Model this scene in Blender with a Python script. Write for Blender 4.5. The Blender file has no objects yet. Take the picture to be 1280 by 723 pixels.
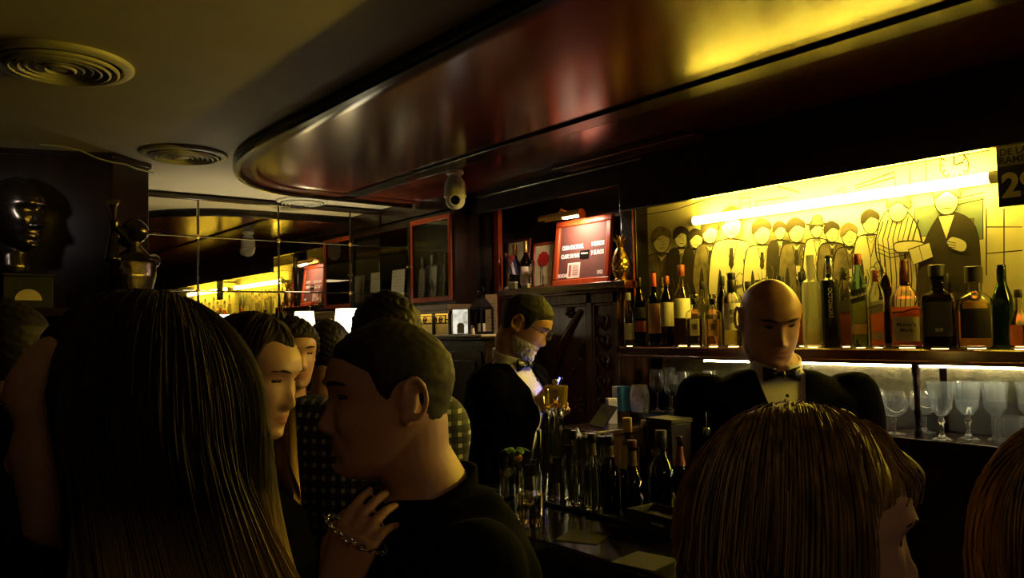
import bpy, bmesh, math, random
import numpy as np
from mathutils import Vector, Matrix, Euler

random.seed(7)
RNG = np.random.default_rng(11)
SC = bpy.context.scene
COL = SC.collection
PI = math.pi
R_ = math.radians

# ------------------------------------------------------------------ camera frame (a phone at eye height)
FOC, YAW, PITCH, ROLL = 1000.0, 38.3, 2.78, 1.1
CAM = np.array([0.0, 0.0, 1.62])
_y, _p, _r = R_(YAW), R_(PITCH), R_(ROLL)
FWD = np.array([math.sin(_y) * math.cos(_p), math.cos(_y) * math.cos(_p), math.sin(_p)])
_rt = np.array([math.cos(_y), -math.sin(_y), 0.0])
_up = np.cross(_rt, FWD)
RGT = _rt * math.cos(_r) - _up * math.sin(_r)
UPV = _up * math.cos(_r) + _rt * math.sin(_r)
HF = np.array([math.sin(_y), math.cos(_y), 0.0])      # level view direction
HR = _rt.copy()                                        # level right


def ray(px, py):
    return FWD + RGT * (px - 640) / FOC - UPV * (py - 361.5) / FOC


def on_x(px, py, x):
    d = ray(px, py)
    return CAM + d * (x / d[0])


def on_y(px, py, y):
    d = ray(px, py)
    return CAM + d * (y / d[1])


def on_z(px, py, z):
    d = ray(px, py)
    return CAM + d * ((z - CAM[2]) / d[2])


def px_pos(px, x, z):
    """point at photo column px on the line x, z const, and its depth"""
    d1 = ray(px, 361.5)
    nrm = np.cross(d1, UPV)
    y = -(nrm[0] * (x - CAM[0]) + nrm[2] * (z - CAM[2])) / nrm[1] + CAM[1]
    p = np.array([x, y, z])
    return p, float((p - CAM) @ FWD)


def at_depth(px, py, dep):
    return CAM + ray(px, py) * dep


# ------------------------------------------------------------------ materials
def _mat(name):
    m = bpy.data.materials.new(name)
    m.use_nodes = True
    nt = m.node_tree
    return m, nt, nt.nodes['Principled BSDF']


def _set(b, **kw):
    for k, v in kw.items():
        b.inputs[k.replace('_', ' ')].default_value = v


def rgba(c):
    return (c[0], c[1], c[2], 1.0)


def plain(name, col, rough=0.5, metal=0.0, var=0.15, scale=20.0, spec=0.5, coat=0.0, bump=0.0, sheen=0.0):
    """one colour with a soft noise variation"""
    m, nt, b = _mat(name)
    _set(b, Roughness=rough, Metallic=metal, Specular_IOR_Level=spec, Coat_Weight=coat)
    if sheen:
        _set(b, Sheen_Weight=sheen)
    tc = nt.nodes.new('ShaderNodeTexCoord')
    n = nt.nodes.new('ShaderNodeTexNoise')
    n.inputs['Scale'].default_value = scale
    n.inputs['Detail'].default_value = 4
    nt.links.new(tc.outputs['Object'], n.inputs['Vector'])
    r = nt.nodes.new('ShaderNodeValToRGB')
    r.color_ramp.elements[0].color = rgba([c * (1 - var) for c in col])
    r.color_ramp.elements[1].color = rgba([min(1, c * (1 + var)) for c in col])
    r.color_ramp.elements[0].position = 0.3
    r.color_ramp.elements[1].position = 0.7
    nt.links.new(n.outputs['Fac'], r.inputs['Fac'])
    nt.links.new(r.outputs['Color'], b.inputs['Base Color'])
    if bump:
        bp = nt.nodes.new('ShaderNodeBump')
        bp.inputs['Strength'].default_value = bump
        bp.inputs['Distance'].default_value = 0.002
        nt.links.new(n.outputs['Fac'], bp.inputs['Height'])
        nt.links.new(bp.outputs['Normal'], b.inputs['Normal'])
    return m


def wood(name, c1, c2, rough=0.25, axis=1, scale=3.0, stretch=14.0, coat=0.0, spec=0.5, bump=0.05):
    m, nt, b = _mat(name)
    _set(b, Roughness=rough, Coat_Weight=coat, Specular_IOR_Level=spec)
    tc = nt.nodes.new('ShaderNodeTexCoord')
    mp = nt.nodes.new('ShaderNodeMapping')
    s = [scale * stretch] * 3
    s[axis] = scale
    mp.inputs['Scale'].default_value = s
    nt.links.new(tc.outputs['Object'], mp.inputs['Vector'])
    n = nt.nodes.new('ShaderNodeTexNoise')
    n.inputs['Scale'].default_value = 1.0
    n.inputs['Detail'].default_value = 6
    n.inputs['Distortion'].default_value = 0.6
    nt.links.new(mp.outputs['Vector'], n.inputs['Vector'])
    r = nt.nodes.new('ShaderNodeValToRGB')
    r.color_ramp.elements[0].color = rgba(c1)
    r.color_ramp.elements[1].color = rgba(c2)
    r.color_ramp.elements[0].position = 0.32
    r.color_ramp.elements[1].position = 0.72
    nt.links.new(n.outputs['Fac'], r.inputs['Fac'])
    nt.links.new(r.outputs['Color'], b.inputs['Base Color'])
    if bump:
        bp = nt.nodes.new('ShaderNodeBump')
        bp.inputs['Strength'].default_value = bump
        bp.inputs['Distance'].default_value = 0.003
        nt.links.new(n.outputs['Fac'], bp.inputs['Height'])
        nt.links.new(bp.outputs['Normal'], b.inputs['Normal'])
    return m


def glass(name, col=(1, 1, 1), rough=0.0, ior=1.45, frost=0.0, trans=1.0):
    m, nt, b = _mat(name)
    _set(b, Base_Color=rgba(col), Roughness=max(rough, frost), IOR=ior, Transmission_Weight=trans)
    if frost:
        n = nt.nodes.new('ShaderNodeTexNoise')
        n.inputs['Scale'].default_value = 60
        mr = nt.nodes.new('ShaderNodeMapRange')
        mr.inputs['To Min'].default_value = frost * 0.8
        mr.inputs['To Max'].default_value = frost * 1.2
        nt.links.new(n.outputs['Fac'], mr.inputs['Value'])
        nt.links.new(mr.outputs['Result'], b.inputs['Roughness'])
    return m


def emit(name, col, strength):
    m, nt, b = _mat(name)
    _set(b, Base_Color=rgba(col), Emission_Color=rgba(col), Emission_Strength=strength, Roughness=0.6)
    return m


# ------------------------------------------------------------------ mesh builder
class MB:
    def __init__(self):
        self.v, self.f, self.m = [], [], []
        self.M = Matrix.Identity(4)
        self.cur = 0

    def _add(self, vs, fs, mi=None):
        b = len(self.v)
        M = self.M
        self.v.extend([tuple(M @ Vector(p)) for p in vs])
        self.f.extend([tuple(b + i for i in f) for f in fs])
        self.m.extend([self.cur if mi is None else mi] * len(fs))
        return self

    def box(self, lo, hi, mi=None):
        x0, y0, z0 = lo
        x1, y1, z1 = hi
        vs = [(x0, y0, z0), (x1, y0, z0), (x1, y1, z0), (x0, y1, z0), (x0, y0, z1), (x1, y0, z1), (x1, y1, z1), (x0, y1, z1)]
        fs = [(3, 2, 1, 0), (4, 5, 6, 7), (0, 1, 5, 4), (1, 2, 6, 5), (2, 3, 7, 6), (3, 0, 4, 7)]
        return self._add(vs, fs, mi)

    def cbox(self, c, s, mi=None):
        return self.box([c[i] - s[i] / 2 for i in range(3)], [c[i] + s[i] / 2 for i in range(3)], mi)

    def lathe(self, prof, n=28, c=(0, 0, 0), closed=False, mi=None, sx=1.0, sy=1.0, sq=None):
        """prof: (r, z) pairs from bottom up; sq = superellipse exponent for square bottles"""
        vs, fs = [], []
        k = len(prof)
        idx = []
        for (r, z) in prof:
            if r < 1e-6:
                idx.append([len(vs)])
                vs.append((c[0], c[1], c[2] + z))
            else:
                row = []
                for i in range(n):
                    a = 2 * PI * (i + 0.5) / n
                    ca, sa = math.cos(a), math.sin(a)
                    if sq:
                        d = (abs(ca) ** sq + abs(sa) ** sq) ** (-1.0 / sq)
                        ca, sa = ca * d, sa * d
                    row.append(len(vs))
                    vs.append((c[0] + r * sx * ca, c[1] + r * sy * sa, c[2] + z))
                idx.append(row)
        pairs = list(zip(idx[:-1], idx[1:]))
        if closed:
            pairs.append((idx[-1], idx[0]))
        for a, b in pairs:
            if len(a) == 1 and len(b) == 1:
                continue
            for i in range(n):
                j = (i + 1) % n
                if len(a) == 1:
                    fs.append((a[0], b[j], b[i]))
                elif len(b) == 1:
                    fs.append((a[i], a[j], b[0]))
                else:
                    fs.append((a[i], a[j], b[j], b[i]))
        return self._add(vs, fs, mi)

    def tube(self, pts, rad, n=10, closed=False, mi=None, caps=True, round_ends=False, flat=None):
        """round tube through pts; rad number or list; flat=(vector, ratio) squashes along a vector"""
        P = [np.array(p, float) for p in pts]
        if not hasattr(rad, '__len__'):
            rad = [rad] * len(P)
        rad = list(rad)
        if round_ends and not closed:
            d0 = P[0] - P[1]
            d0 /= np.linalg.norm(d0)
            d1 = P[-1] - P[-2]
            d1 /= np.linalg.norm(d1)
            pre, pr, post, qr = [], [], [], []
            for t in (0.35, 0.7, 0.92):
                post.append(P[-1] + d1 * rad[-1] * t)
                qr.append(rad[-1] * math.sqrt(1 - t * t))
                pre.insert(0, P[0] + d0 * rad[0] * t)
                pr.insert(0, rad[0] * math.sqrt(1 - t * t))
            P, rad = pre + P + post, pr + rad + qr
        k = len(P)
        T = []
        for i in range(k):
            a = P[(i - 1) % k] if (closed or i > 0) else P[i]
            b = P[(i + 1) % k] if (closed or i < k - 1) else P[i]
            t = b - a
            T.append(t / (np.linalg.norm(t) + 1e-12))
        u = np.cross(T[0], [0, 0, 1.0])
        if np.linalg.norm(u) < 1e-3:
            u = np.cross(T[0], [0, 1.0, 0])
        u /= np.linalg.norm(u)
        vs, fs = [], []
        for i in range(k):
            u = u - T[i] * np.dot(u, T[i])
            u /= (np.linalg.norm(u) + 1e-12)
            w = np.cross(T[i], u)
            for j in range(n):
                a = 2 * PI * j / n
                o = (u * math.cos(a) + w * math.sin(a)) * rad[i]
                if flat is not None:
                    fv = np.array(flat[0], float)
                    fv /= np.linalg.norm(fv)
                    o = o - fv * np.dot(o, fv) * (1 - flat[1])
                vs.append(tuple(P[i] + o))
        rng = range(k) if closed else range(k - 1)
        for i in rng:
            i2 = (i + 1) % k
            for j in range(n):
                j2 = (j + 1) % n
                fs.append((i * n + j, i * n + j2, i2 * n + j2, i2 * n + j))
        if caps and not closed:
            fs.append(tuple(range(n - 1, -1, -1)))
            fs.append(tuple((k - 1) * n + j for j in range(n)))
        return self._add(vs, fs, mi)

    def prism(self, poly, a0, a1, axis='z', mi=None):
        """extrude a 2-D polygon; axis z: (x,y); axis x: poly is (y,z); axis y: poly is (x,z)"""
        n = len(poly)

        def P(p, a):
            return {'z': (p[0], p[1], a), 'x': (a, p[0], p[1]), 'y': (p[0], a, p[1])}[axis]
        vs = [P(p, a0) for p in poly] + [P(p, a1) for p in poly]
        fs = [tuple(range(n - 1, -1, -1)), tuple(range(n, 2 * n))]
        for i in range(n):
            j = (i + 1) % n
            fs.append((i, j, n + j, n + i))
        return self._add(vs, fs, mi)

    def sphere(self, c, r, n=16, mi=None):
        if not hasattr(r, '__len__'):
            r = (r, r, r)
        k = max(6, n // 2 + 2)
        vs, fs, idx = [], [], []
        for i in range(k + 1):
            t = PI * i / k
            if i in (0, k):
                idx.append([len(vs)])
                vs.append((c[0], c[1], c[2] - r[2] * math.cos(t)))
            else:
                row = []
                for j in range(n):
                    a = 2 * PI * j / n
                    row.append(len(vs))
                    vs.append((c[0] + r[0] * math.sin(t) * math.cos(a), c[1] + r[1] * math.sin(t) * math.sin(a), c[2] - r[2] * math.cos(t)))
                idx.append(row)
        for a, b in zip(idx[:-1], idx[1:]):
            for i in range(n):
                j = (i + 1) % n
                if len(a) == 1:
                    fs.append((a[0], b[j], b[i]))
                elif len(b) == 1:
                    fs.append((a[i], a[j], b[0]))
                else:
                    fs.append((a[i], a[j], b[j], b[i]))
        return self._add(vs, fs, mi)

    def grid(self, G, mi=None, wrap=False):
        """G: array (rows, cols, 3)"""
        G = np.asarray(G)
        r, c = G.shape[:2]
        fs = []
        for i in range(r - 1):
            for j in range(c if wrap else c - 1):
                j2 = (j + 1) % c
                fs.append((i * c + j, i * c + j2, (i + 1) * c + j2, (i + 1) * c + j))
        return self._add([tuple(p) for p in G.reshape(-1, 3)], fs, mi)

    def raw(self, vs, fs, mi=None):
        return self._add([tuple(p) for p in vs], fs, mi)

    def mesh(self, name, smooth=40.0):
        me = bpy.data.meshes.new(name)
        me.from_pydata(self.v, [], self.f)
        if self.m and max(self.m) > 0:
            me.polygons.foreach_set('material_index', self.m)
        me.validate()
        bm = bmesh.new()
        bm.from_mesh(me)
        bmesh.ops.recalc_face_normals(bm, faces=bm.faces)
        bm.to_mesh(me)
        bm.free()
        if smooth:
            me.polygons.foreach_set('use_smooth', [True] * len(me.polygons))
            me.set_sharp_from_angle(angle=R_(smooth))
        me.update()
        return me

    def build(self, name, mats, parent=None, smooth=40.0, bevel=0.0, loc=None):
        return link(name, self.mesh(name, smooth), mats, parent, bevel, loc)


def link(name, me, mats, parent=None, bevel=0.0, loc=None):
    if not isinstance(mats, (list, tuple)):
        mats = [mats]
    if not me.materials:
        for m in mats:
            me.materials.append(m)
    o = bpy.data.objects.new(name, me)
    COL.objects.link(o)
    if parent is not None:
        o.parent = parent
    if loc is not None:
        o.location = loc
    if bevel:
        b = o.modifiers.new('edge', 'BEVEL')
        b.width = bevel
        b.segments = 2
        b.limit_method = 'ANGLE'
        b.angle_limit = R_(35)
    return o


def tag(o, label, cat, group=None, kind=None):
    o['label'] = label
    o['category'] = cat
    if group:
        o['group'] = group
    if kind:
        o['kind'] = kind
    return o


def thing(name, label, cat, loc=(0, 0, 0), rotz=0.0, group=None, rot=None):
    o = bpy.data.objects.new(name, None)
    o.empty_display_size = 0.05
    COL.objects.link(o)
    o.location = [float(c) for c in loc]
    o.rotation_euler = rot if rot is not None else (0, 0, rotz)
    return tag(o, label, cat, group)


def struct(o, label=None):
    o['kind'] = 'structure'
    if label:
        o['label'] = label
    return o


def dup(root, loc, rotz=0.0, label=None):
    """a copy of a thing with copies of its parts and sub-parts"""
    r = root.copy()
    COL.objects.link(r)
    r.location = [float(c) for c in loc]
    r.rotation_euler = (0, 0, rotz)
    if label:
        r['label'] = label
    for ch in list(root.children):
        c = ch.copy()
        COL.objects.link(c)
        c.parent = r
        for g in list(ch.children):
            d = g.copy()
            COL.objects.link(d)
            d.parent = c
    return r


def text_mesh(body, size, extrude=0.0004, align='CENTER', spacing=1.0, bold=0.0):
    cu = bpy.data.curves.new('lettering', 'FONT')
    cu.body = body
    cu.size = size
    cu.extrude = extrude
    cu.align_x = align
    cu.align_y = 'CENTER'
    cu.space_character = spacing
    cu.offset = bold
    cu.resolution_u = 3
    ob = bpy.data.objects.new('lettering', cu)
    COL.objects.link(ob)
    dg = bpy.context.evaluated_depsgraph_get()
    me = bpy.data.meshes.new_from_object(ob.evaluated_get(dg))
    bpy.data.objects.remove(ob)
    bpy.data.curves.remove(cu)
    return me


def add_mesh(mb, me, M, mi=0):
    """put an existing mesh into a builder through matrix M"""
    vs = [tuple(M @ v.co) for v in me.vertices]
    fs = [tuple(p.vertices) for p in me.polygons]
    b = len(mb.v)
    mb.v.extend(vs)
    mb.f.extend([tuple(b + i for i in f) for f in fs])
    mb.m.extend([mi] * len(fs))


def mat_from_axes(origin, ax, ay):
    """matrix whose local x runs along ax, local y along ay"""
    ax = Vector(ax).normalized()
    az = ax.cross(Vector(ay)).normalized()
    ay = az.cross(ax).normalized()
    M = Matrix((ax, ay, az)).transposed().to_4x4()
    M.translation = Vector(origin)
    return M


# a wall facing -x is read with local x running towards -y (image right) and local y up
def wall_text(body, size, origin, mi=0, mb=None, ax=(0, -1, 0), ay=(0, 0, 1), sx=1.0, **kw):
    mb = mb or MB()
    me = text_mesh(body, size, **kw)
    add_mesh(mb, me, mat_from_axes(origin, ax, ay) @ Matrix.Scale(sx, 4, (1, 0, 0)), mi)
    bpy.data.meshes.remove(me)
    return mb
# ================================================================== ROOM
CEIL = 2.43
M_ceil = plain('ceiling_plaster', (0.50, 0.45, 0.32), rough=0.55, var=0.10, scale=2.2, spec=0.3)
M_wallwood = wood('dark_wall_panelling', (0.012, 0.004, 0.0025), (0.028, 0.009, 0.005), rough=0.45, axis=2, scale=2.0, spec=0.25)
M_maho = wood('varnished_mahogany', (0.050, 0.0075, 0.003), (0.14, 0.020, 0.006), rough=0.18, axis=1, scale=1.2, stretch=22, spec=1.0, bump=0.04)
M_maho.node_tree.nodes['Principled BSDF'].inputs['IOR'].default_value = 1.75
M_maho_v = wood('mahogany_upright', (0.06, 0.013, 0.006), (0.14, 0.032, 0.012), rough=0.28, axis=2, scale=2.0, stretch=14)
M_darkwood = wood('ebonised_wood', (0.010, 0.005, 0.003), (0.022, 0.010, 0.006), rough=0.22, axis=1, scale=2.0)
M_darkwood_v = wood('ebonised_upright', (0.010, 0.005, 0.003), (0.022, 0.010, 0.006), rough=0.25, axis=2, scale=2.0)
M_redpaint = plain('red_lacquer', (0.22, 0.012, 0.012), rough=0.3, var=0.2, scale=6)
M_redwood = wood('red_stained_wood', (0.24, 0.030, 0.007), (0.44, 0.075, 0.015), rough=0.3, axis=2, scale=3, stretch=10)
M_black = plain('black_gloss_paint', (0.006, 0.005, 0.005), rough=0.25, var=0.2)
M_blackmatte = plain('black_matt', (0.008, 0.007, 0.007), rough=0.7, var=0.2)
M_floor = wood('dark_floor_boards', (0.02, 0.010, 0.006), (0.05, 0.024, 0.012), rough=0.4, axis=1, scale=1.2, stretch=9)
M_brass = plain('brass', (0.55, 0.36, 0.10), rough=0.28, metal=1.0, var=0.1)
M_iron = plain('black_iron', (0.01, 0.009, 0.008), rough=0.4, metal=0.6)
M_chrome = plain('steel', (0.6, 0.6, 0.58), rough=0.22, metal=1.0, var=0.05)
M_mirror, _nt, _b = _mat('aged_mirror')
_set(_b, Base_Color=(0.80, 0.76, 0.62, 1), Metallic=1.0, Roughness=0.012)
_n = _nt.nodes.new('ShaderNodeTexNoise'); _n.inputs['Scale'].default_value = 5
_mr = _nt.nodes.new('ShaderNodeMapRange'); _mr.inputs['To Min'].default_value = 0.004; _mr.inputs['To Max'].default_value = 0.02
_nt.links.new(_n.outputs['Fac'], _mr.inputs['Value']); _nt.links.new(_mr.outputs['Result'], _b.inputs['Roughness'])
M_white = plain('white_plastic', (0.86, 0.85, 0.80), rough=0.35, var=0.04)
M_cream = plain('cream_metal', (0.52, 0.49, 0.36), rough=0.4, var=0.06)
M_paper = plain('paper', (0.72, 0.68, 0.56), rough=0.8, var=0.06)
M_clear = glass('clear_glass', (0.96, 0.98, 0.97))

X0, X1, Y0, Y1 = -2.2, 3.06, -2.2, 4.80
mb = MB().box((X0, Y0, -0.1), (X1 + 0.1, Y1 + 0.1, 0.0))
struct(mb.build('floor', M_floor))
mb = MB().box((X0, Y0, CEIL), (X1 + 0.1, Y1 + 0.1, CEIL + 0.1))
struct(mb.build('ceiling', M_ceil))
struct(MB().box((X1, Y0, 0), (X1 + 0.1, Y1, CEIL)).build('wall_right', M_wallwood))
struct(MB().box((X0, Y1, 0), (X1 + 0.1, Y1 + 0.1, CEIL)).build('wall_back', M_wallwood))
struct(MB().box((X0 - 0.1, Y0, 0), (X0, Y1 + 0.1, CEIL)).build('wall_left', M_wallwood))
struct(MB().box((X0 - 0.1, Y0 - 0.1, 0), (X1 + 0.1, Y0, CEIL)).build('wall_front', M_wallwood))
# the panelled corner block on the left with its splayed end
mb = MB().prism([(X0, 4.03), (0.36, 4.00), (0.80, 3.86), (0.985, 4.00), (0.985, Y1), (X0, Y1)], 0, CEIL - 0.001)
struct(mb.build('wall_corner', M_darkwood_v, bevel=0.004))
mb = MB().prism([(-0.30, 4.04), (0.02, 4.02), (0.02, 4.010), (-0.30, 4.020)], 1.75, 2.27)
struct(mb.build('trim_1', M_redpaint))
mb = MB()
mb.prism([(0.36, 3.992), (0.80, 3.852), (0.998, 4.00), (0.998, 4.03), (0.79, 3.88), (0.37, 4.01)], 2.405, CEIL)
struct(mb.build('trim_2', M_darkwood, bevel=0.003))
# short wall that carries the display cabinet
struct(MB().box((2.62, 3.84, 0), (X1, Y1, 1.727)).box((2.90, 3.84, 1.727), (X1, Y1, 2.35)).box((2.62, 3.84, 2.33), (X1, Y1, CEIL)).build('wall_niche', M_darkwood_v))
# red-stained post beside the carved cabinet
struct(MB().box((2.80, 3.664, 0), (2.83, 3.715, 2.32)).build('trim_3', M_redwood, bevel=0.004))
# black column between carved cabinet and mural
struct(MB().box((2.875, 2.665, 1.5), (2.97, 2.765, 2.34)).build('wall_column', M_black, bevel=0.008))
struct(MB().box((2.867, 2.672, 1.54), (2.8748, 2.679, 2.20)).build('trim_4', M_redwood, bevel=0.002))

# ---- dropped canopy over the bar
path = [(1.195, y) for y in np.linspace(-2.15, 3.1, 12)]
for t in np.linspace(2, 90, 26):
    path.append((1.86 - 0.665 * math.cos(R_(t)), 3.16 + 1.12 * math.sin(R_(t))))
path += [(x, 4.28 + (x - 1.86) * 0.05) for x in (2.1, 2.35, 2.6)]
path = [np.array(p) for p in path]


def offset(path, d):
    out = []
    for i, p in enumerate(path):
        a = path[max(0, i - 1)]
        b = path[min(len(path) - 1, i + 1)]
        t = (b - a) / np.linalg.norm(b - a)
        nrm = np.array([t[1], -t[0]])      # to the right of travel = into the canopy
        out.append(p + nrm * d)
    return out


def sweep(prof, name, mat, parent, bevel=0):
    rows = []
    for (d, z) in prof:
        rows.append([(p[0], p[1], z) for p in offset(path, d)])
    rows.append(rows[0])
    m = MB().grid(np.array(rows))
    return m.build(name, mat, parent, smooth=35)


canopy = thing('bar_canopy', 'long dropped canopy of varnished mahogany with rounded corner over the bar', 'canopy', (0, 0, 0))
sweep([(0, CEIL - 0.001), (0, 2.392), (0.006, 2.382), (0.03, 2.380), (0.036, 2.388), (0.036, CEIL - 0.001)], 'rim_moulding', M_black, canopy)
sweep([(0.037, CEIL - 0.001), (0.037, 2.403), (0.045, 2.400), (0.105, 2.400), (0.112, 2.406), (0.112, CEIL - 0.001)], 'inner_moulding', M_maho, canopy)
inner = [tuple(p) for p in offset(path, 0.11)]
inner = [p for p in inner if p[0] <= 2.07]
ytop = inner[-1][1]
MB().prism([(inner[0][0], Y0 + 0.02)] + inner + [(2.083, ytop), (2.083, Y0 + 0.02)], 2.412, CEIL - 0.002).build('soffit_panel', M_maho, canopy)
MB().box((2.187, Y0 + 0.02, 2.412), (2.70, 4.20, CEIL - 0.002)).build('soffit_panel', M_maho, canopy)
MB().box((2.085, Y0 + 0.02, 2.400), (2.185, 4.26, CEIL - 0.002)).build('batten', M_black, canopy, bevel=0.004)
m = MB(); m.tube([(2.190, Y0 + 0.03, 2.407), (2.190, 4.25, 2.407)], 0.006, n=12); m.build('edge_bead', M_maho, canopy)
MB().box((2.56, 2.04, 2.385), (2.695, 2.91, 2.411)).build('access_panel', M_maho, canopy, bevel=0.003)
MB().box((2.70, Y0 + 0.02, 2.152), (2.728, 2.60, CEIL - 0.002)).box((2.70, 2.60, 2.28), (2.728, 3.83, CEIL - 0.002)).build('fascia', M_black, canopy, bevel=0.003)
MB().box((2.690, 2.45, 2.372), (2.699, 3.72, 2.380)).build('bead_moulding', M_chrome, canopy, bevel=0.003)

# ---- ceiling air diffusers
def diffuser(x, y, r, label):
    t = thing('ceiling_diffuser', label, 'air vent', (x, y, CEIL), 0, 'round ceiling diffusers')
    m = MB()
    m.lathe([(r, -0.0005), (r, -0.008), (r * 0.97, -0.014), (r * 0.86, -0.016), (r * 0.84, -0.010), (r * 0.84, -0.0005)], n=64, closed=True)
    m.build('outer_flange', M_cream, t, smooth=50)
    k = 6
    for i in range(k):
        ro = r * (0.80 - i * 0.115)
        zc = -0.006 - 0.003 * math.sin(i * 1.3)
        m = MB()
        m.lathe([(ro, zc - 0.016), (ro - 0.006, zc - 0.019), (ro - r * 0.085, zc + 0.000), (ro - r * 0.085, zc + 0.004), (ro, zc - 0.010)], n=56, closed=True)
        m.build('cone_ring', M_cream, t, smooth=50)
    MB().lathe([(0, -0.024), (r * 0.12, -0.022), (r * 0.13, -0.016), (r * 0.1, -0.012), (0, -0.012)], n=32).build('centre_disc', M_cream, t)
    MB().lathe([(0, -0.002), (r * 0.83, -0.002), (r * 0.83, -0.0005), (0, -0.0005)], n=40).build('duct_back', M_blackmatte, t)
    return t


diffuser(0.405, 2.65, 0.20, 'large dim round ceiling air diffuser above the dark panelled corner, nearest the camera')
diffuser(1.055, 3.69, 0.185, 'bright cream round ceiling air diffuser just off the rounded canopy corner')
diffuser(2.03, 4.64, 0.155, 'far round ceiling air diffuser above the mirror wall behind the canopy end')

# ---- CCTV dome
c = on_z(569, 232, 2.41)
c = at_depth(569, 249, 4.0)
t = thing('security_camera', 'white dome security camera hanging from the canopy end', 'camera', (c[0], c[1], 2.410))
t.scale = (1.18, 1.18, 1.18)
MB().lathe([(0, 0), (0.036, 0), (0.038, -0.006), (0.036, -0.014), (0.030, -0.018), (0, -0.018)], n=32).build('mounting_base', M_white, t)
MB().lathe([(0.026, -0.016), (0.030, -0.03), (0.042, -0.05), (0.046, -0.075), (0.045, -0.10), (0.047, -0.103), (0.047, -0.112), (0.044, -0.116), (0, -0.116)], n=36).build('housing', M_white, t)
m = MB()
m.sphere((0, 0, -0.125), (0.042, 0.042, 0.040), 28)
ball = m.build('camera_ball', M_white, t)
dv = np.array([-c[0], -c[1], -0.55]); dv /= np.linalg.norm(dv)
q = np.array([0, 0, -0.125]) + dv * 0.034
m = MB(); m.tube([q, q + dv * 0.012], [0.026, 0.024], n=24); m.build('lens_ring', M_white, t)
m = MB(); m.tube([q + dv * 0.0115, q + dv * 0.0128], [0.020, 0.019], n=24); m.build('lens', M_black, t)

# ---- tiled mirror
tm = thing('wall_mirror', 'wall of square mirror tiles reflecting the bar, behind the drinkers', 'mirror', (0.985, 4.738, 0))
xs = [0.0, 0.446, 0.928, 1.412, 1.634]
zs = [0.92, 1.245, 1.556, 1.866, 2.182, 2.400]
for i in range(len(xs) - 1):
    for k in range(len(zs) - 1):
        m = MB().box((xs[i] + 0.004, -0.012, zs[k] + 0.002), (xs[i + 1] - 0.004, -0.006, zs[k + 1] - 0.002))
        o = m.build('mirror_tile', M_mirror, tm, smooth=0, bevel=0.003)
MB().box((0.0, -0.006, 0.9), (1.634, 0.061, 2.415)).build('backing_board', M_blackmatte, tm)
MB().box((-0.0, -0.03, 2.393), (1.634, -0.0065, 2.416)).build('mirror_frame', M_darkwood, tm, bevel=0.004)
for i in (1, 2, 3):
    for k in (1, 2, 3, 4):
        MB().lathe([(0.0, 0.0), (0.013, 0.0), (0.012, 0.006), (0.006, 0.011), (0, 0.012)], n=16).build('rosette', M_brass, tm, loc=(xs[i], -0.012, zs[k])).rotation_euler = (PI / 2, 0, 0)
# ================================================================== MURAL AND BACK BAR
MUX = 2.975     # plane of the mural
M_mural = plain('mural_paper', (0.74, 0.69, 0.52), rough=0.75, var=0.08, scale=7)
M_ink = plain('mural_ink', (0.030, 0.022, 0.015), rough=0.75, var=0.2)
M_wash = plain('mural_grey_wash', (0.19, 0.16, 0.115), rough=0.75, var=0.45, scale=24)
M_pale = plain('mural_pale', (0.80, 0.77, 0.64), rough=0.75, var=0.05)
M_bluewash = plain('mural_blue_wash', (0.20, 0.27, 0.30), rough=0.75, var=0.1)
INK, WASH, PALE, BLUE = 1, 2, 3, 4
mu = MB().box((MUX, -1.2, 1.53), (MUX + 0.02, 2.68, 2.25), 0)
_layer = [0]


def mpt(px, py):
    p = on_x(px, py, MUX)
    return (p[1], p[2])


def mpoly(pts, fill, outline=0.0028, sm=True, world=False):
    """a drawn shape on the mural: fill and an inked outline"""
    q = [np.array(p if world else mpt(*p)) for p in pts]
    if sm and len(q) > 3:
        r = []
        n = len(q)
        for i in range(n):
            a, b, c, d = q[i - 1], q[i], q[(i + 1) % n], q[(i + 2) % n]
            for t in (0.0, 0.33, 0.66):
                r.append(0.5 * ((2 * b) + (-a + c) * t + (2 * a - 5 * b + 4 * c - d) * t * t + (-a + 3 * b - 3 * c + d) * t ** 3))
        q = r
    _layer[0] += 1
    x = MUX - 0.00012 * _layer[0]
    mu.raw([(x, p[0], p[1]) for p in q], [tuple(range(len(q)))], fill)
    if outline:
        mline(q, outline, closed=True, world=True)


def mline(pts, w=0.0022, closed=False, world=False, mi=INK):
    q = [np.array(p if world else mpt(*p)) for p in pts]
    _layer[0] += 1
    x = MUX - 0.00012 * _layer[0]
    n = len(q)
    vs, fs = [], []
    for i in range(n):
        a = q[i - 1] if (closed or i > 0) else q[i]
        b = q[(i + 1) % n] if (closed or i < n - 1) else q[i]
        t = (b - a) / (np.linalg.norm(b - a) + 1e-9)
        nn = np.array([-t[1], t[0]]) * w * (0.7 + 0.5 * random.random())
        vs += [(x, q[i][0] + nn[0], q[i][1] + nn[1]), (x, q[i][0] - nn[0], q[i][1] - nn[1])]
    for i in range(n if closed else n - 1):
        j = (i + 1) % n
        fs.append((2 * i, 2 * i + 1, 2 * j + 1, 2 * j))
    mu.raw(vs, fs, mi)


def mell(px, py, rx, ry, fill, outline=0.002, n=18, tilt=0.0):
    pts = []
    for i in range(n):
        a = 2 * PI * i / n
        x, y = rx * math.cos(a), ry * math.sin(a)
        pts.append((px + x * math.cos(tilt) - y * math.sin(tilt), py + x * math.sin(tilt) + y * math.cos(tilt)))
    mpoly(pts, fill, outline, sm=False)


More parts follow.
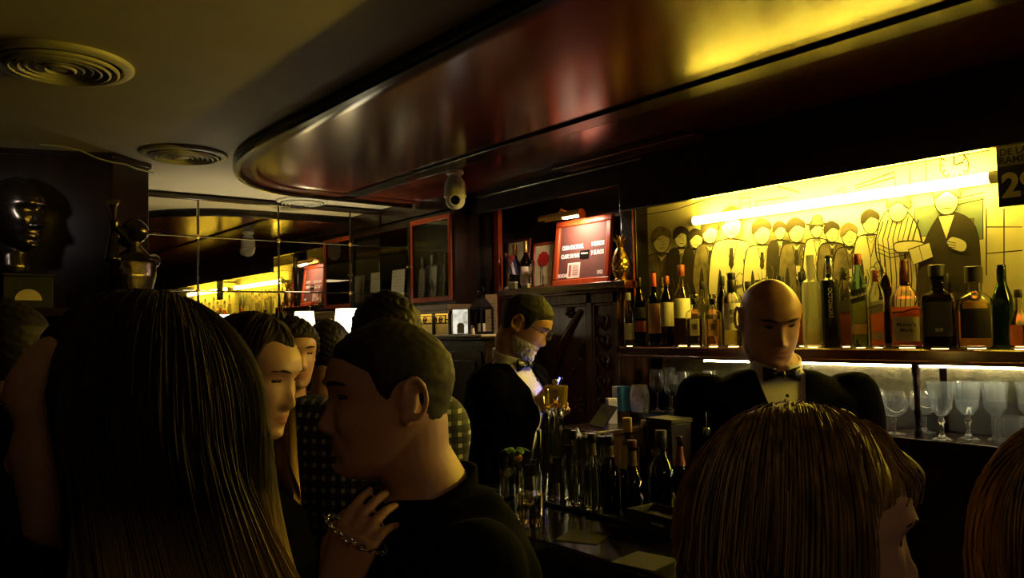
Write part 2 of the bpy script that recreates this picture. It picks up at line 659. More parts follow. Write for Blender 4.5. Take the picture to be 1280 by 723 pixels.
def figure(px, head, w, kind, hair=INK, skirt=False, hand=None, base=425, hatted=False):
    """one cartoon drinker: px centre, head pixel height, half width"""
    hy = head
    sh = hy + w * 0.88
    fill = {'light': PALE, 'dark': INK, 'grey': WASH}[kind]
    o = INK if kind != 'dark' else WASH
    mpoly([(px - w * 0.45, sh - w * 0.15), (px - w * 0.95, sh + w * 0.25), (px - w * 1.15, sh + w * 2.2), (px - w * 0.95, sh + w * 3.2), (px - w * (1.1 if skirt else 0.8), base),
           (px + w * (1.1 if skirt else 0.8), base), (px + w * 0.9, sh + w * 3.2), (px + w * 1.1, sh + w * 2.0), (px + w * 0.95, sh + w * 0.2), (px + w * 0.4, sh - w * 0.15)], fill)
    # lapels, arm line, folds
    if kind != 'dark':
        mline([(px - w * 0.25, sh), (px - w * 0.02, sh + w * 1.2), (px + w * 0.03, sh + w * 3)], 0.0016)
        mline([(px + w * 0.3, sh), (px + w * 0.02, sh + w * 1.2)], 0.0016)
        mpoly([(px - w * 0.6, sh + w * 1.3), (px - w * 0.72, sh + w * 3.0), (px - w * 0.5, sh + w * 3.5), (px - w * 0.42, sh + w * 2.2)], INK, 0)
        mline([(px + w * 0.62, sh + w * 0.8), (px + w * 0.7, sh + w * 2.4), (px + w * 0.45, sh + w * 3.2)], 0.002)
    else:
        mpoly([(px - w * 0.2, sh - 1), (px, sh + w * 1.1), (px + w * 0.22, sh - 1)], PALE, 0.0012, sm=False)
        mline([(px + w * 0.62, sh + w * 0.8), (px + w * 0.7, sh + w * 2.4), (px + w * 0.45, sh + w * 3.2)], 0.0014, mi=WASH)
    # collar, tie, pocket, cuffs, extra folds
    mpoly([(px - w * .28, sh - w * .1), (px, sh + w * .35), (px + w * .28, sh - w * .1), (px, sh + w * .05)], PALE, 0.0012, sm=False)
    if (int(px) % 3) != 0:
        mpoly([(px - w * .08, sh + w * .25), (px - w * .12, sh + w * 1.1), (px, sh + w * 1.35), (px + w * .12, sh + w * 1.1), (px + w * .08, sh + w * .25)], INK if kind != 'dark' else WASH, 0.0008, sm=False)
    for q in range(4):
        x0 = px + w * (-0.7 + 0.45 * q)
        y0 = sh + w * (1.5 + 0.5 * ((q * 7 + int(px)) % 3))
        mline([(x0, y0), (x0 + w * .15, y0 + w * .5), (x0 + w * .05, y0 + w * 1.1)], 0.0012, mi=INK if kind != 'dark' else WASH)
    mpoly([(px + w * .45, sh + w * 1.5), (px + w * .15, sh + w * 1.9), (px + w * .2, sh + w * 2.15), (px + w * .75, sh + w * 1.95)], fill, 0.0016)
    mell(px + w * .15, sh + w * 2.0, w * .2, w * .17, PALE, 0.0014)
    if (int(px) % 2) == 0:
        gx, gy = px + w * .12, sh + w * 1.8
        mpoly([(gx - 2.4, gy), (gx - 3.2, gy - w * .55), (gx + 3.2, gy - w * .55), (gx + 2.4, gy)], PALE, 0.0012, sm=False)
    mell(px, hy, w * 0.50, w * 0.68, PALE)
    mpoly([(px - w * 0.55, hy + w * 0.1), (px - w * 0.58, hy - w * 0.5), (px - w * 0.1, hy - w * 0.88), (px + w * 0.5, hy - w * 0.6), (px + w * 0.52, hy - w * 0.2), (px, hy - w * 0.38)], hair, 0.001)
    mline([(px + w * 0.05, hy), (px + w * 0.2, hy + w * 0.18), (px + w * 0.05, hy + w * 0.2)], 0.0011)
    mline([(px - w * 0.2, hy - w * 0.1), (px - w * 0.02, hy - w * 0.12)], 0.0012)
    mline([(px - w * 0.1, hy + w * 0.4), (px + w * 0.2, hy + w * 0.38)], 0.0012)
    if hatted:
        mpoly([(px - w * 0.9, hy - w * 0.45), (px - w * 0.4, hy - w * 0.55), (px - w * 0.3, hy - w * 1.1), (px + w * 0.4, hy - w * 1.15), (px + w * 0.5, hy - w * 0.6), (px + w * 0.9, hy - w * 0.5), (px, hy - w * 0.35)], WASH)
    if hand:
        hx, hyy = hand
        mpoly([(px + w * 0.5, sh + w * 0.4), (px + w * 0.85, sh + w * 1.2), (hx + 3, hyy + 4), (hx - 2, hyy - 4), (px + w * 0.5, sh + w * 1.3)], fill)
        mell(hx, hyy, w * 0.26, w * 0.2, PALE)
        mpoly([(hx - 2.5, hyy - 3), (hx - 3.5, hyy - 12), (hx + 4, hyy - 12), (hx + 2.5, hyy - 3)], PALE, 0.001, sm=False)


# lines of the drawn room behind the drinkers
for a in ([(800, 270), (845, 262), (900, 244), (1238, 188)], [(925, 268), (925, 243), (937, 241), (937, 266)], [(925, 249), (937, 247)], [(925, 256), (937, 254)],
          [(945, 252), (985, 247)], [(945, 250), (945, 262)], [(1068, 233), (1118, 215), (1120, 236)], [(1070, 236), (1118, 222)], [(1137, 212), (1138, 240)], [(1157, 204), (1158, 236)],
          [(968, 232), (1000, 241)], [(1046, 240), (1056, 234), (1056, 246)]):
    mline(a, 0.0024)
mell(1193, 207, 18, 17, PALE, 0.0022, 26)
for k in range(12):
    a = k * PI / 6
    mline([(1193 + 13 * math.cos(a), 207 + 12.5 * math.sin(a)), (1193 + 16.5 * math.cos(a), 207 + 15.8 * math.sin(a))], 0.0028)
mline([(1193, 207), (1193, 195)], 0.003)
mline([(1193, 207), (1205, 203)], 0.003)
# crowd
figure(828, 302, 21, 'grey', hair=WASH)
figure(853, 298, 17, 'dark')
figure(872, 300, 16, 'dark', hair=INK)
figure(890, 292, 19, 'grey')
figure(917, 282, 25, 'light', hair=INK)
figure(956, 292, 21, 'light', skirt=True)
figure(979, 290, 15, 'dark')
figure(1000, 290, 20, 'grey', hand=(1012, 322))
figure(1026, 288, 15, 'light', hatted=True)
figure(1046, 292, 17, 'grey')
figure(1068, 296, 19, 'grey', skirt=True, hair=WASH)
figure(1095, 280, 20, 'light')
# framed window behind the striped lady
mpoly([(1150, 262), (1150, 297), (1187, 295), (1187, 256)], BLUE, 0.002, sm=False)
mpoly([(1199, 254), (1199, 302), (1235, 300), (1235, 247)], BLUE, 0.002, sm=False)
mpoly([(1204, 276), (1204, 291), (1224, 290), (1224, 274)], WASH, 0.001, sm=False)
mline([(1185, 254), (1237, 242), (1237, 250), (1190, 260)], 0.002)
# lady in a striped dress leaning over the bar
mpoly([(1112, 268), (1102, 300), (1103, 322), (1112, 345), (1108, 385), (1150, 385), (1156, 345), (1160, 312), (1152, 280), (1134, 262)], PALE)
for k in range(8):
    x = 1107 + k * 6.3
    mline([(x + 4, 270 + abs(k - 4) * 2), (x - 3, 300), (x, 325), (x + 2, 350), (x, 384)], 0.0021)
for k in range(3):
    mline([(1104, 306 + 5 * k), (1120, 313 + 5 * k), (1145, 308 + 5 * k)], 0.0016)
mell(1130, 264, 12, 15, PALE, tilt=0.3)
mpoly([(1116, 262), (1118, 248), (1134, 244), (1146, 254), (1143, 262), (1130, 254)], WASH)
mpoly([(1126, 305), (1150, 302), (1168, 308), (1150, 315), (1128, 316)], PALE)
# stout man in a dark suit, right hand on his chest, folded sheet
mpoly([(1168, 292), (1156, 330), (1160, 385), (1226, 385), (1232, 330), (1226, 285), (1205, 268), (1185, 268)], INK)
mpoly([(1180, 272), (1190, 300), (1200, 270)], PALE, 0.001, sm=False)
mell(1190, 252, 15, 18, PALE)
mpoly([(1175, 250), (1176, 236), (1192, 230), (1206, 238), (1206, 248), (1190, 240)], WASH)
mline([(1184, 262), (1198, 261)], 0.0013)
mpoly([(1190, 304), (1196, 297), (1208, 299), (1216, 306), (1212, 316), (1196, 312)], PALE)
for k in range(3):
    mline([(1192, 303 + 3.2 * k), (1202, 305 + 3 * k)], 0.0012)
mpoly([(1143, 313), (1169, 304), (1174, 322), (1149, 332)], PALE, 0.002, sm=False)
mline([(1156, 308), (1161, 327)], 0.0012)
# drawn chairs and table at the right end, and more drinkers further along the wall
for a in ([(1240, 262), (1240, 345)], [(1262, 262), (1262, 345)], [(1240, 285), (1285, 285)], [(1240, 318), (1285, 314)]):
    mline(a, 0.0018)


def wfig(y, z, s, fill):
    q = [(-.5, -.2), (-1, .3), (-1.15, 2.2), (-.9, 5), (.9, 5), (1.1, 2.0), (.95, .2), (.4, -.2)]
    mpoly([(y - a * s, z - (b + 1.3) * s) for a, b in q], fill, world=True)
    mpoly([(y - 0.5 * s * math.cos(t), z + 0.65 * s * math.sin(t)) for t in np.linspace(0, 2 * PI, 16)[:-1]], PALE, world=True, sm=False)
    mpoly([(y - a * s, z + b * s) for a, b in [(-.55, 0), (-.5, .6), (0, .85), (.5, .6), (.5, .2), (0, .35)]], INK, 0.001, world=True)


for k, yy in enumerate(np.arange(0.86, -1.0, -0.13)):
    wfig(yy + 0.02 * math.sin(k * 5), 1.96 + 0.03 * math.cos(k * 3), 0.055, (PALE, INK, PALE, WASH)[k % 4])
mural = mu.build('wall_mural', [M_mural, M_ink, M_wash, M_pale, M_bluewash], smooth=0)
tag(mural, 'long inked mural of a crowd at a bar glowing yellow above the bottles', 'mural')

# ---- fluorescent tubes in front of the mural
M_tube = emit('yellow_tube', (1.0, 0.69, 0.052), 115.0)


def tube_light(y0, y1, z, label):
    t = thing('tube_light', label, 'lamp', (2.912, y0, z), 0, 'yellow tube lights')
    L = y1 - y0
    m = MB(); m.tube([(0, 0.03, 0), (0, L - 0.03, 0)], 0.019, n=20); m.build('tube', M_tube, t)
    for yy in (0.0, L - 0.03):
        m = MB(); m.tube([(0, yy, 0), (0, yy + 0.03, 0)], 0.021, n=20); m.build('end_cap', M_white, t)
    MB().box((0.028, 0.0, -0.012), (0.055, L, 0.012)).box((0.012, 0.005, -0.010), (0.03, 0.022, 0.010)).box((0.012, L - 0.022, -0.010), (0.03, L - 0.005, 0.010)).build('mounting_rail', M_white, t, bevel=0.002)


pz = on_x(1000, 257, 2.912)[2]
tube_light(1.06, 2.36, pz, 'yellow tube light blazing across the mural above the bottles')
tube_light(-0.55, 0.90, pz, 'second yellow tube light on the mural past the calendar poster')

# ---- poster at the right end
M_poster_black = plain('poster_black', (0.012, 0.011, 0.010), rough=0.55)
M_poster_ink = plain('poster_pale_ink', (0.70, 0.64, 0.36), rough=0.6)
pst = thing('wall_poster', 'black and grey poster with big pale numerals 29 at the end of the mural', 'poster', (2.80, 1.028, 1.975))
m = MB().box((0, -0.185, 0), (0.008, 0, 0.205)); m.build('board', M_poster_black, pst, bevel=0.001)
MB().box((-0.0012, -0.170, 0.128), (0.0, -0.006, 0.195)).build('heading_panel', plain('poster_grey', (0.22, 0.21, 0.19), rough=0.6), pst)
m = MB()
wall_text('DE LA', 0.030, (-0.002, -0.050, 0.172), mb=m, align='CENTER', bold=0.0008)
wall_text('RAMBLA', 0.030, (-0.002, -0.064, 0.146), mb=m, align='CENTER', bold=0.0008)
m.build('heading_text', M_poster_black, pst, smooth=0)
m = wall_text('29', 0.105, (-0.002, -0.012, 0.062), align='LEFT', bold=0.004)
m.build('numerals', M_poster_ink, pst, smooth=0)
MB().box((0.0085, -0.10, 0.18), (0.174, -0.085, 0.195)).build('hanging_bracket', M_iron, pst)

# ---- back bar: shelves, lit backing, divider, base cabinet
SHZ, LOWZ = 1.522, 1.222
M_strip = emit('white_light_strip', (1.0, 0.82, 0.44), 85.0)
M_underglow = emit('amber_light_strip', (1.0, 0.55, 0.16), 16.0)
M_back, nt, b = _mat('streaked_metal_backing')
_set(b, Metallic=0.95, Roughness=0.20, Base_Color=(0.4, 0.41, 0.36, 1))
tc = nt.nodes.new('ShaderNodeTexCoord'); mp = nt.nodes.new('ShaderNodeMapping'); mp.inputs['Scale'].default_value = (1, 14, 2.2)
n = nt.nodes.new('ShaderNodeTexNoise'); n.inputs['Scale'].default_value = 1.0; n.inputs['Detail'].default_value = 3
r = nt.nodes.new('ShaderNodeValToRGB'); r.color_ramp.elements[0].color = (0.13, 0.12, 0.065, 1); r.color_ramp.elements[1].color = (0.55, 0.52, 0.34, 1)
nt.links.new(tc.outputs['Object'], mp.inputs['Vector']); nt.links.new(mp.outputs['Vector'], n.inputs['Vector']); nt.links.new(n.outputs['Fac'], r.inputs['Fac']); nt.links.new(r.outputs['Color'], b.inputs['Base Color'])
YB0, YB1 = -1.2, 2.70
bb = thing('back_bar', 'long dark back bar of two shelves under the mural, lit below the bottles', 'back bar', (2.75, 0, 0))
m = MB().box((0.012, YB0, SHZ - 0.030), (0.225, YB1, SHZ)); m.build('bottle_shelf', M_darkwood, bb, bevel=0.002)
MB().box((-0.012, YB0, SHZ - 0.048), (0.0115, 2.66, SHZ - 0.002)).box((-0.020, YB0, SHZ - 0.052), (-0.0125, 2.66, SHZ - 0.038)).build('shelf_front', M_maho, bb, bevel=0.004)
MB().box((0.030, YB0, SHZ - 0.0620), (0.044, 2.20, SHZ - 0.0555)).build('light_strip', M_strip, bb)
MB().box((0.024, YB0, SHZ - 0.055), (0.060, 2.40, SHZ - 0.0305)).build('strip_holder', M_darkwood, bb)
for (ya, yb) in ((1.31, 2.60), (0.10, 1.285), (YB0, 0.075)):
    MB().box((0.222, ya, 1.338), (0.23, yb, SHZ - 0.035)).build('back_panel', M_back, bb)
    MB().box((0.222, ya, LOWZ + 0.002), (0.23, yb, 1.3375)).build('lower_board', M_blackmatte, bb)
for yy in (1.298, 0.088):
    m = MB()
    m.lathe([(0.013, 0), (0.014, 0.02), (0.009, 0.03), (0.009, 0.07), (0.012, 0.085), (0.009, 0.10), (0.010, 0.17), (0.013, 0.185), (0.009, 0.20), (0.013, 0.215), (0.015, 0.235), (0.015, 0.252)], n=20, c=(0.02, yy, LOWZ))
    m.build('divider_post', M_darkwood_v, bb)
MB().box((-0.02, YB0, LOWZ - 0.028), (0.22, 2.60, LOWZ)).build('glass_shelf', M_darkwood, bb, bevel=0.003)
MB().box((0.02, YB0, 0.0), (0.22, 2.60, LOWZ - 0.0285)).build('base_cabinet', M_darkwood_v, bb)
for k in range(5):
    ya = YB0 + 0.05 + k * 0.75
    MB().box((0.006, ya, 0.12), (0.0195, ya + 0.70, 1.12)).box((0.0, ya + 0.06, 0.18), (0.0055, ya + 0.64, 1.06)).build('cabinet_door', M_darkwood_v, bb, bevel=0.004)

# ================================================================== CARVED CABINET with menu board
CX = 2.80
M_carved = wood('carved_walnut', (0.085, 0.036, 0.016), (0.19, 0.085, 0.038), rough=0.22, axis=2, scale=3.0, stretch=10, spec=0.8)
cc = thing('carved_cabinet', 'tall carved mahogany cabinet with crossed ribbons below the lit menu board', 'cabinet', (CX, 0, 0))
m = MB().box((0.02, 2.725, 0), (0.24, 3.655, 1.80)); m.build('carcass', M_carved, cc)
MB().box((-0.02, 2.715, 1.80), (0.24, 3.658, 1.838)).box((-0.02, 2.655, 1.80), (0.07, 2.715, 1.838)).box((-0.008, 2.72, 1.785), (0.02, 3.655, 1.80)).build('top_board', M_maho, cc, bevel=0.005)
m = MB()
for (ya, yb) in ((3.60, 3.655), (2.905, 2.945), (2.725, 2.76)):
    m.box((0.0, ya, 0.05), (0.02, yb, 1.785))
m.box((0.0, 2.725, 1.735), (0.02, 3.60, 1.785)); m.box((0.0, 2.725, 0.05), (0.02, 3.60, 0.20))
m.build('face_frame', M_carved, cc, bevel=0.004)
m = MB()
for (ya, yb, za, zb) in ((2.945, 3.60, 0.20, 1.735), (2.76, 2.905, 0.20, 1.735)):
    w = 0.014
    m.box((0.004, ya, za), (0.026, ya + w, zb)); m.box((0.004, yb - w, za), (0.026, yb, zb)); m.box((0.004, ya + w, zb - w), (0.026, yb - w, zb)); m.box((0.004, ya + w, za), (0.026, yb - w, za + w))
m.build('panel_moulding', M_carved, cc, bevel=0.004)
# carved ribbons and acanthus
m = MB()
yc, zc = 3.27, 1.38


def ribbon(p, q, w=0.022):
    pts = [np.array([0.012, p[0] + (q[0] - p[0]) * t, p[1] + (q[1] - p[1]) * t]) + np.array([-0.008 * math.sin(PI * t), 0.02 * math.sin(2 * PI * t), 0]) for t in np.linspace(0, 1, 14)]
    m.tube(pts, [w * (0.6 + 0.4 * math.sin(PI * t)) for t in np.linspace(0, 1, 14)], n=10, flat=((1, 0, 0), 0.5))


ribbon((3.56, 1.70), (3.12, 1.18)); ribbon((3.00, 1.70), (3.40, 1.15)); ribbon((3.42, 1.15), (3.05, 0.55)); ribbon((3.10, 1.15), (3.50, 0.55))
m.build('carved_ribbon', M_carved, cc)
for k in range(26):
    a = RNG.uniform(2.99, 3.56), RNG.uniform(0.5, 1.70)
    r = RNG.uniform(0.016, 0.036)
    m = MB()
    for j in range(5):
        t = j * 2 * PI / 5 + k
        m.sphere((0.014, a[0] + r * math.cos(t) * 0.8, a[1] + r * math.sin(t) * 0.8), (0.012, r * 0.55, r * 0.45), 8)
    m.sphere((0.008, a[0], a[1]), (0.014, r * 0.4, r * 0.4), 8)
    m.build('carved_rosette', M_carved, cc)
m = MB()
for k in range(14):
    z = 0.30 + k * 0.10
    for s in (-1, 1):
        m.tube([(0.018, 2.832, z), (0.004, 2.832 + s * 0.03, z + 0.03), (0.004, 2.832 + s * 0.042, z + 0.06), (0.014, 2.832 + s * 0.022, z + 0.075)], [0.006, 0.011, 0.010, 0.004], n=8)
    m.sphere((0.008, 2.832, z + 0.05), (0.014, 0.012, 0.022), 10)
m.build('carved_stem', M_carved, cc)

# ---- menu board
TOPZ = 1.8385
mbd = thing('menu_board', 'lit brown menu board in a red wooden frame leaning on the carved cabinet', 'sign', (2.86, 3.275, TOPZ), 0, rot=(0, R_(7), 0))
W_, H_, fw = 0.428, 0.358, 0.034
m = MB()
m.box((0, -W_, 0), (0.022, 0, fw)); m.box((0, -W_, H_ - fw), (0.022, 0, H_)); m.box((0, -fw, fw), (0.022, 0, H_ - fw)); m.box((0, -W_, fw), (0.022, -W_ + fw, H_ - fw))
m.build('frame', M_redwood, mbd, bevel=0.006)
M_felt = plain('brown_letter_felt', (0.095, 0.030, 0.020), rough=0.8, var=0.15, scale=90)
MB().box((0.012, -W_ + fw, fw), (0.016, -fw, H_ - fw)).build('letter_felt', M_felt, mbd)
M_letter = plain('white_letters', (0.85, 0.82, 0.74), rough=0.5, var=0.03)
for body, size, sx, y, z in (('CUBA COCKTAIL', 0.031, 0.66, -0.138, 0.207), ('9 EUROS', 0.032, 0.72, -0.328, 0.211), ('CLASIC DU BAR', 0.031, 0.62, -0.122, 0.160), ('9 EUROS', 0.032, 0.72, -0.328, 0.165), ('BOADAS', 0.027, 0.68, -0.072, 0.056), ('1933', 0.027, 0.8, -0.355, 0.059)):
    wall_text(body, size, (0.0112, y, z), align='CENTER', bold=0.0012, spacing=1.05, sx=sx).build('lettering', M_letter, mbd, smooth=0)
MB().box((0.0095, -0.268, 0.140), (0.0118, -0.200, 0.184)).build('black_tag', M_black, mbd)
m = wall_text('Habana', 0.017, (0.009, -0.2345, 0.168)); m.build('tag_text', M_letter, mbd, smooth=0)
m = MB().box((0.008, -0.205, 0.040), (0.0115, -0.112, 0.122)); m.build('white_card', M_paper, mbd)
m = MB().box((0.0070, -0.142, 0.050), (0.0079, -0.122, 0.112), 0)
for k in range(6):
    m.box((0.0070, -0.196, 0.056 + k * 0.010), (0.0079, -0.150, 0.0595 + k * 0.010), 0)
m.build('card_print', plain('card_print_red', (0.30, 0.09, 0.07), rough=0.8), mbd, smooth=0)
MB().box((0.0165, -W_ + 0.02, 0.01), (0.0195, -0.02, H_ - 0.01)).build('backing_board', M_blackmatte, mbd)
# ---- brass picture light on the frame
pl = thing('picture_light', 'brass picture light clipped to the top of the menu board', 'lamp', (2.885, 3.275, TOPZ + 0.348), 0)
m = MB()
n = 18
G = []
for yy in (0.012, -0.30):
    G.append([(-0.075 + 0.026 * math.cos(a), yy, 0.012 + 0.026 * math.sin(a)) for a in np.linspace(-0.35, PI + 0.35, n)])
G2 = [[(-0.075 + 0.023 * math.cos(a), yy, 0.012 + 0.023 * math.sin(a)) for a in np.linspace(PI + 0.35, -0.35, n)] for yy in (0.012, -0.30)]
m.grid(np.concatenate([np.array(G), np.array(G2)], axis=1), wrap=True)
m.build('reflector', M_brass, pl)
m = MB(); m.tube([(-0.075, -0.302, 0.012), (-0.075, -0.306, 0.012)], 0.0262, n=24); m.build('end_plate', M_redwood, pl)
M_bulb = emit('picture_lamp_bulb', (1.0, 0.70, 0.52), 700.0)
m = MB(); m.tube([(-0.075, -0.17, 0.006), (-0.075, -0.285, 0.006)], 0.008, n=14, round_ends=True); m.build('bulb', M_bulb, pl)
m = MB(); m.tube([(-0.075, -0.13, 0.037), (-0.06, -0.13, 0.055), (-0.02, -0.13, 0.05), (0.022, -0.13, 0.040), (0.030, -0.13, 0.0135)], 0.004, n=10); m.box((0.022, -0.145, 0.0088), (0.040, -0.115, 0.0130)); m.sphere((-0.06, -0.13, 0.056), 0.008, 12); m.build('bracket_arm', M_brass, pl)

# ---- pictures, bottles, flag, pineapple on the cabinet top
def leaning_picture(y1, w, h, x, label, framemat, parts):
    t = thing('framed_picture', label, 'picture', (x, y1, TOPZ), 0, rot=(0, R_(6), 0))
    f = 0.012
    m = MB()
    m.box((0, -w, 0), (0.015, 0, f)); m.box((0, -w, h - f), (0.015, 0, h)); m.box((0, -f, f), (0.015, 0, h - f)); m.box((0, -w, f), (0.015, -w + f, h - f))
    m.build('frame', framemat, t, bevel=0.003)
    MB().box((0.009, -w + f, f), (0.012, -f, h - f)).build('mount', plain('picture_mount', (0.80, 0.76, 0.42), rough=0.6), t)
    parts(t, w, h)
    return t


def pic1(t, w, h):
    m = MB().box((0.0072, -w + 0.05, 0.03), (0.0088, -0.05, h - 0.13)); m.build('print', plain('print_dark', (0.05, 0.04, 0.03), rough=0.6), t)
    MB().box((0.0074, -w + 0.02, h - 0.075), (0.0088, -w + 0.05, h - 0.03)).build('print_corner', plain('print_grey', (0.15, 0.15, 0.12), rough=0.6), t)


def pic2(t, w, h):
    m = MB()
    for k in range(9):
        a = k * 2 * PI / 9
        m.sphere((0.0085, -0.085 + 0.030 * math.cos(a), h - 0.095 + 0.026 * math.sin(a)), (0.0015, 0.022, 0.020), 10)
    m.sphere((0.0082, -0.085, h - 0.095), (0.002, 0.02, 0.02), 10)
    m.build('printed_flower', plain('print_red', (0.55, 0.02, 0.02), rough=0.5), t)
    m = MB(); m.tube([(0.008, -0.083, h - 0.125), (0.008, -0.075, 0.09), (0.008, -0.088, 0.03)], 0.005, n=8, flat=((1, 0, 0), 0.2)); m.build('printed_stem', plain('print_green', (0.05, 0.09, 0.03), rough=0.6), t)


leaning_picture(px_pos(630, 2.93, TOPZ)[0][1], 0.215, 0.305, 2.930, 'tall dark-framed picture with yellow-green mount behind the small flag', M_maho_v, pic1)
leaning_picture(px_pos(663.5, 2.93, TOPZ)[0][1], 0.185, 0.265, 2.930, 'red-framed picture of a red flower between the rum bottle and the menu board', M_redwood, pic2)

M_gold = plain('gold_foil', (0.65, 0.45, 0.14), rough=0.35, metal=1.0)
M_rumglass = glass('dark_rum_glass', (0.10, 0.045, 0.02))
M_label = plain('cream_label', (0.62, 0.55, 0.38), rough=0.7, var=0.08)


def rum(y, x, h, label, lab=True):
    t = thing('rum_bottle', label, 'bottle', (x, y, TOPZ), 0, 'bottles on the carved cabinet')
    m = MB().lathe([(0, 0.004), (0.030, 0), (0.035, 0.006), (0.035, h * 0.50), (0.032, h * 0.58), (0.016, h * 0.68), (0.0125, h * 0.72), (0.0125, h * 0.97), (0, h * 0.97)], n=28)
    m.build('glass_body', M_rumglass, t)
    m = MB().lathe([(0.0135, h * 0.76), (0.0142, h * 0.77), (0.0142, h * 0.985), (0.012, h), (0, h)], n=24); m.build('foil_cap', M_gold, t)
    if lab:
        m = MB(); m.grid(np.array([[(0.0356 * math.cos(a), 0.0356 * math.sin(a), z) for a in np.linspace(PI - 1.2, PI + 1.3, 18)] for z in (h * 0.10, h * 0.46)])); m.build('label', M_label, t)


rum(px_pos(658, 2.88, TOPZ)[0][1], 2.880, 0.275, 'dark rum bottle with a cream label and gold foil neck beside the small flag')
rum(px_pos(644.5, 2.886, TOPZ)[0][1], 2.886, 0.265, 'dark rum bottle half hidden behind the small red, white and blue flag', lab=False)
# small flag on a stick in a base
fl = thing('table_flag', 'small flag with a red star triangle and stripes hanging from a desk stick', 'flag', (2.815, px_pos(635, 2.815, TOPZ)[0][1], TOPZ), 0)
MB().lathe([(0, 0), (0.022, 0), (0.024, 0.004), (0.020, 0.012), (0.008, 0.016), (0, 0.016)], n=24).build('base', M_white, fl)
m = MB(); m.tube([(0, 0, 0.01), (0, 0.012, 0.205)], 0.0025, n=8); m.sphere((0, 0.0125, 0.207), 0.005, 10); m.tube([(-0.002, 0.022, 0.199), (-0.006, -0.074, 0.187)], 0.0018, n=8); m.build('stick', M_brass, fl)
M_flagred, M_flagblue, M_flagwhite = plain('flag_red', (0.65, 0.02, 0.02), rough=0.6, sheen=0.2), plain('flag_blue', (0.03, 0.05, 0.20), rough=0.6), plain('flag_white', (0.75, 0.74, 0.72), rough=0.6)


def fpt(u, v):   # u down the hanging fly (0..1), v along the top edge (0..1)
    y = 0.016 - 0.088 * v - 0.022 * u
    z = 0.196 - 0.012 * v - 0.105 * u
    x = -0.006 + 0.006 * math.sin(6.5 * v + 2.0 * u)
    return (x, y, z)


m = MB()
NU, NV = 16, 10
vs = [fpt(i / NU, j / NV) for j in range(NV + 1) for i in range(NU + 1)]
for j in range(NV):
    for i in range(NU):
        u, v = (i + 0.5) / NU, (j + 0.5) / NV
        mi = 0 if u < 0.62 * (1 - abs(2 * v - 1)) + 0.02 else (1 if int(v * 5) % 2 == 0 else 2)
        a = j * (NU + 1) + i
        m.raw([vs[a], vs[a + 1], vs[a + NU + 2], vs[a + NU + 1]], [(0, 1, 2, 3)], mi)
flo = m.build('flag_cloth', [M_flagred, M_flagblue, M_flagwhite], fl)
sol = flo.modifiers.new('thick', 'SOLIDIFY'); sol.thickness = 0.0012; sol.offset = 0
m = MB()
pts = []
for k in range(10):
    rr = 0.014 if k % 2 == 0 else 0.0058
    a = PI / 2 + k * PI / 5
    p = fpt(0.22, 0.5)
    pts.append((p[0] - 0.0035, p[1] - rr * math.cos(a), p[2] + rr * math.sin(a)))
m.raw(pts + [(p[0] + 0.0006, p[1], p[2]) for p in pts], [tuple(range(10)), tuple(range(19, 9, -1))] + [(k, (k + 1) % 10, 10 + (k + 1) % 10, 10 + k) for k in range(10)])
m.build('star', M_flagwhite, fl, smooth=0)
# small brass plate standing in front, two green-gold boxes
for (yy, ww, hh, lab, cat, mt) in ((3.575, 0.062, 0.040, 'small green and gold tin at the foot of the flag', 'tin', plain('olive_tin', (0.20, 0.20, 0.06), rough=0.4, metal=0.4)),
                                   (3.435, 0.055, 0.022, 'flat olive matchbox in front of the cream-labelled rum bottle', 'matchbox', plain('olive_card', (0.24, 0.25, 0.08), rough=0.6))):
    t = thing('tin' if hh > 0.03 else 'matchbox', lab, cat, (2.7815, px_pos(657 if hh < 0.03 else 641, 2.79, TOPZ)[0][1], TOPZ))
    MB().box((0, -ww / 2, 0), (0.02, ww / 2, hh * 0.82)).build('box_body', mt, t, bevel=0.002)
    MB().box((-0.001, -ww / 2 - 0.001, hh * 0.82), (0.021, ww / 2 + 0.001, hh)).build('lid', M_label, t, bevel=0.0015)
# cut-glass jug and small tumbler before the flower picture
t = thing('glass_jug', 'small clear glass jug in front of the red flower picture', 'jug', (2.840, px_pos(671, 2.84, TOPZ)[0][1], TOPZ))
MB().lathe([(0, 0.002), (0.030, 0), (0.036, 0.01), (0.040, 0.06), (0.030, 0.11), (0.026, 0.13), (0.031, 0.15), (0.029, 0.15), (0.024, 0.13), (0.028, 0.11), (0.037, 0.06), (0.033, 0.012), (0, 0.008)], n=28).build('glass_body', M_clear, t)
m = MB(); m.tube([(0, 0.026, 0.135), (0, 0.05, 0.13), (0, 0.062, 0.10), (0, 0.055, 0.06), (0, 0.038, 0.05)], 0.004, n=10); m.build('handle', M_clear, t)
t = thing('shot_glass', 'short clear tumbler between the glass jug and the menu board', 'glass', (2.82, px_pos(683, 2.82, TOPZ)[0][1], TOPZ))
MB().lathe([(0, 0), (0.020, 0), (0.026, 0.06), (0.0245, 0.06), (0.019, 0.012), (0, 0.012)], n=12).build('glass_body', M_clear, t, smooth=20)

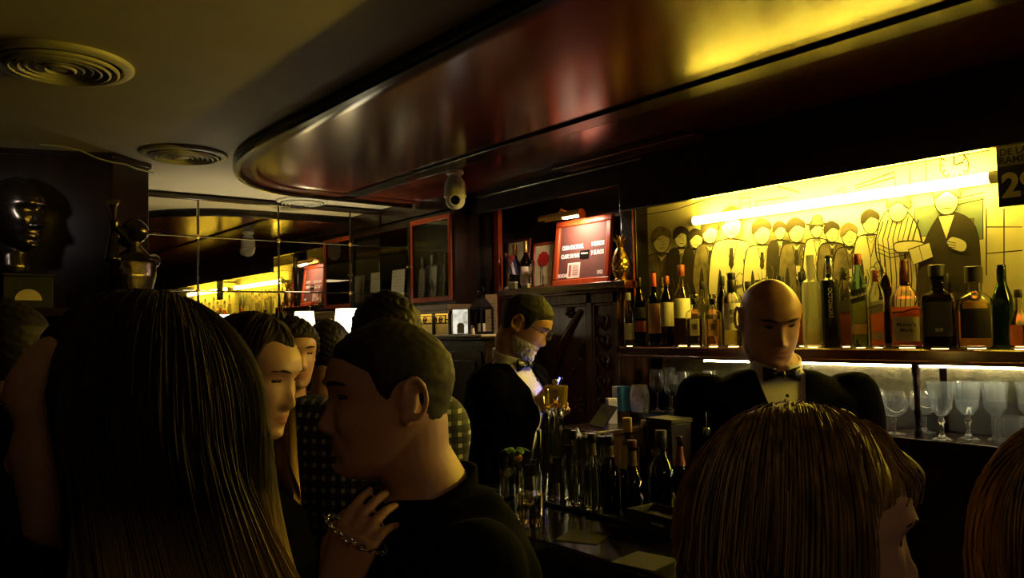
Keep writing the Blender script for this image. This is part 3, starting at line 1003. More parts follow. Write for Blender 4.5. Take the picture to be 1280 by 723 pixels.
# brass pineapple
pa = thing('brass_pineapple', 'brass pineapple ornament standing right of the menu board', 'ornament', (2.815, 2.710, TOPZ))
m = MB()
rows = []
NZ, NA = 40, 48
for i in range(NZ + 1):
    t = i / NZ
    z = 0.012 + 0.145 * t
    r0 = 0.041 * (math.sin(PI * min(1, 0.12 + 0.80 * t ** 0.85)) ** 0.62)
    row = []
    for j in range(NA):
        a = 2 * PI * j / NA
        bump = abs(math.sin(6 * a + t * 14)) * abs(math.sin(6 * a - t * 14))
        r = r0 * (1 + 0.09 * bump)
        row.append((r * math.cos(a), r * math.sin(a), z))
    rows.append(row)
m.grid(np.array(rows), wrap=True)
m.lathe([(0, 0), (0.030, 0), (0.032, 0.006), (0.022, 0.014), (0, 0.014)], n=24)
m.sphere((0, 0, 0.155), (0.02, 0.02, 0.008), 14)
m.build('fruit', M_brass, pa)
m = MB()
for k in range(13):
    a = k * 2.4
    sp = 0.012 + 0.032 * (k / 13.0)
    hh = 0.075 - 0.03 * (k / 13.0)
    p = [np.array([0.008 * math.cos(a), 0.008 * math.sin(a), 0.155]), np.array([sp * 0.6 * math.cos(a), sp * 0.6 * math.sin(a), 0.155 + hh * 0.6]), np.array([sp * 1.4 * math.cos(a), sp * 1.4 * math.sin(a), 0.155 + hh])]
    m.tube(p, [0.007, 0.006, 0.001], n=8, flat=((math.cos(a), math.sin(a), 0.2), 0.4))
m.build('leaf_crown', M_brass, pa)
# ================================================================== BOTTLES ON THE BACK BAR
M_bot = glass('bottle_glass', (0.97, 0.99, 0.96))
M_amber = glass('amber_spirit', (1.0, 0.60, 0.15), ior=1.36)
M_pale = glass('pale_spirit', (0.98, 0.78, 0.38), ior=1.36)
M_red = glass('red_spirit', (0.95, 0.22, 0.05), ior=1.36)
M_copper = glass('copper_spirit', (1.0, 0.44, 0.07), ior=1.36)
M_greenglass = glass('dark_green_glass', (0.03, 0.12, 0.07))
M_brownglass = glass('brown_glass', (0.14, 0.06, 0.02))
M_blueglass = glass('blue_green_glass', (0.55, 0.78, 0.72))
M_frost = glass('frosted_glass', (0.90, 0.92, 0.88), frost=0.38)
M_smoke = glass('smoked_glass', (0.16, 0.14, 0.11))
M_blackglass = plain('black_bottle_lacquer', (0.008, 0.008, 0.008), rough=0.22)
M_cork = plain('black_stopper', (0.012, 0.010, 0.009), rough=0.4)
M_capred = plain('orange_red_capsule', (0.55, 0.08, 0.03), rough=0.4)
M_capbrown = plain('red_brown_stopper', (0.22, 0.05, 0.025), rough=0.4)
M_labwhite = plain('white_label', (0.66, 0.63, 0.54), rough=0.75, var=0.06)
M_labgrey = plain('grey_label', (0.40, 0.38, 0.33), rough=0.75, var=0.06)
M_labblack = plain('black_label', (0.012, 0.012, 0.013), rough=0.5)
M_labtan = plain('tan_label', (0.50, 0.30, 0.14), rough=0.7, var=0.15)
M_lettdark = plain('label_dark_print', (0.03, 0.025, 0.02), rough=0.7)
M_lettpale = plain('label_pale_print', (0.75, 0.70, 0.55), rough=0.6)
M_labgold = plain('label_gold_print', (0.55, 0.36, 0.08), rough=0.4, metal=0.7)
M_wax = plain('dark_red_wax', (0.07, 0.012, 0.010), rough=0.35)

SHX = 2.835


def shell(prof, t=0.0028, base=0.006):
    """outer profile -> closed glass profile with wall thickness"""
    inn = [(max(r - t, 0.0015), max(z, base)) for (r, z) in prof if r > 0.004]
    inn = [p for i, p in enumerate(inn)]
    return prof + inn[::-1] + [(0, base)]


_stag = [0]


def bottle(name, label, px, ytop, wpx, prof, x=SHX, base=SHZ + 0.0022, square=None, gm=None, liquid=None, level=0.5, cap=None, labels=(), group='bottles on the back bar shelf', cat='bottle', turn=0.0, hgt=None, ybase=None, thick=0.003, depth_ratio=1.0, px_only=None):
    """prof: list of (r/R, z/H) up to the mouth; cap: (r/R, z0/H, z1/H, mat, shape)"""
    if x == SHX:
        _stag[0] += 1
        x += 0.013 if _stag[0] % 2 else -0.010
        wpx *= 0.95
    pos, dep = px_pos(px, x, base)
    H = hgt or (on_x(px, ytop, x)[2] - base)
    Rr = wpx * dep / FOC / 2
    t = thing(name, label, cat, pos, 0, group)
    toward = math.atan2(-pos[1], -pos[0]) + turn
    P = [(r * Rr, z * H) for r, z in prof]
    outer = [(0, 0.002)] + P
    if liquid or gm in (M_frost, M_blueglass):
        MB().lathe([(0, -0.0016), (Rr * 0.50, -0.0016), (Rr * 0.50, -0.0004), (0, -0.0004)], n=20).build('shelf_light', M_underglow, bb if base < SHZ + 0.01 and base > SHZ else None, loc=(pos[0] - 2.75, pos[1], pos[2])) if abs(base - SHZ - 0.0022) < 1e-6 else None
    sh = [(0, 0.002)] + P + [(max(r - thick, 0.002), max(z, 0.007)) for r, z in P[::-1]] + [(0, 0.007)]
    m = MB()
    m.M = Matrix.Rotation(toward, 4, 'Z') if square else Matrix.Identity(4)
    solid = gm in (M_blackglass,)
    m.lathe(([(0, 0.0)] + P + [(0, P[-1][1])]) if solid else sh, n=48 if square else 36, sq=square, sx=depth_ratio)
    gb = m.build('glass_body', gm or M_bot, t, smooth=40)
    if liquid:
        top = level * H
        L = [(max(r - thick - 0.0004, 0.001), max(z, 0.0076)) for r, z in P if z < top]
        # interpolate radius at the level
        rt = float(np.interp(top, [p[1] for p in P], [p[0] for p in P])) - thick - 0.0004
        L = [(0, 0.0074)] + L + [(rt, top), (0, top)]
        m = MB()
        m.M = Matrix.Rotation(toward, 4, 'Z') if square else Matrix.Identity(4)
        m.lathe(L, n=48 if square else 32, sq=square, sx=depth_ratio)
        m.build('liquid', liquid, t, smooth=40)
    if cap:
        for (r, z0, z1, mat, nm) in (cap if isinstance(cap, list) else [cap]):
            m = MB()
            m.lathe([(0, z0 * H), (r * Rr * 0.96, z0 * H), (r * Rr, z0 * H + 0.001), (r * Rr, z1 * H - 0.0015), (r * Rr * 0.94, z1 * H), (0, z1 * H)], n=24)
            m.build(nm, mat, t)
    for lb in labels:
        z0, z1, mat, half = lb['z0'] * H, lb['z1'] * H, lb['mat'], lb.get('half', 1.1)
        slant = lb.get('slant', 0.0)
        off = lb.get('off', 0.0)
        cols, vs = 22, []
        rad = lambda z: float(np.interp(z, [p[1] for p in P], [p[0] for p in P])) + 0.0007
        rows = []
        for zz in np.linspace(z0, z1, 8):
            row = []
            for a in np.linspace(-half, half, cols):
                z = zz + slant * a * Rr
                rr = rad(z)
                ca, sa = math.cos(a), math.sin(a)
                if square:
                    d = (abs(ca) ** square + abs(sa) ** square) ** (-1.0 / square)
                    ca, sa = ca * d, sa * d
                ca *= depth_ratio
                row.append((rr * (ca * math.cos(toward) - sa * math.sin(toward)), rr * (ca * math.sin(toward) + sa * math.cos(toward)), z))
            rows.append(row)
        m = MB(); m.grid(np.array(rows))
        lo = m.build('label', mat, t)
        if lb.get('text'):
            rr = rad((z0 + z1) / 2) * depth_ratio + 0.0004
            M = Matrix.Rotation(toward, 4, 'Z') @ mat_from_axes((rr, 0, (z0 + z1) / 2), (0, 1, slant * 1.0), (0, -slant, 1))
            if lb.get('vertical'):
                M = Matrix.Rotation(toward, 4, 'Z') @ mat_from_axes((rr, 0, (z0 + z1) / 2), (0, 0, -1), (0, 1, 0))
            m = MB()
            for i, (body, size, dz) in enumerate(lb['text']):
                me = text_mesh(body, size, bold=0.0003)
                # wrap around the bottle
                for v in me.vertices:
                    if not square and not lb.get('vertical'):
                        a = v.co.x / rr
                        v.co.z += -(rr - rr * math.cos(a))
                        v.co.x = rr * math.sin(a)
                add_mesh(m, me, M @ Matrix.Translation((0, dz, 0)) if not lb.get('vertical') else M @ Matrix.Translation((dz, 0, 0)))
                bpy.data.meshes.remove(me)
            m.build('label_text', lb.get('ink', M_lettdark), lo, smooth=0)
    return t


ROUND = [(0.95, 0), (1, 0.02), (1, 0.62), (0.93, 0.69), (0.5, 0.78), (0.36, 0.82), (0.34, 0.96), (0.40, 0.965), (0.40, 1.0)]
TALL = [(0.95, 0), (1, 0.02), (1, 0.58), (0.94, 0.64), (0.55, 0.70), (0.37, 0.75), (0.34, 0.97), (0.34, 1.0)]
DECAN = [(0.93, 0), (1, 0.03), (1, 0.60), (0.90, 0.66), (0.42, 0.71), (0.36, 0.76), (0.36, 0.82), (0.48, 0.83), (0.48, 0.86)]
SQ = [(0.96, 0), (1, 0.02), (1, 0.66), (0.95, 0.72), (0.6, 0.80), (0.40, 0.84), (0.38, 0.93), (0.38, 0.95)]
bottle('tequila_bottle', 'clear slim bottle with a pale cap, first on the bottle shelf beside the black column', 787, 366, 13, TALL, x=2.80, cap=(0.46, 0.86, 1.0, M_white, 'screw_cap'), liquid=M_pale, level=0.2, labels=[dict(z0=.12, z1=.42, mat=M_labwhite)])
bottle('liqueur_bottle', 'dark bottle with a low rust-coloured label next to the clear slim bottle', 801, 347, 16, ROUND, gm=M_brownglass, cap=(0.42, 0.86, 1.0, M_cork, 'stopper'), labels=[dict(z0=.20, z1=.36, mat=M_capbrown), dict(z0=.40, z1=.56, mat=M_labblack)])
bottle('wine_bottle', 'dark bottle with an orange-red capsule and a tan label', 819, 340, 16, TALL, gm=M_greenglass, cap=(0.44, 0.80, 0.985, M_capred, 'capsule'), labels=[dict(z0=.17, z1=.57, mat=M_labtan, half=1.3)])
bottle('spirit_bottle', 'dark bottle with a grey square label beside the orange-capped one', 835, 345, 16.5, ROUND, x=2.82, gm=M_brownglass, cap=(0.44, 0.88, 1.0, M_capbrown, 'stopper'), labels=[dict(z0=.28, z1=.62, mat=M_labgrey, half=1.3)])
bottle('cognac_bottle', 'tall clear bottle with red spirit, wide white label and red-brown stopper', 854, 331, 22, x=2.895, prof=[(0.95, 0), (1, 0.02), (0.97, 0.56), (0.86, 0.63), (0.45, 0.72), (0.30, 0.80), (0.28, 0.90), (0.34, 0.91), (0.34, 0.93)], liquid=M_red, level=0.42, cap=(0.40, 0.86, 1.0, M_capbrown, 'stopper'), labels=[dict(z0=.34, z1=.58, mat=M_labwhite, half=1.2)])
for px, lab in ((869, 'short faceted decanter of amber whisky with one brush-written sign, beside the red-stoppered bottle'), (892, 'short faceted decanter of bright orange whisky next to the round black-stoppered bottle')):
    bottle('whisky_decanter', lab, px, 368, 22.5, DECAN, square=4.5, liquid=M_amber if px == 869 else M_copper, level=0.52, cap=[(0.36, 0.80, 0.915, M_cork, 'cork'), (0.52, 0.92, 1.0, M_bot, 'glass_stopper')], labels=[dict(z0=.20, z1=.52, mat=M_labwhite if px == 869 else M_labtan, half=0.50, text=[('響', 0.028, 0.0)])], group='short faceted whisky decanters')
bottle('whisky_bottle', 'round whisky bottle with a two-sign brush label and tall black stopper beside the barman', 917, 341, 26, [(0.94, 0), (1, 0.02), (1, 0.60), (0.92, 0.68), (0.52, 0.73), (0.44, 0.75), (0.44, 0.78)], liquid=M_pale, level=0.56, cap=[(0.46, 0.72, 0.90, M_cork, 'stopper_neck'), (0.40, 0.90, 1.0, M_cork, 'stopper')], labels=[dict(z0=.22, z1=.58, mat=M_labwhite, half=0.95, text=[('知', 0.030, 0.016), ('多', 0.030, -0.016)])])
bottle('whisky_bottle', 'green bottle half hidden behind the bald barman', 937, 352, 17, TALL, x=2.935, gm=M_greenglass, cap=(0.42, 0.9, 1.0, M_cork, 'stopper'))
bottle('vodka_bottle', 'tall frosted white bottle right of the bald barman', 1016, 319, 22.5, [(0.95, 0), (1, 0.01), (1, 0.66), (0.93, 0.705), (0.5, 0.735), (0.40, 0.76), (0.40, 0.97), (0.42, 0.975), (0.42, 1.0)], gm=M_frost, liquid=M_pale, level=0.16, cap=(0.44, 0.90, 1.0, M_frost, 'stopper'))
bottle('black_bottle', 'tall matt black bottle with pale vertical lettering and a clear capsule', 1040, 319, 22.5, [(0.95, 0), (1, 0.01), (1, 0.70), (0.95, 0.725), (0.55, 0.745), (0.45, 0.76), (0.45, 0.79)], gm=M_blackglass, cap=[(0.42, 0.79, 0.965, M_chrome, 'capsule'), (0.48, 0.965, 1.0, M_cork, 'capsule_top')], labels=[dict(z0=.30, z1=.66, mat=M_blackglass, half=0.6, vertical=True, text=[('OCTOMORE', 0.0205, 0.0)], ink=M_labgrey)])
WKY = [(0.95, 0), (1, 0.015), (1, 0.64), (0.92, 0.72), (0.55, 0.82), (0.44, 0.87), (0.42, 0.99)]
bottle('whisky_bottle', 'square whisky bottle with a slanted black label next to the black bottle', 1058, 334, 17, WKY, x=2.92, square=6, liquid=M_copper, level=0.55, cap=(0.46, 0.84, 1.0, M_cork, 'screw_cap'), labels=[dict(z0=.44, z1=.58, mat=M_labblack, half=0.80, slant=0.30), dict(z0=.02, z1=.40, mat=M_wax, half=0.66)])
bottle('whisky_bottle', 'square whisky bottle with blue-green shoulders and slanted black Blue Label sash', 1076, 317, 20, [(0.95, 0), (1, 0.015), (1, 0.60), (0.98, 0.66), (0.80, 0.73), (0.5, 0.80), (0.40, 0.85), (0.38, 0.99)], square=5, gm=M_blueglass, liquid=M_amber, level=0.55, cap=(0.50, 0.88, 1.0, M_capbrown, 'stopper'), labels=[dict(z0=.48, z1=.62, mat=M_labblack, half=0.80, slant=0.30, text=[('Blue Label', 0.0145, 0.0)], ink=M_lettpale), dict(z0=.14, z1=.245, mat=M_labtan, half=0.72)])
bottle('whisky_bottle', 'square bottle of red whisky with a slanted pale label', 1098, 338, 19, WKY, square=5, gm=M_bot, liquid=M_red, level=0.54, cap=(0.46, 0.85, 1.0, M_capbrown, 'screw_cap'), labels=[dict(z0=.44, z1=.60, mat=M_labgrey, half=0.80, slant=0.30, text=[('JOHNNIE WALKER', 0.0085, 0.004)]), dict(z0=.10, z1=.20, mat=M_labwhite, half=0.65)])
bottle('bourbon_bottle', 'squat bourbon bottle dipped in dark wax with a torn-edged paper label', 1134, 325, 36, x=2.875, prof=[(0.95, 0), (1, 0.02), (1, 0.52), (0.90, 0.60), (0.45, 0.68), (0.32, 0.74), (0.28, 0.92), (0.30, 0.97), (0.28, 1.0)], square=3.2, liquid=M_red, level=0.46, cap=[(0.33, 0.70, 1.0, M_wax, 'wax_dip')], labels=[dict(z0=.07, z1=.345, mat=M_labgrey, half=0.80, text=[("Maker's", 0.020, 0.016), ('Mark', 0.020, -0.004)])])
bottle('bourbon_bottle', 'big square dark whiskey bottle with a wide black stopper', 1175, 331, 38.5, x=2.805, prof=[(0.96, 0), (1, 0.015), (1, 0.58), (0.92, 0.64), (0.46, 0.68), (0.40, 0.72), (0.40, 0.86)], square=6, gm=M_smoke, liquid=M_copper, level=0.5, cap=(0.50, 0.86, 1.0, M_cork, 'stopper'), labels=[dict(z0=.14, z1=.55, mat=M_labblack, half=0.66), dict(z0=.20, z1=.24, mat=M_labgrey, half=0.20)])
bottle('whiskey_bottle', 'round whiskey bottle with a gold arched label near the calendar poster', 1221, 333, 41, x=2.865, prof=[(0.95, 0), (1, 0.02), (1, 0.50), (0.92, 0.60), (0.62, 0.66), (0.40, 0.69), (0.38, 0.74), (0.38, 0.80)], liquid=M_copper, level=0.45, cap=(0.50, 0.80, 1.0, M_cork, 'stopper'), labels=[dict(z0=.12, z1=.54, mat=M_labblack, half=0.9), dict(z0=.48, z1=.57, mat=M_labgold, half=0.7)])
bottle('champagne_bottle', 'tall dark green bottle right of the gold-arched whiskey bottle', 1256, 331, 24, x=2.935, prof=[(0.95, 0), (1, 0.02), (1, 0.52), (0.90, 0.62), (0.55, 0.74), (0.40, 0.82), (0.38, 0.98), (0.42, 0.985), (0.42, 1.0)], gm=M_greenglass, cap=(0.46, 0.80, 1.0, M_greenglass, 'capsule'))
bottle('liqueur_bottle', 'round red liqueur bottle at the far end of the bottle shelf', 1276, 362, 26, x=2.80, prof=[(0.8, 0), (0.98, 0.06), (1, 0.25), (0.95, 0.42), (0.6, 0.56), (0.35, 0.66), (0.30, 0.98)], liquid=M_red, level=0.4, cap=(0.36, 0.86, 1.0, M_cork, 'stopper'))
# second row, deeper on the shelf
XB = 2.944
bottle('spirit_bottle', 'clear bottle behind the two faceted decanters', 880, 352, 15, TALL, x=XB, cap=(0.42, 0.88, 1.0, M_cork, 'stopper'), group='bottles in the rear row')
bottle('spirit_bottle', 'dark bottle standing behind the round brush-labelled whisky', 905, 345, 15, ROUND, x=XB, gm=M_brownglass, cap=(0.44, 0.86, 1.0, M_cork, 'stopper'), group='bottles in the rear row')
bottle('spirit_bottle', 'red-brown bottle seen just right of the bald barman', 1004, 340, 16, TALL, x=XB, liquid=M_red, level=0.5, cap=(0.42, 0.88, 1.0, M_cork, 'stopper'), group='bottles in the rear row')
bottle('spirit_bottle', 'brown bottle behind the slanted pale-labelled one', 1112, 318, 18, ROUND, x=XB, gm=M_brownglass, cap=(0.42, 0.86, 1.0, M_capbrown, 'stopper'), group='bottles in the rear row')
bottle('spirit_bottle', 'dark bottle between the wax-dipped bourbon and the square whiskey', 1158, 344, 13, ROUND, x=XB, gm=M_brownglass, cap=(0.55, 0.78, 1.0, M_cork, 'stopper'), group='bottles in the rear row')
bottle('spirit_bottle', 'dark bottle behind the square whiskey, its black stopper showing', 1192, 342, 20, ROUND, x=XB, gm=M_smoke, cap=(0.52, 0.80, 1.0, M_cork, 'stopper'), group='bottles in the rear row')
bottle('spirit_bottle', 'tall clear bottle in the gap before the slanted pale label', 1087, 345, 13, TALL, x=XB, cap=(0.42, 0.88, 1.0, M_cork, 'stopper'), group='bottles in the rear row')
for k, (px, yt, lab) in enumerate(((951, 350, 'amber bottle hidden behind the bald head, nearer the brush-labelled whisky'), (978, 345, 'clear bottle hidden behind the bald head, nearer the frosted bottle'))):
    bottle('spirit_bottle', lab, px, yt, 20, ROUND, x=2.90, liquid=M_amber, level=0.5, cap=(0.44, 0.86, 1.0, M_cork, 'stopper'), group='bottles in the rear row')
# further along, out of frame but seen in the mirror
for k, yy in enumerate(np.arange(0.86, -1.05, -0.115)):
    t = dup(bpy.data.objects['wine_bottle' if k % 3 == 0 else ('cognac_bottle' if k % 3 == 1 else 'champagne_bottle')], (2.87, yy, SHZ + 0.0022), label='bottle in the mirror reflection, past the calendar poster')
    t['group'] = 'bottles past the poster, seen in the mirror'

# ================================================================== GLASSES ON THE LOWER SHELF
M_crys = glass('crystal', (0.93, 0.97, 1.0), ior=1.5, trans=0.975)
M_cut = glass('cut_crystal', (0.86, 0.94, 1.0), ior=1.52, frost=0.04, trans=0.955)


def stemware(name, label, px, prof, stem, x=2.80, group='glasses on the lower shelf', scale=1.0, facet=None, z=None, cat='glass'):
    pos, dep = px_pos(px, x, LOWZ + 0.0005 if z is None else z)
    t = thing(name, label, cat, pos, 0, group)
    s = scale
    P = [(r * s, z * s) for r, z in prof]
    inn = [(max(r - 0.0016, 0.0), z + (0.002 if i == 0 else 0)) for i, (r, z) in enumerate(P)]
    MB().lathe([(0, P[0][1])] + P + inn[::-1] + [(0, inn[0][1])], n=40 if not facet else facet).build('bowl', M_cut if facet else M_crys, t, smooth=50 if not facet else 15)
    S = [(r * s, z * s) for r, z in stem]
    MB().lathe([(0, 0)] + S + [(0, S[-1][1])], n=28).build('stem_and_foot', M_crys, t, smooth=50)
    return t


SNIF = [(0.008, 0.058), (0.028, 0.066), (0.045, 0.085), (0.049, 0.105), (0.046, 0.125), (0.037, 0.150)]
SNIFS = [(0.036, 0), (0.036, 0.003), (0.012, 0.009), (0.007, 0.020), (0.007, 0.040), (0.010, 0.0575)]
stemware('brandy_snifter', 'round brandy snifter left of the turned divider post', 1118, SNIF, SNIFS, x=2.79)
stemware('brandy_snifter', 'round brandy snifter just right of the turned divider post', 1156, SNIF, SNIFS, x=2.895)
stemware('brandy_snifter', 'brandy snifter partly hidden by the bald barman\'s arm', 1092, SNIF, SNIFS, x=2.86)
GOB = [(0.007, 0.085), (0.020, 0.092), (0.036, 0.115), (0.040, 0.145), (0.043, 0.178), (0.046, 0.212)]
GOBS = [(0.036, 0), (0.036, 0.003), (0.014, 0.012), (0.007, 0.026), (0.0075, 0.060), (0.013, 0.066), (0.013, 0.073), (0.008, 0.078), (0.009, 0.0845)]
for px, x, lab in ((1178, 2.76, 'tall cut crystal goblet nearest the turned divider post'), (1211, 2.83, 'tall cut crystal goblet between two others on the lower shelf'), (1246, 2.87, 'tall cut crystal goblet above the dimpled tumbler'), (1290, 2.915, 'cut crystal goblet deeper on the shelf by the frame edge')):
    stemware('crystal_goblet', lab, px, GOB, GOBS, x=x, facet=20, scale=0.90, group='cut crystal goblets')
WIN = [(0.006, 0.085), (0.022, 0.092), (0.034, 0.115), (0.036, 0.140), (0.032, 0.168), (0.028, 0.190)]
WINS = [(0.033, 0), (0.033, 0.002), (0.010, 0.008), (0.004, 0.022), (0.004, 0.075), (0.0065, 0.0845)]
for px, x, sc, lab in ((822, 2.80, 1.02, 'slim wine glass nearest the white sculpted mug'), (837, 2.895, 1.04, 'wine glass deeper on the shelf behind the slim one'), (840, 2.77, 0.92, 'wine glass standing at the shelf front, second from the mug'), (856, 2.86, 0.97, 'wine glass in the middle of the row beside the bald barman'), (870, 2.775, 0.93, 'wine glass close to the bald barman\'s shoulder'), (888, 2.86, 1.02, 'wine glass half hidden by the bald barman\'s shoulder')):
    stemware('wine_glass', lab, px, WIN, WINS, x=x, scale=sc, group='wine glasses on the lower shelf')
# dimpled tumbler
pos, dep = px_pos(1262, 2.785, LOWZ + 0.0005)
t = thing('tumbler', 'wide dimpled crystal tumbler in front of the goblets', 'glass', pos)
rows = []
for i in range(19):
    row = []
    for j in range(60):
        a = 2 * PI * j / 60
        r = 0.046 + 0.0022 * math.sin(i * 1.4 + (j // 1) * 0) * math.cos(15 * a + (i // 2) * PI)
        row.append((r * math.cos(a), r * math.sin(a), 0.090 * i / 18))
    rows.append(row)
inn = [[(0.041 * math.cos(2 * PI * j / 60), 0.041 * math.sin(2 * PI * j / 60), z) for j in range(60)] for z in (0.090, 0.05, 0.012)]
m = MB(); m.grid(np.array(rows + inn), wrap=True)
b0 = [(0.0, 0.0, 0.0)]
m.lathe([(0.046, 0.0), (0, 0.0)], n=60); m.lathe([(0.041, 0.012), (0, 0.012)], n=60)
m.build('glass_body', M_crys, t, smooth=50)
# odds and ends at the shelf's left end
pos, dep = px_pos(778, 2.745, LOWZ + 0.0005)
t = thing('tissue_box', 'blue and white tissue box on the lower shelf end', 'tissue box', pos, R_(-20))
MB().box((-0.03, -0.008, 0), (0.03, 0.045, 0.112)).build('white_side', M_white, t, bevel=0.002)
MB().box((-0.03, -0.050, 0), (0.03, -0.0085, 0.114)).build('blue_side', plain('blue_card', (0.03, 0.20, 0.33), rough=0.6), t, bevel=0.002)
pos, dep = px_pos(800, 2.765, LOWZ + 0.0005)
t = thing('sculpted_mug', 'white sculpted mug with dark hollows beside the blue box', 'mug', pos)
rows = []
for i in range(30):
    row = []
    for j in range(40):
        a = 2 * PI * j / 40
        u = i / 29
        r = 0.042 * (0.72 + 0.36 * math.sin(PI * min(1, 0.15 + 0.75 * u)))
        d = (a - (PI + 0.5) + PI) % (2 * PI) - PI
        for da, du in ((0.45, 0.62), (-0.45, 0.62)):
            r -= 0.016 * math.exp(-((d - da) / 0.26) ** 2 - ((u - du) / 0.11) ** 2)
        r -= 0.009 * math.exp(-(d / 0.14) ** 2 - ((u - 0.40) / 0.06) ** 2)
        r += 0.0018 * math.sin(14 * d) * math.exp(-((u - 0.2) / 0.07) ** 2 - (d / 0.7) ** 2)
        row.append((r * math.cos(a), r * math.sin(a), 0.122 * u))
    rows.append(row)
rows.append([(0.8 * p[0], 0.8 * p[1], 0.121) for p in rows[-1]])
rows.append([(0.75 * p[0], 0.75 * p[1], 0.02) for p in rows[-1]])
m = MB(); m.grid(np.array(rows), wrap=True); m.lathe([(0, 0), (0.035, 0)], n=40)
m.build('mug_body', plain('white_ceramic', (0.62, 0.60, 0.56), rough=0.3), t, smooth=60)
sv = thing('service_cabinet', 'low dark service cabinet squeezed between carved cabinet and back bar', 'cabinet', (2.38, 2.46, 0))
MB().box((0.02, 0, 0.06), (0.335, 0.25, 1.150)).build('carcass', M_darkwood_v, sv, bevel=0.003)
MB().box((0, -0.01, 1.1505), (0.34, 0.255, 1.175)).build('top', M_darkwood, sv, bevel=0.004)
MB().box((0.008, 0.02, 0.12), (0.0195, 0.23, 1.10)).build('door', M_darkwood_v, sv, bevel=0.003)
MB().box((0.03, 0.01, 0), (0.335, 0.24, 0.0595)).build('plinth', M_blackmatte, sv)
pos, dep = px_pos(765, 2.62, 1.1755)
t = thing('napkin_box', 'small white carton on the low service cabinet below the blue tissue box', 'carton', pos, R_(-30))
MB().box((-0.02, -0.022, 0), (0.02, 0.022, 0.105)).build('carton_body', plain('pale_card', (0.30, 0.29, 0.27), rough=0.7), t, bevel=0.002)
MB().box((-0.0205, -0.0225, 0.1055), (0.0205, 0.0225, 0.115)).build('carton_flap', plain('carton_white', (0.40, 0.39, 0.36), rough=0.7), t, bevel=0.001)
pos, dep = px_pos(745, 2.49, 1.1755)
t = thing('tablet_computer', 'small tablet with a violet-lit edge leaning on the low service cabinet', 'tablet', pos, R_(-20))
m = MB(); m.M = Matrix.Rotation(R_(38), 4, 'Y'); m.box((-0.004, -0.075, 0.004), (0.004, 0.075, 0.115)); m.build('case', M_black, t, bevel=0.002)
m = MB(); m.M = Matrix.Rotation(R_(38), 4, 'Y'); m.box((0.0042, -0.070, 0.010), (0.005, 0.070, 0.117)); m.build('screen', emit('tablet_screen', (0.30, 0.25, 1.0), 0.5), t)
m = MB(); m.M = Matrix.Identity(4); m.box((0.045, -0.02, 0.0), (0.052, 0.02, 0.068)); m.build('kickstand', M_black, t)
# ================================================================== DISPLAY CABINET ON THE SHORT WALL
dc = thing('display_cabinet', 'glazed wall cabinet with red inner frames and little framed papers inside', 'cabinet', (2.62, 3.845, 1.765))
M_cabback = plain('cabinet_lining', (0.16, 0.15, 0.09), rough=0.6)
DW, DH = 0.945, 0.555
m = MB()
m.box((0.0, 0, 0), (0.27, 0.025, DH)); m.box((0.0, DW - 0.02, 0), (0.27, DW, DH)); m.box((0.0, 0.025, 0), (0.27, DW - 0.02, 0.02)); m.box((0.0, 0.025, DH - 0.02), (0.27, DW - 0.02, DH))
m.build('carcass', M_darkwood_v, dc, bevel=0.003)
MB().box((0.262, 0.025, 0.02), (0.27, DW - 0.02, DH - 0.02)).build('back_board', M_cabback, dc)
M_pane = glass('cabinet_pane', (0.95, 0.97, 0.94))
for (a, b, fm) in ((0.025, 0.475, M_redwood), (0.480, 0.925, M_darkwood_v)):
    m = MB()
    f = 0.030
    m.box((-0.016, a, 0.02), (0.0, a + f, DH - 0.02)); m.box((-0.016, b - f * 0.8, 0.02), (0.0, b, DH - 0.02)); m.box((-0.016, a + f, 0.02), (0.0, b - f * 0.8, 0.02 + f)); m.box((-0.016, a + f, DH - 0.02 - f), (0.0, b - f * 0.8, DH - 0.02))
    d = m.build('door', fm, dc, bevel=0.003)
    MB().box((-0.009, a + f, 0.02 + f), (-0.006, b - f * 0.8, DH - 0.02 - f)).build('glass_pane', M_pane, d)
    MB().sphere((-0.022, b - 0.02 if a < 0.1 else a + 0.02, 0.25), 0.008, 12).build('knob', M_brass, d)
MB().box((-0.075, -0.02, -0.035), (0.27, DW, -0.001)).box((-0.075, -0.02, -0.055), (-0.066, DW, -0.0352)).build('base_board', plain('ochre_board', (0.20, 0.13, 0.05), rough=0.5), dc, bevel=0.003)


def inside_paper(pxl, pyt, pxr, pyb, x, label, framed):
    p0, p1 = on_x(pxr, pyb, x), on_x(pxl, pyt, x)
    w, h = abs(p1[1] - p0[1]), on_x(pxr, pyt, x)[2] - p0[2]
    t = thing('framed_print' if framed else 'paper_card', label, 'picture' if framed else 'card', (x, p0[1], 1.7865), 0, rot=(0, R_(4), 0))
    m = MB().box((0, 0, 0), (0.006, w, h + (p0[2] - 1.786)))
    m.build('mount_board', M_paper, t, bevel=0.001)
    hh = h + (p0[2] - 1.786)
    if framed:
        m = MB()
        m.box((-0.008, 0, 0), (-0.0005, 0.008, hh)); m.box((-0.008, w - 0.008, 0), (-0.0005, w, hh)); m.box((-0.008, 0.008, 0), (-0.0005, w - 0.008, 0.008)); m.box((-0.008, 0.008, hh - 0.008), (-0.0005, w - 0.008, hh))
        m.build('frame', M_labgrey, t)
        m = MB()
        for k in range(5):
            m.sphere((-0.0006, w * (0.3 + 0.1 * k), hh * (0.35 + 0.09 * (k % 3))), (0.0008, w * 0.09, hh * 0.12), 10)
        m.build('drawing', M_wash, t)
    else:
        m = MB()
        for k in range(7):
            m.box((-0.0009, w * 0.15, hh * (0.25 + 0.09 * k)), (-0.0002, w * (0.85 - 0.12 * (k % 3)), hh * (0.265 + 0.09 * k)))
        m.build('printed_lines', M_labgrey, t)


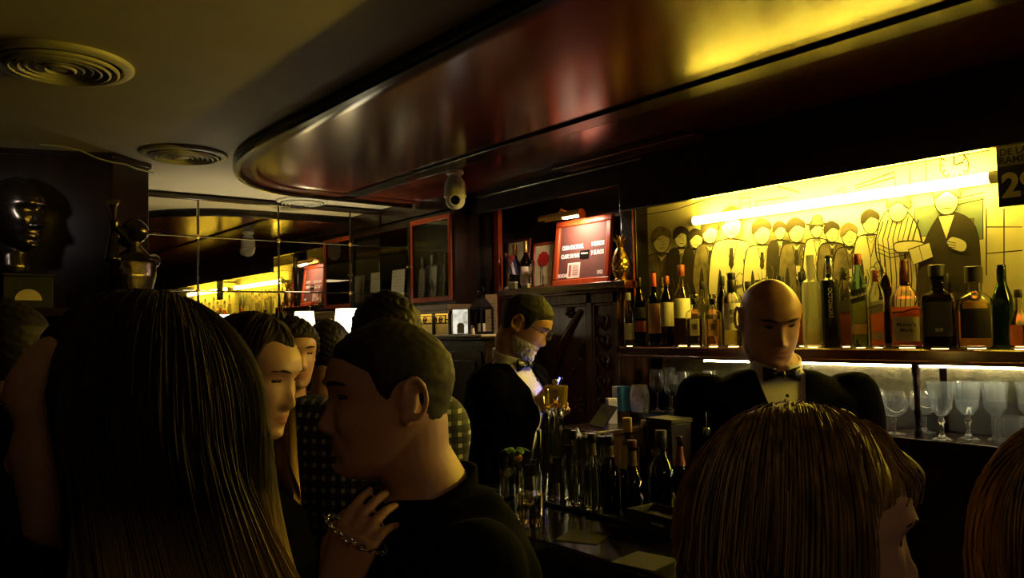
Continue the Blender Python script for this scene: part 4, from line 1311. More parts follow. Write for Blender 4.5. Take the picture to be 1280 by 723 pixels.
inside_paper(488, 336, 504, 361, 2.655, 'plain white paper in the display cabinet behind the far glass door', False)
inside_paper(522, 337, 529, 361, 2.66, 'narrow pale card beside the centre stile inside the display cabinet', False)
inside_paper(531, 331, 546, 361, 2.70, 'small framed drawing inside the display cabinet behind the near glass door', True)
for px, yt, lab in ((529, 322, 'pale figurine in the display cabinet behind the framed drawing'), (541, 318, 'pale figurine in the middle of the display cabinet near door'), (558, 315, 'tall pale figurine at the red end of the display cabinet')):
    p = on_x(px, 360, 2.855)
    top = on_x(px, yt, 2.855)[2]
    h = top - 1.787
    t = thing('figurine', lab, 'figurine', (2.855, p[1], 1.787), 0, 'figurines in the display cabinet')
    MB().lathe([(0, 0), (0.026, 0), (0.027, 0.012), (0.018, 0.02), (0, 0.02)], n=20).build('base', M_labgold, t)
    MB().lathe([(0.016, 0.0205), (0.024, h * .25), (0.013, h * .5), (0.021, h * .68), (0.020, h * .74), (0.006, h * .79), (0.006, h * .81), (0.013, h * .87), (0.013, h * .93), (0.008, h * .985), (0, h)], n=20).build('figure', M_labwhite, t)
# small light inside the far end of the cabinet
t = thing('cabinet_lamp', 'tiny warm lamp glowing at the far end inside the display cabinet', 'lamp', (2.80, on_x(483, 350, 2.80)[1], 1.787))
MB().lathe([(0, 0), (0.014, 0), (0.012, 0.01), (0.004, 0.014), (0.004, 0.09), (0, 0.09)], n=16).build('stand', M_brass, t)
MB().lathe([(0, 0.0905), (0.012, 0.092), (0.016, 0.115), (0.011, 0.14), (0, 0.145)], n=16).build('bulb', emit('tiny_bulb', (1.0, 0.88, 0.60), 9.0), t)

# lit ochre niche and scroll ironwork below the cabinet
ni = thing('lit_niche', 'shallow ochre niche glowing yellow under the display cabinet', 'niche', (2.60, 3.87, 1.50))
M_ochre = plain('ochre_paint', (0.60, 0.42, 0.08), rough=0.6, var=0.15)
MB().box((0.004, 0, 0), (0.016, 0.80, 0.225)).build('ochre_back', M_ochre, ni)
m = MB()
for yy in (0.0, 0.175, 0.36, 0.545, 0.725):
    m.box((-0.012, yy, 0), (0.0035, yy + 0.014, 0.225))
m.box((-0.012, 0.0, -0.012), (0.0155, 0.80, -0.0005))
m.build('upright_bars', M_iron, ni, bevel=0.002)
MB().box((-0.030, 0.02, 0.216), (-0.018, 0.78, 0.2245)).build('added_strip', emit('added_strip_glow', (1.0, 0.75, 0.22), 9.0), ni)  # added hidden strip that makes the ochre back glow
sb = thing('scroll_bracket', 'black wrought iron scroll rail across the lit ochre niche', 'ironwork', (2.575, 3.88, 1.655))
m = MB()
for k in range(4):
    for s in (-1, 1):
        c0 = np.array([0, 0.09 + 0.175 * k + s * 0.030, 0.022])
        pts = [c0 + np.array([0, s * 0.022 * (1 - i / 26) * math.cos(i * 0.42), 0.022 * (1 - i / 26) * math.sin(i * 0.42) - 0.004]) for i in range(24)]
        m.tube(pts, 0.0035, n=8)
m.tube([(0, 0, 0), (0, 0.76, 0)], 0.004, n=8)
m.tube([(0, 0, 0.045), (0, 0.76, 0.045)], 0.003, n=8)
for yy in (0.01, 0.75):
    m.tube([(0, yy, 0.02), (0.016, yy, 0.02)], 0.004, n=8)
    m.tube([(0, yy, 0), (0, yy, 0.045)], 0.004, n=8)
m.build('scrolls', M_iron, sb)

# ================================================================== SIDE CABINET with picture, lantern and cards
SX, SZ = 2.44, 1.588
sc_ = thing('side_cabinet', 'dark narrow sideboard with a pale worn top edge beside the carved cabinet', 'cabinet', (SX, 3.36, 0))
MB().box((0.03, 0, 0.06), (0.34, 0.44, SZ - 0.03)).build('carcass', M_darkwood_v, sc_, bevel=0.004)
MB().box((-0.01, -0.02, SZ - 0.0295), (0.35, 0.475, SZ - 0.012)).build('moulding', M_darkwood, sc_, bevel=0.005)
MB().box((-0.02, -0.03, SZ - 0.0115), (0.355, 0.485, SZ)).build('top', plain('worn_pale_top', (0.42, 0.34, 0.22), rough=0.35), sc_, bevel=0.003)
for z0, z1 in ((0.10, 0.78), (0.81, 1.50)):
    MB().box((0.018, 0.03, z0), (0.0295, 0.41, z1)).box((0.012, 0.07, z0 + 0.05), (0.0178, 0.37, z1 - 0.05)).build('door', M_darkwood_v, sc_, bevel=0.003)
MB().box((0.02, 0.0, 0), (0.34, 0.44, 0.0595)).build('plinth', M_darkwood, sc_)

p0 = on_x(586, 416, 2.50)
t = thing('white_picture', 'white picture with its glow put in as emission, standing on the sideboard', 'picture', (2.50, p0[1], SZ + 0.0003), R_(34))
MB().box((0, 0, 0), (0.022, 0.096, 0.142)).build('case', M_blackmatte, t, bevel=0.002)
M_lit, nt, b = _mat('print_with_glow')
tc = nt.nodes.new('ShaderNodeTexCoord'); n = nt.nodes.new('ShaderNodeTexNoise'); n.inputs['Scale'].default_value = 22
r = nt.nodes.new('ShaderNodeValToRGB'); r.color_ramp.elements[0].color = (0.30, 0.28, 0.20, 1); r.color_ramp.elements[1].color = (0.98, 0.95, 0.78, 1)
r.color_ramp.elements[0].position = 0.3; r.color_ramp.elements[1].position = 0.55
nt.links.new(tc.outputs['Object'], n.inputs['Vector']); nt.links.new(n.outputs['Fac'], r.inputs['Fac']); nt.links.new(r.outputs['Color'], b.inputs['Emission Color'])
_set(b, Emission_Strength=0.85, Base_Color=(0.3, 0.3, 0.25, 1))  # brightness of the white print is put in as weak emission
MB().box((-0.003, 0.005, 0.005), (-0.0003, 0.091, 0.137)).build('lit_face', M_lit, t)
m = MB(); m.sphere((-0.0032, 0.045, 0.045), (0.0012, 0.022, 0.02), 14); m.box((-0.0038, 0.025, 0.006), (-0.0031, 0.066, 0.035)); m.build('printed_bust', plain('print_dim_grey', (0.20, 0.19, 0.15), rough=0.6), t)

p0 = on_x(602, 416, 2.63)
t = thing('candle_lantern', 'black house-shaped candle lantern behind the white picture', 'lantern', (2.63, p0[1], SZ + 0.0003), R_(10))
m = MB().box((-0.05, -0.05, 0), (0.05, 0.05, 0.015)); m.build('base', M_iron, t, bevel=0.002)
m = MB()
for sx in (-1, 1):
    for sy in (-1, 1):
        m.box((sx * 0.044 - 0.005, sy * 0.044 - 0.005, 0.0152), (sx * 0.044 + 0.005, sy * 0.044 + 0.005, 0.145))
for s in (-1, 1):
    m.box((s * 0.044 - 0.004, -0.039, 0.137), (s * 0.044 + 0.004, 0.039, 0.145)); m.box((-0.039, s * 0.044 - 0.004, 0.137), (0.039, s * 0.044 + 0.004, 0.145))
m.build('cage', M_iron, t, bevel=0.001)
m = MB().lathe([(0.062, 0.1455), (0.064, 0.15), (0.030, 0.195), (0.020, 0.20), (0.018, 0.215), (0.028, 0.222), (0, 0.235)], n=4, sq=None); m.build('roof', M_iron, t, smooth=20)
m = MB(); m.tube([(0, 0.022 * math.cos(a), 0.245 + 0.022 * math.sin(a)) for a in np.linspace(0, 2 * PI, 20)[:-1]], 0.003, n=8, closed=True); m.build('ring', M_iron, t)
MB().lathe([(0, 0.0152), (0.022, 0.0152), (0.022, 0.06), (0, 0.058)], n=20).build('candle', M_labwhite, t)
p0 = on_x(616, 416, 2.735)
t = thing('menu_card', 'tall cream folded card standing at the end of the sideboard by the red post', 'card', (2.735, p0[1], SZ + 0.0003), R_(25))
m = MB().box((0, -0.03, 0), (0.0016, 0.045, 0.225)); m.build('front_leaf', plain('cream_card', (0.55, 0.42, 0.22), rough=0.7), t)
m = MB(); m.M = Matrix.Translation((0.004, 0.045, 0)) @ Matrix.Rotation(R_(40), 4, 'Z'); m.box((0, -0.045, 0), (0.0016, 0, 0.225)); m.build('rear_leaf', plain('cream_card_back', (0.35, 0.27, 0.15), rough=0.7), t)
m = MB()
for k in range(9):
    m.box((-0.0009, -0.02, 0.03 + 0.02 * k), (-0.0003, 0.035 - 0.02 * (k % 3), 0.0345 + 0.02 * k))
m.build('printed_lines', M_wash, t)
t = thing('salt_shaker', 'small pale glass shaker next to the white picture', 'shaker', (on_x(590, 416, 2.50)[0], on_x(590, 416, 2.50)[1] - 0.008, SZ + 0.0003))
MB().lathe([(0, 0), (0.010, 0), (0.011, 0.012), (0.008, 0.034), (0, 0.034)], n=16).build('glass_body', M_labwhite, t)
MB().lathe([(0, 0.0345), (0.0085, 0.0345), (0.009, 0.045), (0.004, 0.050), (0, 0.050)], n=16).build('cap', M_chrome, t)

# ================================================================== TABLE LAMPS before the mirror
M_shade = emit('lit_lamp_shade', (1.0, 0.90, 0.62), 3.2)


def pub_table(x, y, label, r=0.30, h=1.05):
    t = thing('bar_table', label, 'table', (x, y, 0), 0, 'small tables before the mirror')
    MB().lathe([(0, h - 0.028), (r - 0.01, h - 0.028), (r, h - 0.02), (r, h - 0.004), (r - 0.006, h), (0, h)], n=48).build('table_top', M_darkwood, t)
    MB().lathe([(0.032, 0.0305), (0.026, 0.08), (0.022, 0.5), (0.030, h - 0.10), (0.05, h - 0.0285)], n=24).build('column', M_iron, t)
    MB().lathe([(0, 0), (r * 0.8, 0), (r * 0.8, 0.008), (0.05, 0.030), (0, 0.030)], n=40).build('foot', M_iron, t)


def table_lamp(x, y, zb, zs0, zs1, r0, r1, label, square=True):
    t = thing('table_lamp', label, 'lamp', (x, y, zb), 0.0, 'lit table lamps')
    hs0, hs1 = zs0 - zb, zs1 - zb
    MB().lathe([(0, 0), (0.065, 0), (0.067, 0.008), (0.05, 0.016), (0.012, 0.022), (0, 0.022)], n=32).build('base', M_brass, t)
    MB().lathe([(0.010, 0.0225), (0.016, hs0 * 0.3), (0.009, hs0 * 0.5), (0.013, hs0 * 0.75), (0.007, hs0 * 1.05), (0, hs0 * 1.06)], n=20).build('stem', M_brass, t)
    m = MB()
    m.lathe([(r0, hs0), (r1, hs1), (r1 - 0.003, hs1), (r0 - 0.003, hs0)], n=40, closed=True, sq=5.0 if square else None)
    m.build('lamp_shade', M_shade, t)
    m = MB(); m.tube([(-r1 + 0.002, 0, hs1 - 0.008), (r1 - 0.002, 0, hs1 - 0.008)], 0.002, n=8); m.tube([(0, 0, hs0 * 1.05), (0, 0, hs1 - 0.008)], 0.004, n=8); m.build('shade_carrier', M_brass, t)
    return t


LP1 = on_y(433, 402, 4.42)
LP2 = on_y(277, 400, 4.55)
pub_table(LP1[0] - 0.02, LP1[1], 'small round bar table under the bright square lamp shade', 0.26)
pub_table(LP2[0], LP2[1] - 0.05, 'small round bar table under the lamp behind the two women', 0.26)
table_lamp(LP1[0], LP1[1], 1.0505, on_y(433, 425, LP1[1])[2], on_y(433, 386, LP1[1])[2], 0.070, 0.052, 'table lamp with bright white square shade before the mirror, beside the dark-haired man')
table_lamp(LP2[0], LP2[1] - 0.05, 1.0505, on_y(277, 412, LP2[1])[2], on_y(277, 394, LP2[1])[2], 0.062, 0.045, 'table lamp with low wide glowing shade seen between the two long-haired women')

# ================================================================== SCULPTURES ON THE LEFT
M_bronze = plain('dark_bronze', (0.10, 0.08, 0.065), rough=0.22, metal=0.95, var=0.35, scale=18)
le = thing('wall_ledge', 'dark wooden ledge carrying the two bronzes on the panelled corner', 'shelf', (0, 0, 0))
MB().prism([(-0.75, 3.98), (0.345, 3.98), (0.795, 3.84), (0.885, 3.905), (0.905, 3.60), (-0.75, 3.62)], 1.700, 1.735).build('shelf_board', M_darkwood, le, bevel=0.004)
for x in (-0.5, 0.0, 0.5):
    MB().prism([(3.985, 1.40), (3.985, 1.699), (3.70, 1.699), (3.74, 1.66), (3.95, 1.46)] if x < 0.3 else [(3.90, 1.40), (3.90, 1.699), (3.70, 1.699), (3.73, 1.66), (3.87, 1.46)], x - 0.02, x + 0.02, axis='x').build('shelf_bracket', M_darkwood_v, le, bevel=0.003)
bx = thing('plaque_box', 'black box bearing a pale half-round plaque below the bronze head', 'box', (on_y(34, 380, 3.74)[0], 3.74, 1.7355))
bw = 0.088
MB().box((-bw, -0.03, 0), (bw, 0.13, 0.128)).build('box_body', M_blackmatte, bx, bevel=0.004)
MB().box((-bw - 0.004, -0.034, 0.1285), (bw + 0.004, 0.134, 0.140)).build('lid', M_blackmatte, bx, bevel=0.003)
m = MB(); m.prism([(0.047 * math.cos(a), 0.032 + 0.044 * math.sin(a)) for a in np.linspace(0, PI, 24)], -0.034, -0.0303, axis='y'); m.build('half_round_plaque', plain('pale_gold_plaque', (0.62, 0.50, 0.22), rough=0.5), bx)
# trailing cable
pts = [on_y(x, y, yy) for x, y, yy in ((50, 181, 3.82), (75, 183, 3.80), (100, 188, 3.79), (122, 198, 3.79), (140, 203, 3.79))]
pts += [np.array([0.84, 3.80, 2.375]), np.array([0.90, 3.87, 2.374]), np.array([0.96, 3.93, 2.378]), np.array([0.995, 3.965, 2.38])]
m = MB(); m.tube(pts, 0.0035, n=8, round_ends=True)
ca = m.build('cable', plain('grey_cable', (0.35, 0.34, 0.30), rough=0.5)); tag(ca, 'thin grey cable sagging under the ceiling along the dark panelled corner', 'cable')

# ================================================================== FRONT BAR COUNTER
CZ = 1.10
M_counter = plain('black_counter', (0.007, 0.006, 0.005), rough=0.14, var=0.3, spec=0.3)
bc = thing('bar_counter', 'black glossy bar counter with chrome rail between drinkers and barmen', 'bar counter', (0, 0, 0))
MB().box((1.27, 0.95, CZ - 0.045), (1.84, 2.15, CZ)).build('counter_top', M_counter, bc, bevel=0.010)
MB().box((1.42, 0.95, 0), (1.78, 2.12, CZ - 0.0455)).build('front_panel', M_darkwood_v, bc)
m = MB(); m.tube([(1.215, 0.95, 1.00), (1.215, 2.15, 1.00)], 0.019, n=20); m.build('hand_rail', M_chrome, bc)
for yy in np.arange(1.05, 2.1, 0.5):
    m = MB(); m.tube([(1.215, yy, 1.00), (1.30, yy, 1.02), (1.42, yy, 1.02)], 0.010, n=10); m.build('rail_bracket', M_chrome, bc)
MB().box((1.535, 0.95, CZ + 0.0003), (1.835, 2.12, CZ + 0.012)).build('glass_step', plain('dark_glass_step', (0.007, 0.007, 0.006), rough=0.10, spec=0.35), bc, bevel=0.004)
BZ = CZ + 0.0125

M_ton = glass('tonic_glass', (0.90, 0.95, 0.85))
M_cokeglass = glass('dark_bottle_glass', (0.05, 0.045, 0.03))
M_mix = glass('pale_mixer', (0.93, 0.95, 0.82), ior=1.33)
M_caplid = plain('yellow_cap', (0.55, 0.36, 0.04), rough=0.45)
M_lime = plain('lime_label', (0.45, 0.42, 0.05), rough=0.6)
MIX = [(0.92, 0), (1, 0.02), (1, 0.46), (0.85, 0.58), (0.50, 0.70), (0.40, 0.78), (0.38, 0.90), (0.46, 0.91), (0.46, 0.94)]


def counter_bottle(name, label, px, py, ytop, wpx, prof=MIX, z=BZ, **kw):
    p = on_z(px, py, z)
    dep = (p - CAM) @ FWD
    H = (py - ytop) * dep / FOC * 1.02
    return bottle(name, label, px, ytop, wpx, prof, x=p[0], base=z + 0.0003, hgt=H, group='bottles on the bar counter', **kw)


CAPK = lambda mat, r=0.50, z0=0.88: (r, z0, 1.0, mat, 'crown_cap')
counter_bottle('tonic_bottle', 'small clear ribbed mixer bottle next to the pepper mill', 719, 632, 541, 16, gm=M_ton, liquid=M_mix, level=0.55, cap=CAPK(M_iron))
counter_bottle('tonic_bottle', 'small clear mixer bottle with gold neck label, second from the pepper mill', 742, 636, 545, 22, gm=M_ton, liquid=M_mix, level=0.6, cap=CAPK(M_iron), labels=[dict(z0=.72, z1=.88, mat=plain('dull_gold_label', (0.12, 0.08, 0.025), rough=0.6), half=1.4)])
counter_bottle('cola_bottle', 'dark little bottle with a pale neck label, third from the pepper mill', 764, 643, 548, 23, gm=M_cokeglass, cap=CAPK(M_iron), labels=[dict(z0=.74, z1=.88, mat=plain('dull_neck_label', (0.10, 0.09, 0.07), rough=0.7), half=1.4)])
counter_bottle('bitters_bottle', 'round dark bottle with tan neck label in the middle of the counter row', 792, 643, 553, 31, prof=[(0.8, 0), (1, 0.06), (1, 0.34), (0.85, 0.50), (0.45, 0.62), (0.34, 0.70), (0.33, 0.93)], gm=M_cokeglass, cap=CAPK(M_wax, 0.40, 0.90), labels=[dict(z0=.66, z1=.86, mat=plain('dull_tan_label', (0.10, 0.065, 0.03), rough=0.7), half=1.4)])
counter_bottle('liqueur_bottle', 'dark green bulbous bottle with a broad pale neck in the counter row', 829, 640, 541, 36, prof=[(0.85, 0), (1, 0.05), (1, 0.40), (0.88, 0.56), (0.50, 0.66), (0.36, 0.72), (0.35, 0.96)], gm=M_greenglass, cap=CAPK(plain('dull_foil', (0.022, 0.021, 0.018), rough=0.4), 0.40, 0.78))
counter_bottle('sauce_bottle', 'slim bottle with a reddish tapered neck at the end of the counter row', 852, 636, 548, 20, prof=[(0.95, 0), (1, 0.03), (1, 0.36), (0.75, 0.55), (0.42, 0.75), (0.30, 0.93)], gm=M_brownglass, cap=CAPK(M_wax, 0.36, 0.93), labels=[dict(z0=.60, z1=.86, mat=M_capbrown, half=1.4)])
# second row of the counter
counter_bottle('juice_bottle', 'bottle with a square yellow cap standing in the rear of the counter row', 786, 612, 525, 20, z=BZ, gm=M_smoke, cap=(0.60, 0.80, 1.0, M_caplid, 'square_cap'), labels=[dict(z0=.30, z1=.62, mat=M_lime, half=1.4)])
counter_bottle('pourer_bottle', 'dark bottle with a steel pourer in the rear of the counter row', 808, 618, 527, 18, gm=M_brownglass, cap=[(0.50, 0.90, 1.0, M_chrome, 'collar'), (0.10, 1.0, 1.16, M_chrome, 'pourer_spout')])
counter_bottle('pourer_bottle', 'brown bottle with a steel pourer beside the wooden box', 886, 630, 537, 17, gm=M_brownglass, cap=[(0.50, 0.90, 1.0, M_chrome, 'collar'), (0.10, 1.0, 1.2, M_chrome, 'pourer_spout')])
counter_bottle('tonic_bottle', 'yellowish mixer bottle behind the clear one with the gold neck', 754, 624, 548, 17, gm=M_ton, cap=CAPK(M_iron), liquid=M_pale, level=0.6)
# ice bucket behind
p = on_z(743, 606, BZ)
t = thing('ice_bowl', 'shallow steel bowl behind the mixer bottles', 'bowl', p)
MB().lathe([(0, 0), (0.035, 0), (0.04, 0.01), (0.055, 0.12), (0.060, 0.155), (0.063, 0.156), (0.063, 0.160), (0.058, 0.160), (0.052, 0.12), (0.036, 0.014), (0, 0.012)], n=40).build('steel_body', M_chrome, t)
m = MB(); m.tube([(-0.06, 0, 0.150), (-0.075, 0, 0.158), (-0.085, 0, 0.172), (-0.072, 0, 0.185), (-0.06, 0, 0.168)], 0.004, n=8); m.build('handle', M_chrome, t)
# crystal pepper mill
p = on_z(697, 622, BZ)
dep = (p - CAM) @ FWD
u = dep / FOC
H = 146 * u
t = thing('pepper_mill', 'tall clear crystal pepper mill, its faceted crown tinted for the mural glow, on the bar', 'pepper mill', p)
R0 = 14.5 * u
M_acr = glass('crystal_acrylic', (0.96, 0.95, 0.82), ior=1.49)
MB().lathe([(0, 0), (R0, 0), (R0 * 1.02, 0.005), (R0 * 0.92, H * 0.12), (R0 * 0.80, H * 0.35), (R0 * 0.70, H * 0.56), (R0 * 0.66, H * 0.66), (R0 * 0.74, H * 0.72), (R0 * 0.92, H * 0.765), (R0 * 0.5, H * 0.765), (R0 * 0.40, H * 0.66), (R0 * 0.42, H * 0.3), (0, H * 0.12)], n=36).build('clear_body', M_acr, t)
MB().lathe([(0, H * 0.125), (R0 * 0.40, H * 0.13), (R0 * 0.40, H * 0.34), (0, H * 0.34)], n=24).build('peppercorns', M_cork, t)
MB().lathe([(0, H * 0.772), (R0 * 0.92, H * 0.772), (R0 * 1.02, H * 0.80), (R0 * 1.12, H * 0.93), (R0 * 1.10, H * 0.945), (R0 * 0.9, H * 0.955), (R0 * 0.3, H * 0.962), (0, H * 0.962)], n=14).build('faceted_crown', glass('glow_tinted_crystal', (0.98, 0.72, 0.18), ior=1.52, trans=0.80), t, smooth=10)  # gold of the refracted mural glow is put into the crown's colour
m = MB(); m.sphere((0, 0, H * 0.985), (0.010, 0.010, 0.009), 16); m.tube([(0, 0, H * 0.962), (0, 0, H * 0.98)], 0.004, n=10); m.build('knob', M_chrome, t)
m = MB(); m.tube([(0, 0, H * 0.345), (0, 0, H * 0.76)], 0.0035, n=10); m.build('spindle', M_chrome, t)


def tumbler(name, label, px, py, wpx, hpx, z, liquid=None, level=0.5, taper=0.88, ice=0, garnish=False):
    p = on_z(px, py, z)
    dep = (p - CAM) @ FWD
    u = dep / FOC
    r, h = wpx * u / 2, hpx * u * 1.02
    t = thing(name, label, 'glass', p, 0, 'drinks on the bar counter')
    rb = r * taper
    MB().lathe([(0, 0), (rb, 0), (r, h), (r - 0.0018, h), (rb - 0.0025, 0.010), (0, 0.010)], n=36).build('glass_body', M_clear, t)
    if liquid:
        rt = rb - 0.003 + (r - rb) * level
        MB().lathe([(0, 0.0106), (rb - 0.0032, 0.0106), (rt, h * level), (0, h * level)], n=32).build('drink', liquid, t)
    for k in range(ice):
        m = MB()
        m.M = Matrix.Translation((RNG.uniform(-0.3, 0.3) * rb, RNG.uniform(-0.3, 0.3) * rb, h * level - 0.004 - 0.016 * k)) @ Euler((RNG.uniform(0, 3), RNG.uniform(0, 3), RNG.uniform(0, 3))).to_matrix().to_4x4()
        m.cbox((0, 0, 0), (0.020, 0.019, 0.018))
        m.build('ice_cube', M_crys, t, bevel=0.003)
    if garnish:
        m = MB(); m.sphere((rb * 0.3, -rb * 0.6, h * 0.97), (0.013, 0.013, 0.013), 18); m.build('orange_slice', plain('orange_fruit', (0.62, 0.30, 0.05), rough=0.45), t)
        m = MB()
        for k in range(6):
            a = k * 1.05 + 0.4
            d = np.array([math.cos(a), math.sin(a), 0.0])
            s = np.array([0.006, -0.012, h * 0.93])
            m.tube([s, s + d * 0.012 + np.array([0, 0, 0.020]), s + d * 0.030 + np.array([0, 0, 0.030]), s + d * 0.044 + np.array([0, 0, 0.022])], [0.002, 0.010, 0.011, 0.001], n=10, flat=((d[0] * 0.4, d[1] * 0.4, 1), 0.12))
        m.build('mint_leaves', plain('mint_green', (0.10, 0.22, 0.09), rough=0.5), t)
    return t


tumbler('highball_glass', 'half-full highball glass with ice nearest the counter edge', 663, 656, 41, 76, CZ + 0.0005, M_pale, 0.50, ice=2)
tumbler('cocktail_glass', 'tall cocktail with orange and mint garnish beside the dark-sweatered man', 640, 640, 32, 68, CZ + 0.0005, M_mix, 0.75, garnish=True, ice=1)
tumbler('water_glass', 'empty tall glass standing left of the pepper mill', 681, 618, 18, 78, BZ + 0.0003, None, taper=0.8)
# bar caddy, napkins, wooden box, order slip
p = on_z(832, 660, BZ)
t = thing('bar_caddy', 'black bar caddy with a faint worn print in front of the green bottle', 'caddy', p, R_(-3))
m = MB().box((-0.06, -0.085, 0), (0.035, 0.075, 0.006)); m.box((-0.06, -0.085, 0.006), (-0.054, 0.075, 0.045)); m.box((0.029, -0.085, 0.006), (0.035, 0.075, 0.045)); m.box((-0.054, -0.085, 0.006), (0.029, -0.079, 0.045)); m.box((-0.054, 0.069, 0.006), (0.029, 0.075, 0.045))
m.build('tray', M_blackmatte, t, bevel=0.002)
MB().box((-0.0607, -0.052, 0.020), (-0.0601, -0.012, 0.025)).build('worn_print', M_labgrey, t)
MB().box((-0.05, -0.07, 0.0065), (0.022, 0.06, 0.030)).build('napkin_stack', M_blackmatte, t)
for px, py, rz, lab in ((729, 672, 25, 'square paper napkin lying on the bar before the mixer bottles'), (806, 702, 10, 'square paper napkin lying on the bar nearest the blond woman')):
    p = on_z(px, py, CZ + 0.0004)
    t = thing('paper_napkin', lab, 'napkin', p, R_(rz), 'paper napkins on the bar')
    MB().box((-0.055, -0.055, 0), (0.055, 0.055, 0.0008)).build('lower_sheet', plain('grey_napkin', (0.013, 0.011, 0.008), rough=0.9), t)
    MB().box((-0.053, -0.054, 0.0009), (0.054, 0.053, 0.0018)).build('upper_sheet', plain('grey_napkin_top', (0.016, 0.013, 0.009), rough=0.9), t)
p, dep = px_pos(836, 1.775, BZ)
t = thing('wooden_box', 'dark wooden box with a paler lid standing behind the counter bottles', 'box', (1.775, p[1], BZ + 0.0003), R_(-4))
bh = on_x(836, 523, 1.775)[2] - BZ
MB().box((-0.03, -0.048, 0), (0.05, 0.05, bh - 0.012)).build('box_body', M_darkwood_v, t, bevel=0.002)
MB().box((-0.033, -0.051, bh - 0.0115), (0.053, 0.053, bh)).build('lid', plain('paler_box_lid', (0.030, 0.018, 0.009), rough=0.5), t, bevel=0.002)  # lid a little paler than the box body
MB().box((-0.0312, -0.03, bh * 0.55), (-0.0303, 0.03, bh * 0.62)).build('brass_plate', M_brass, t)
p = on_z(600, 563, CZ + 0.01)
t = thing('order_slip', 'small yellow order slip on a round table by the grey-haired barman', 'paper', (1.78, on_z(598, 563, 1.1)[1], BZ + 0.0005), R_(25))
p = on_z(598, 564, 1.0805)
t.location = (float(p[0]), float(p[1]), 1.0805)
pub_table(float(p[0]) + 0.02, float(p[1]) + 0.06, 'small round table carrying the yellow order slip behind the grey-haired barman', 0.19, 1.08)
MB().box((-0.05, -0.035, 0), (0.05, 0.035, 0.0006)).box((-0.05, -0.035, 0.0007), (0.046, 0.033, 0.0016)).build('slip', plain('yellow_paper', (0.55, 0.42, 0.10), rough=0.8), t)
MB().box((-0.049, -0.034, 0.0017), (-0.040, 0.032, 0.003)).build('staple_strip', M_labgrey, t)
# ================================================================== PEOPLE
def smooth_interp(zs, pts):
    """smooth curve through (z, value) control points"""
    pts = sorted(pts)
    zz = np.linspace(pts[0][0], pts[-1][0], 400)
    v = np.interp(zz, [p[0] for p in pts], [p[1] for p in pts])
    k = np.ones(21) / 21
    vp = np.concatenate([np.full(10, v[0]), v, np.full(10, v[-1])])
    v2 = np.convolve(vp, k, 'valid')
    e = np.clip(np.minimum(zz - zz[0], zz[-1] - zz) / 0.012, 0, 1)
    return np.interp(zs, zz, v * (1 - e) + v2 * e)


G_ = lambda x, s: np.exp(-(x / s) ** 2)


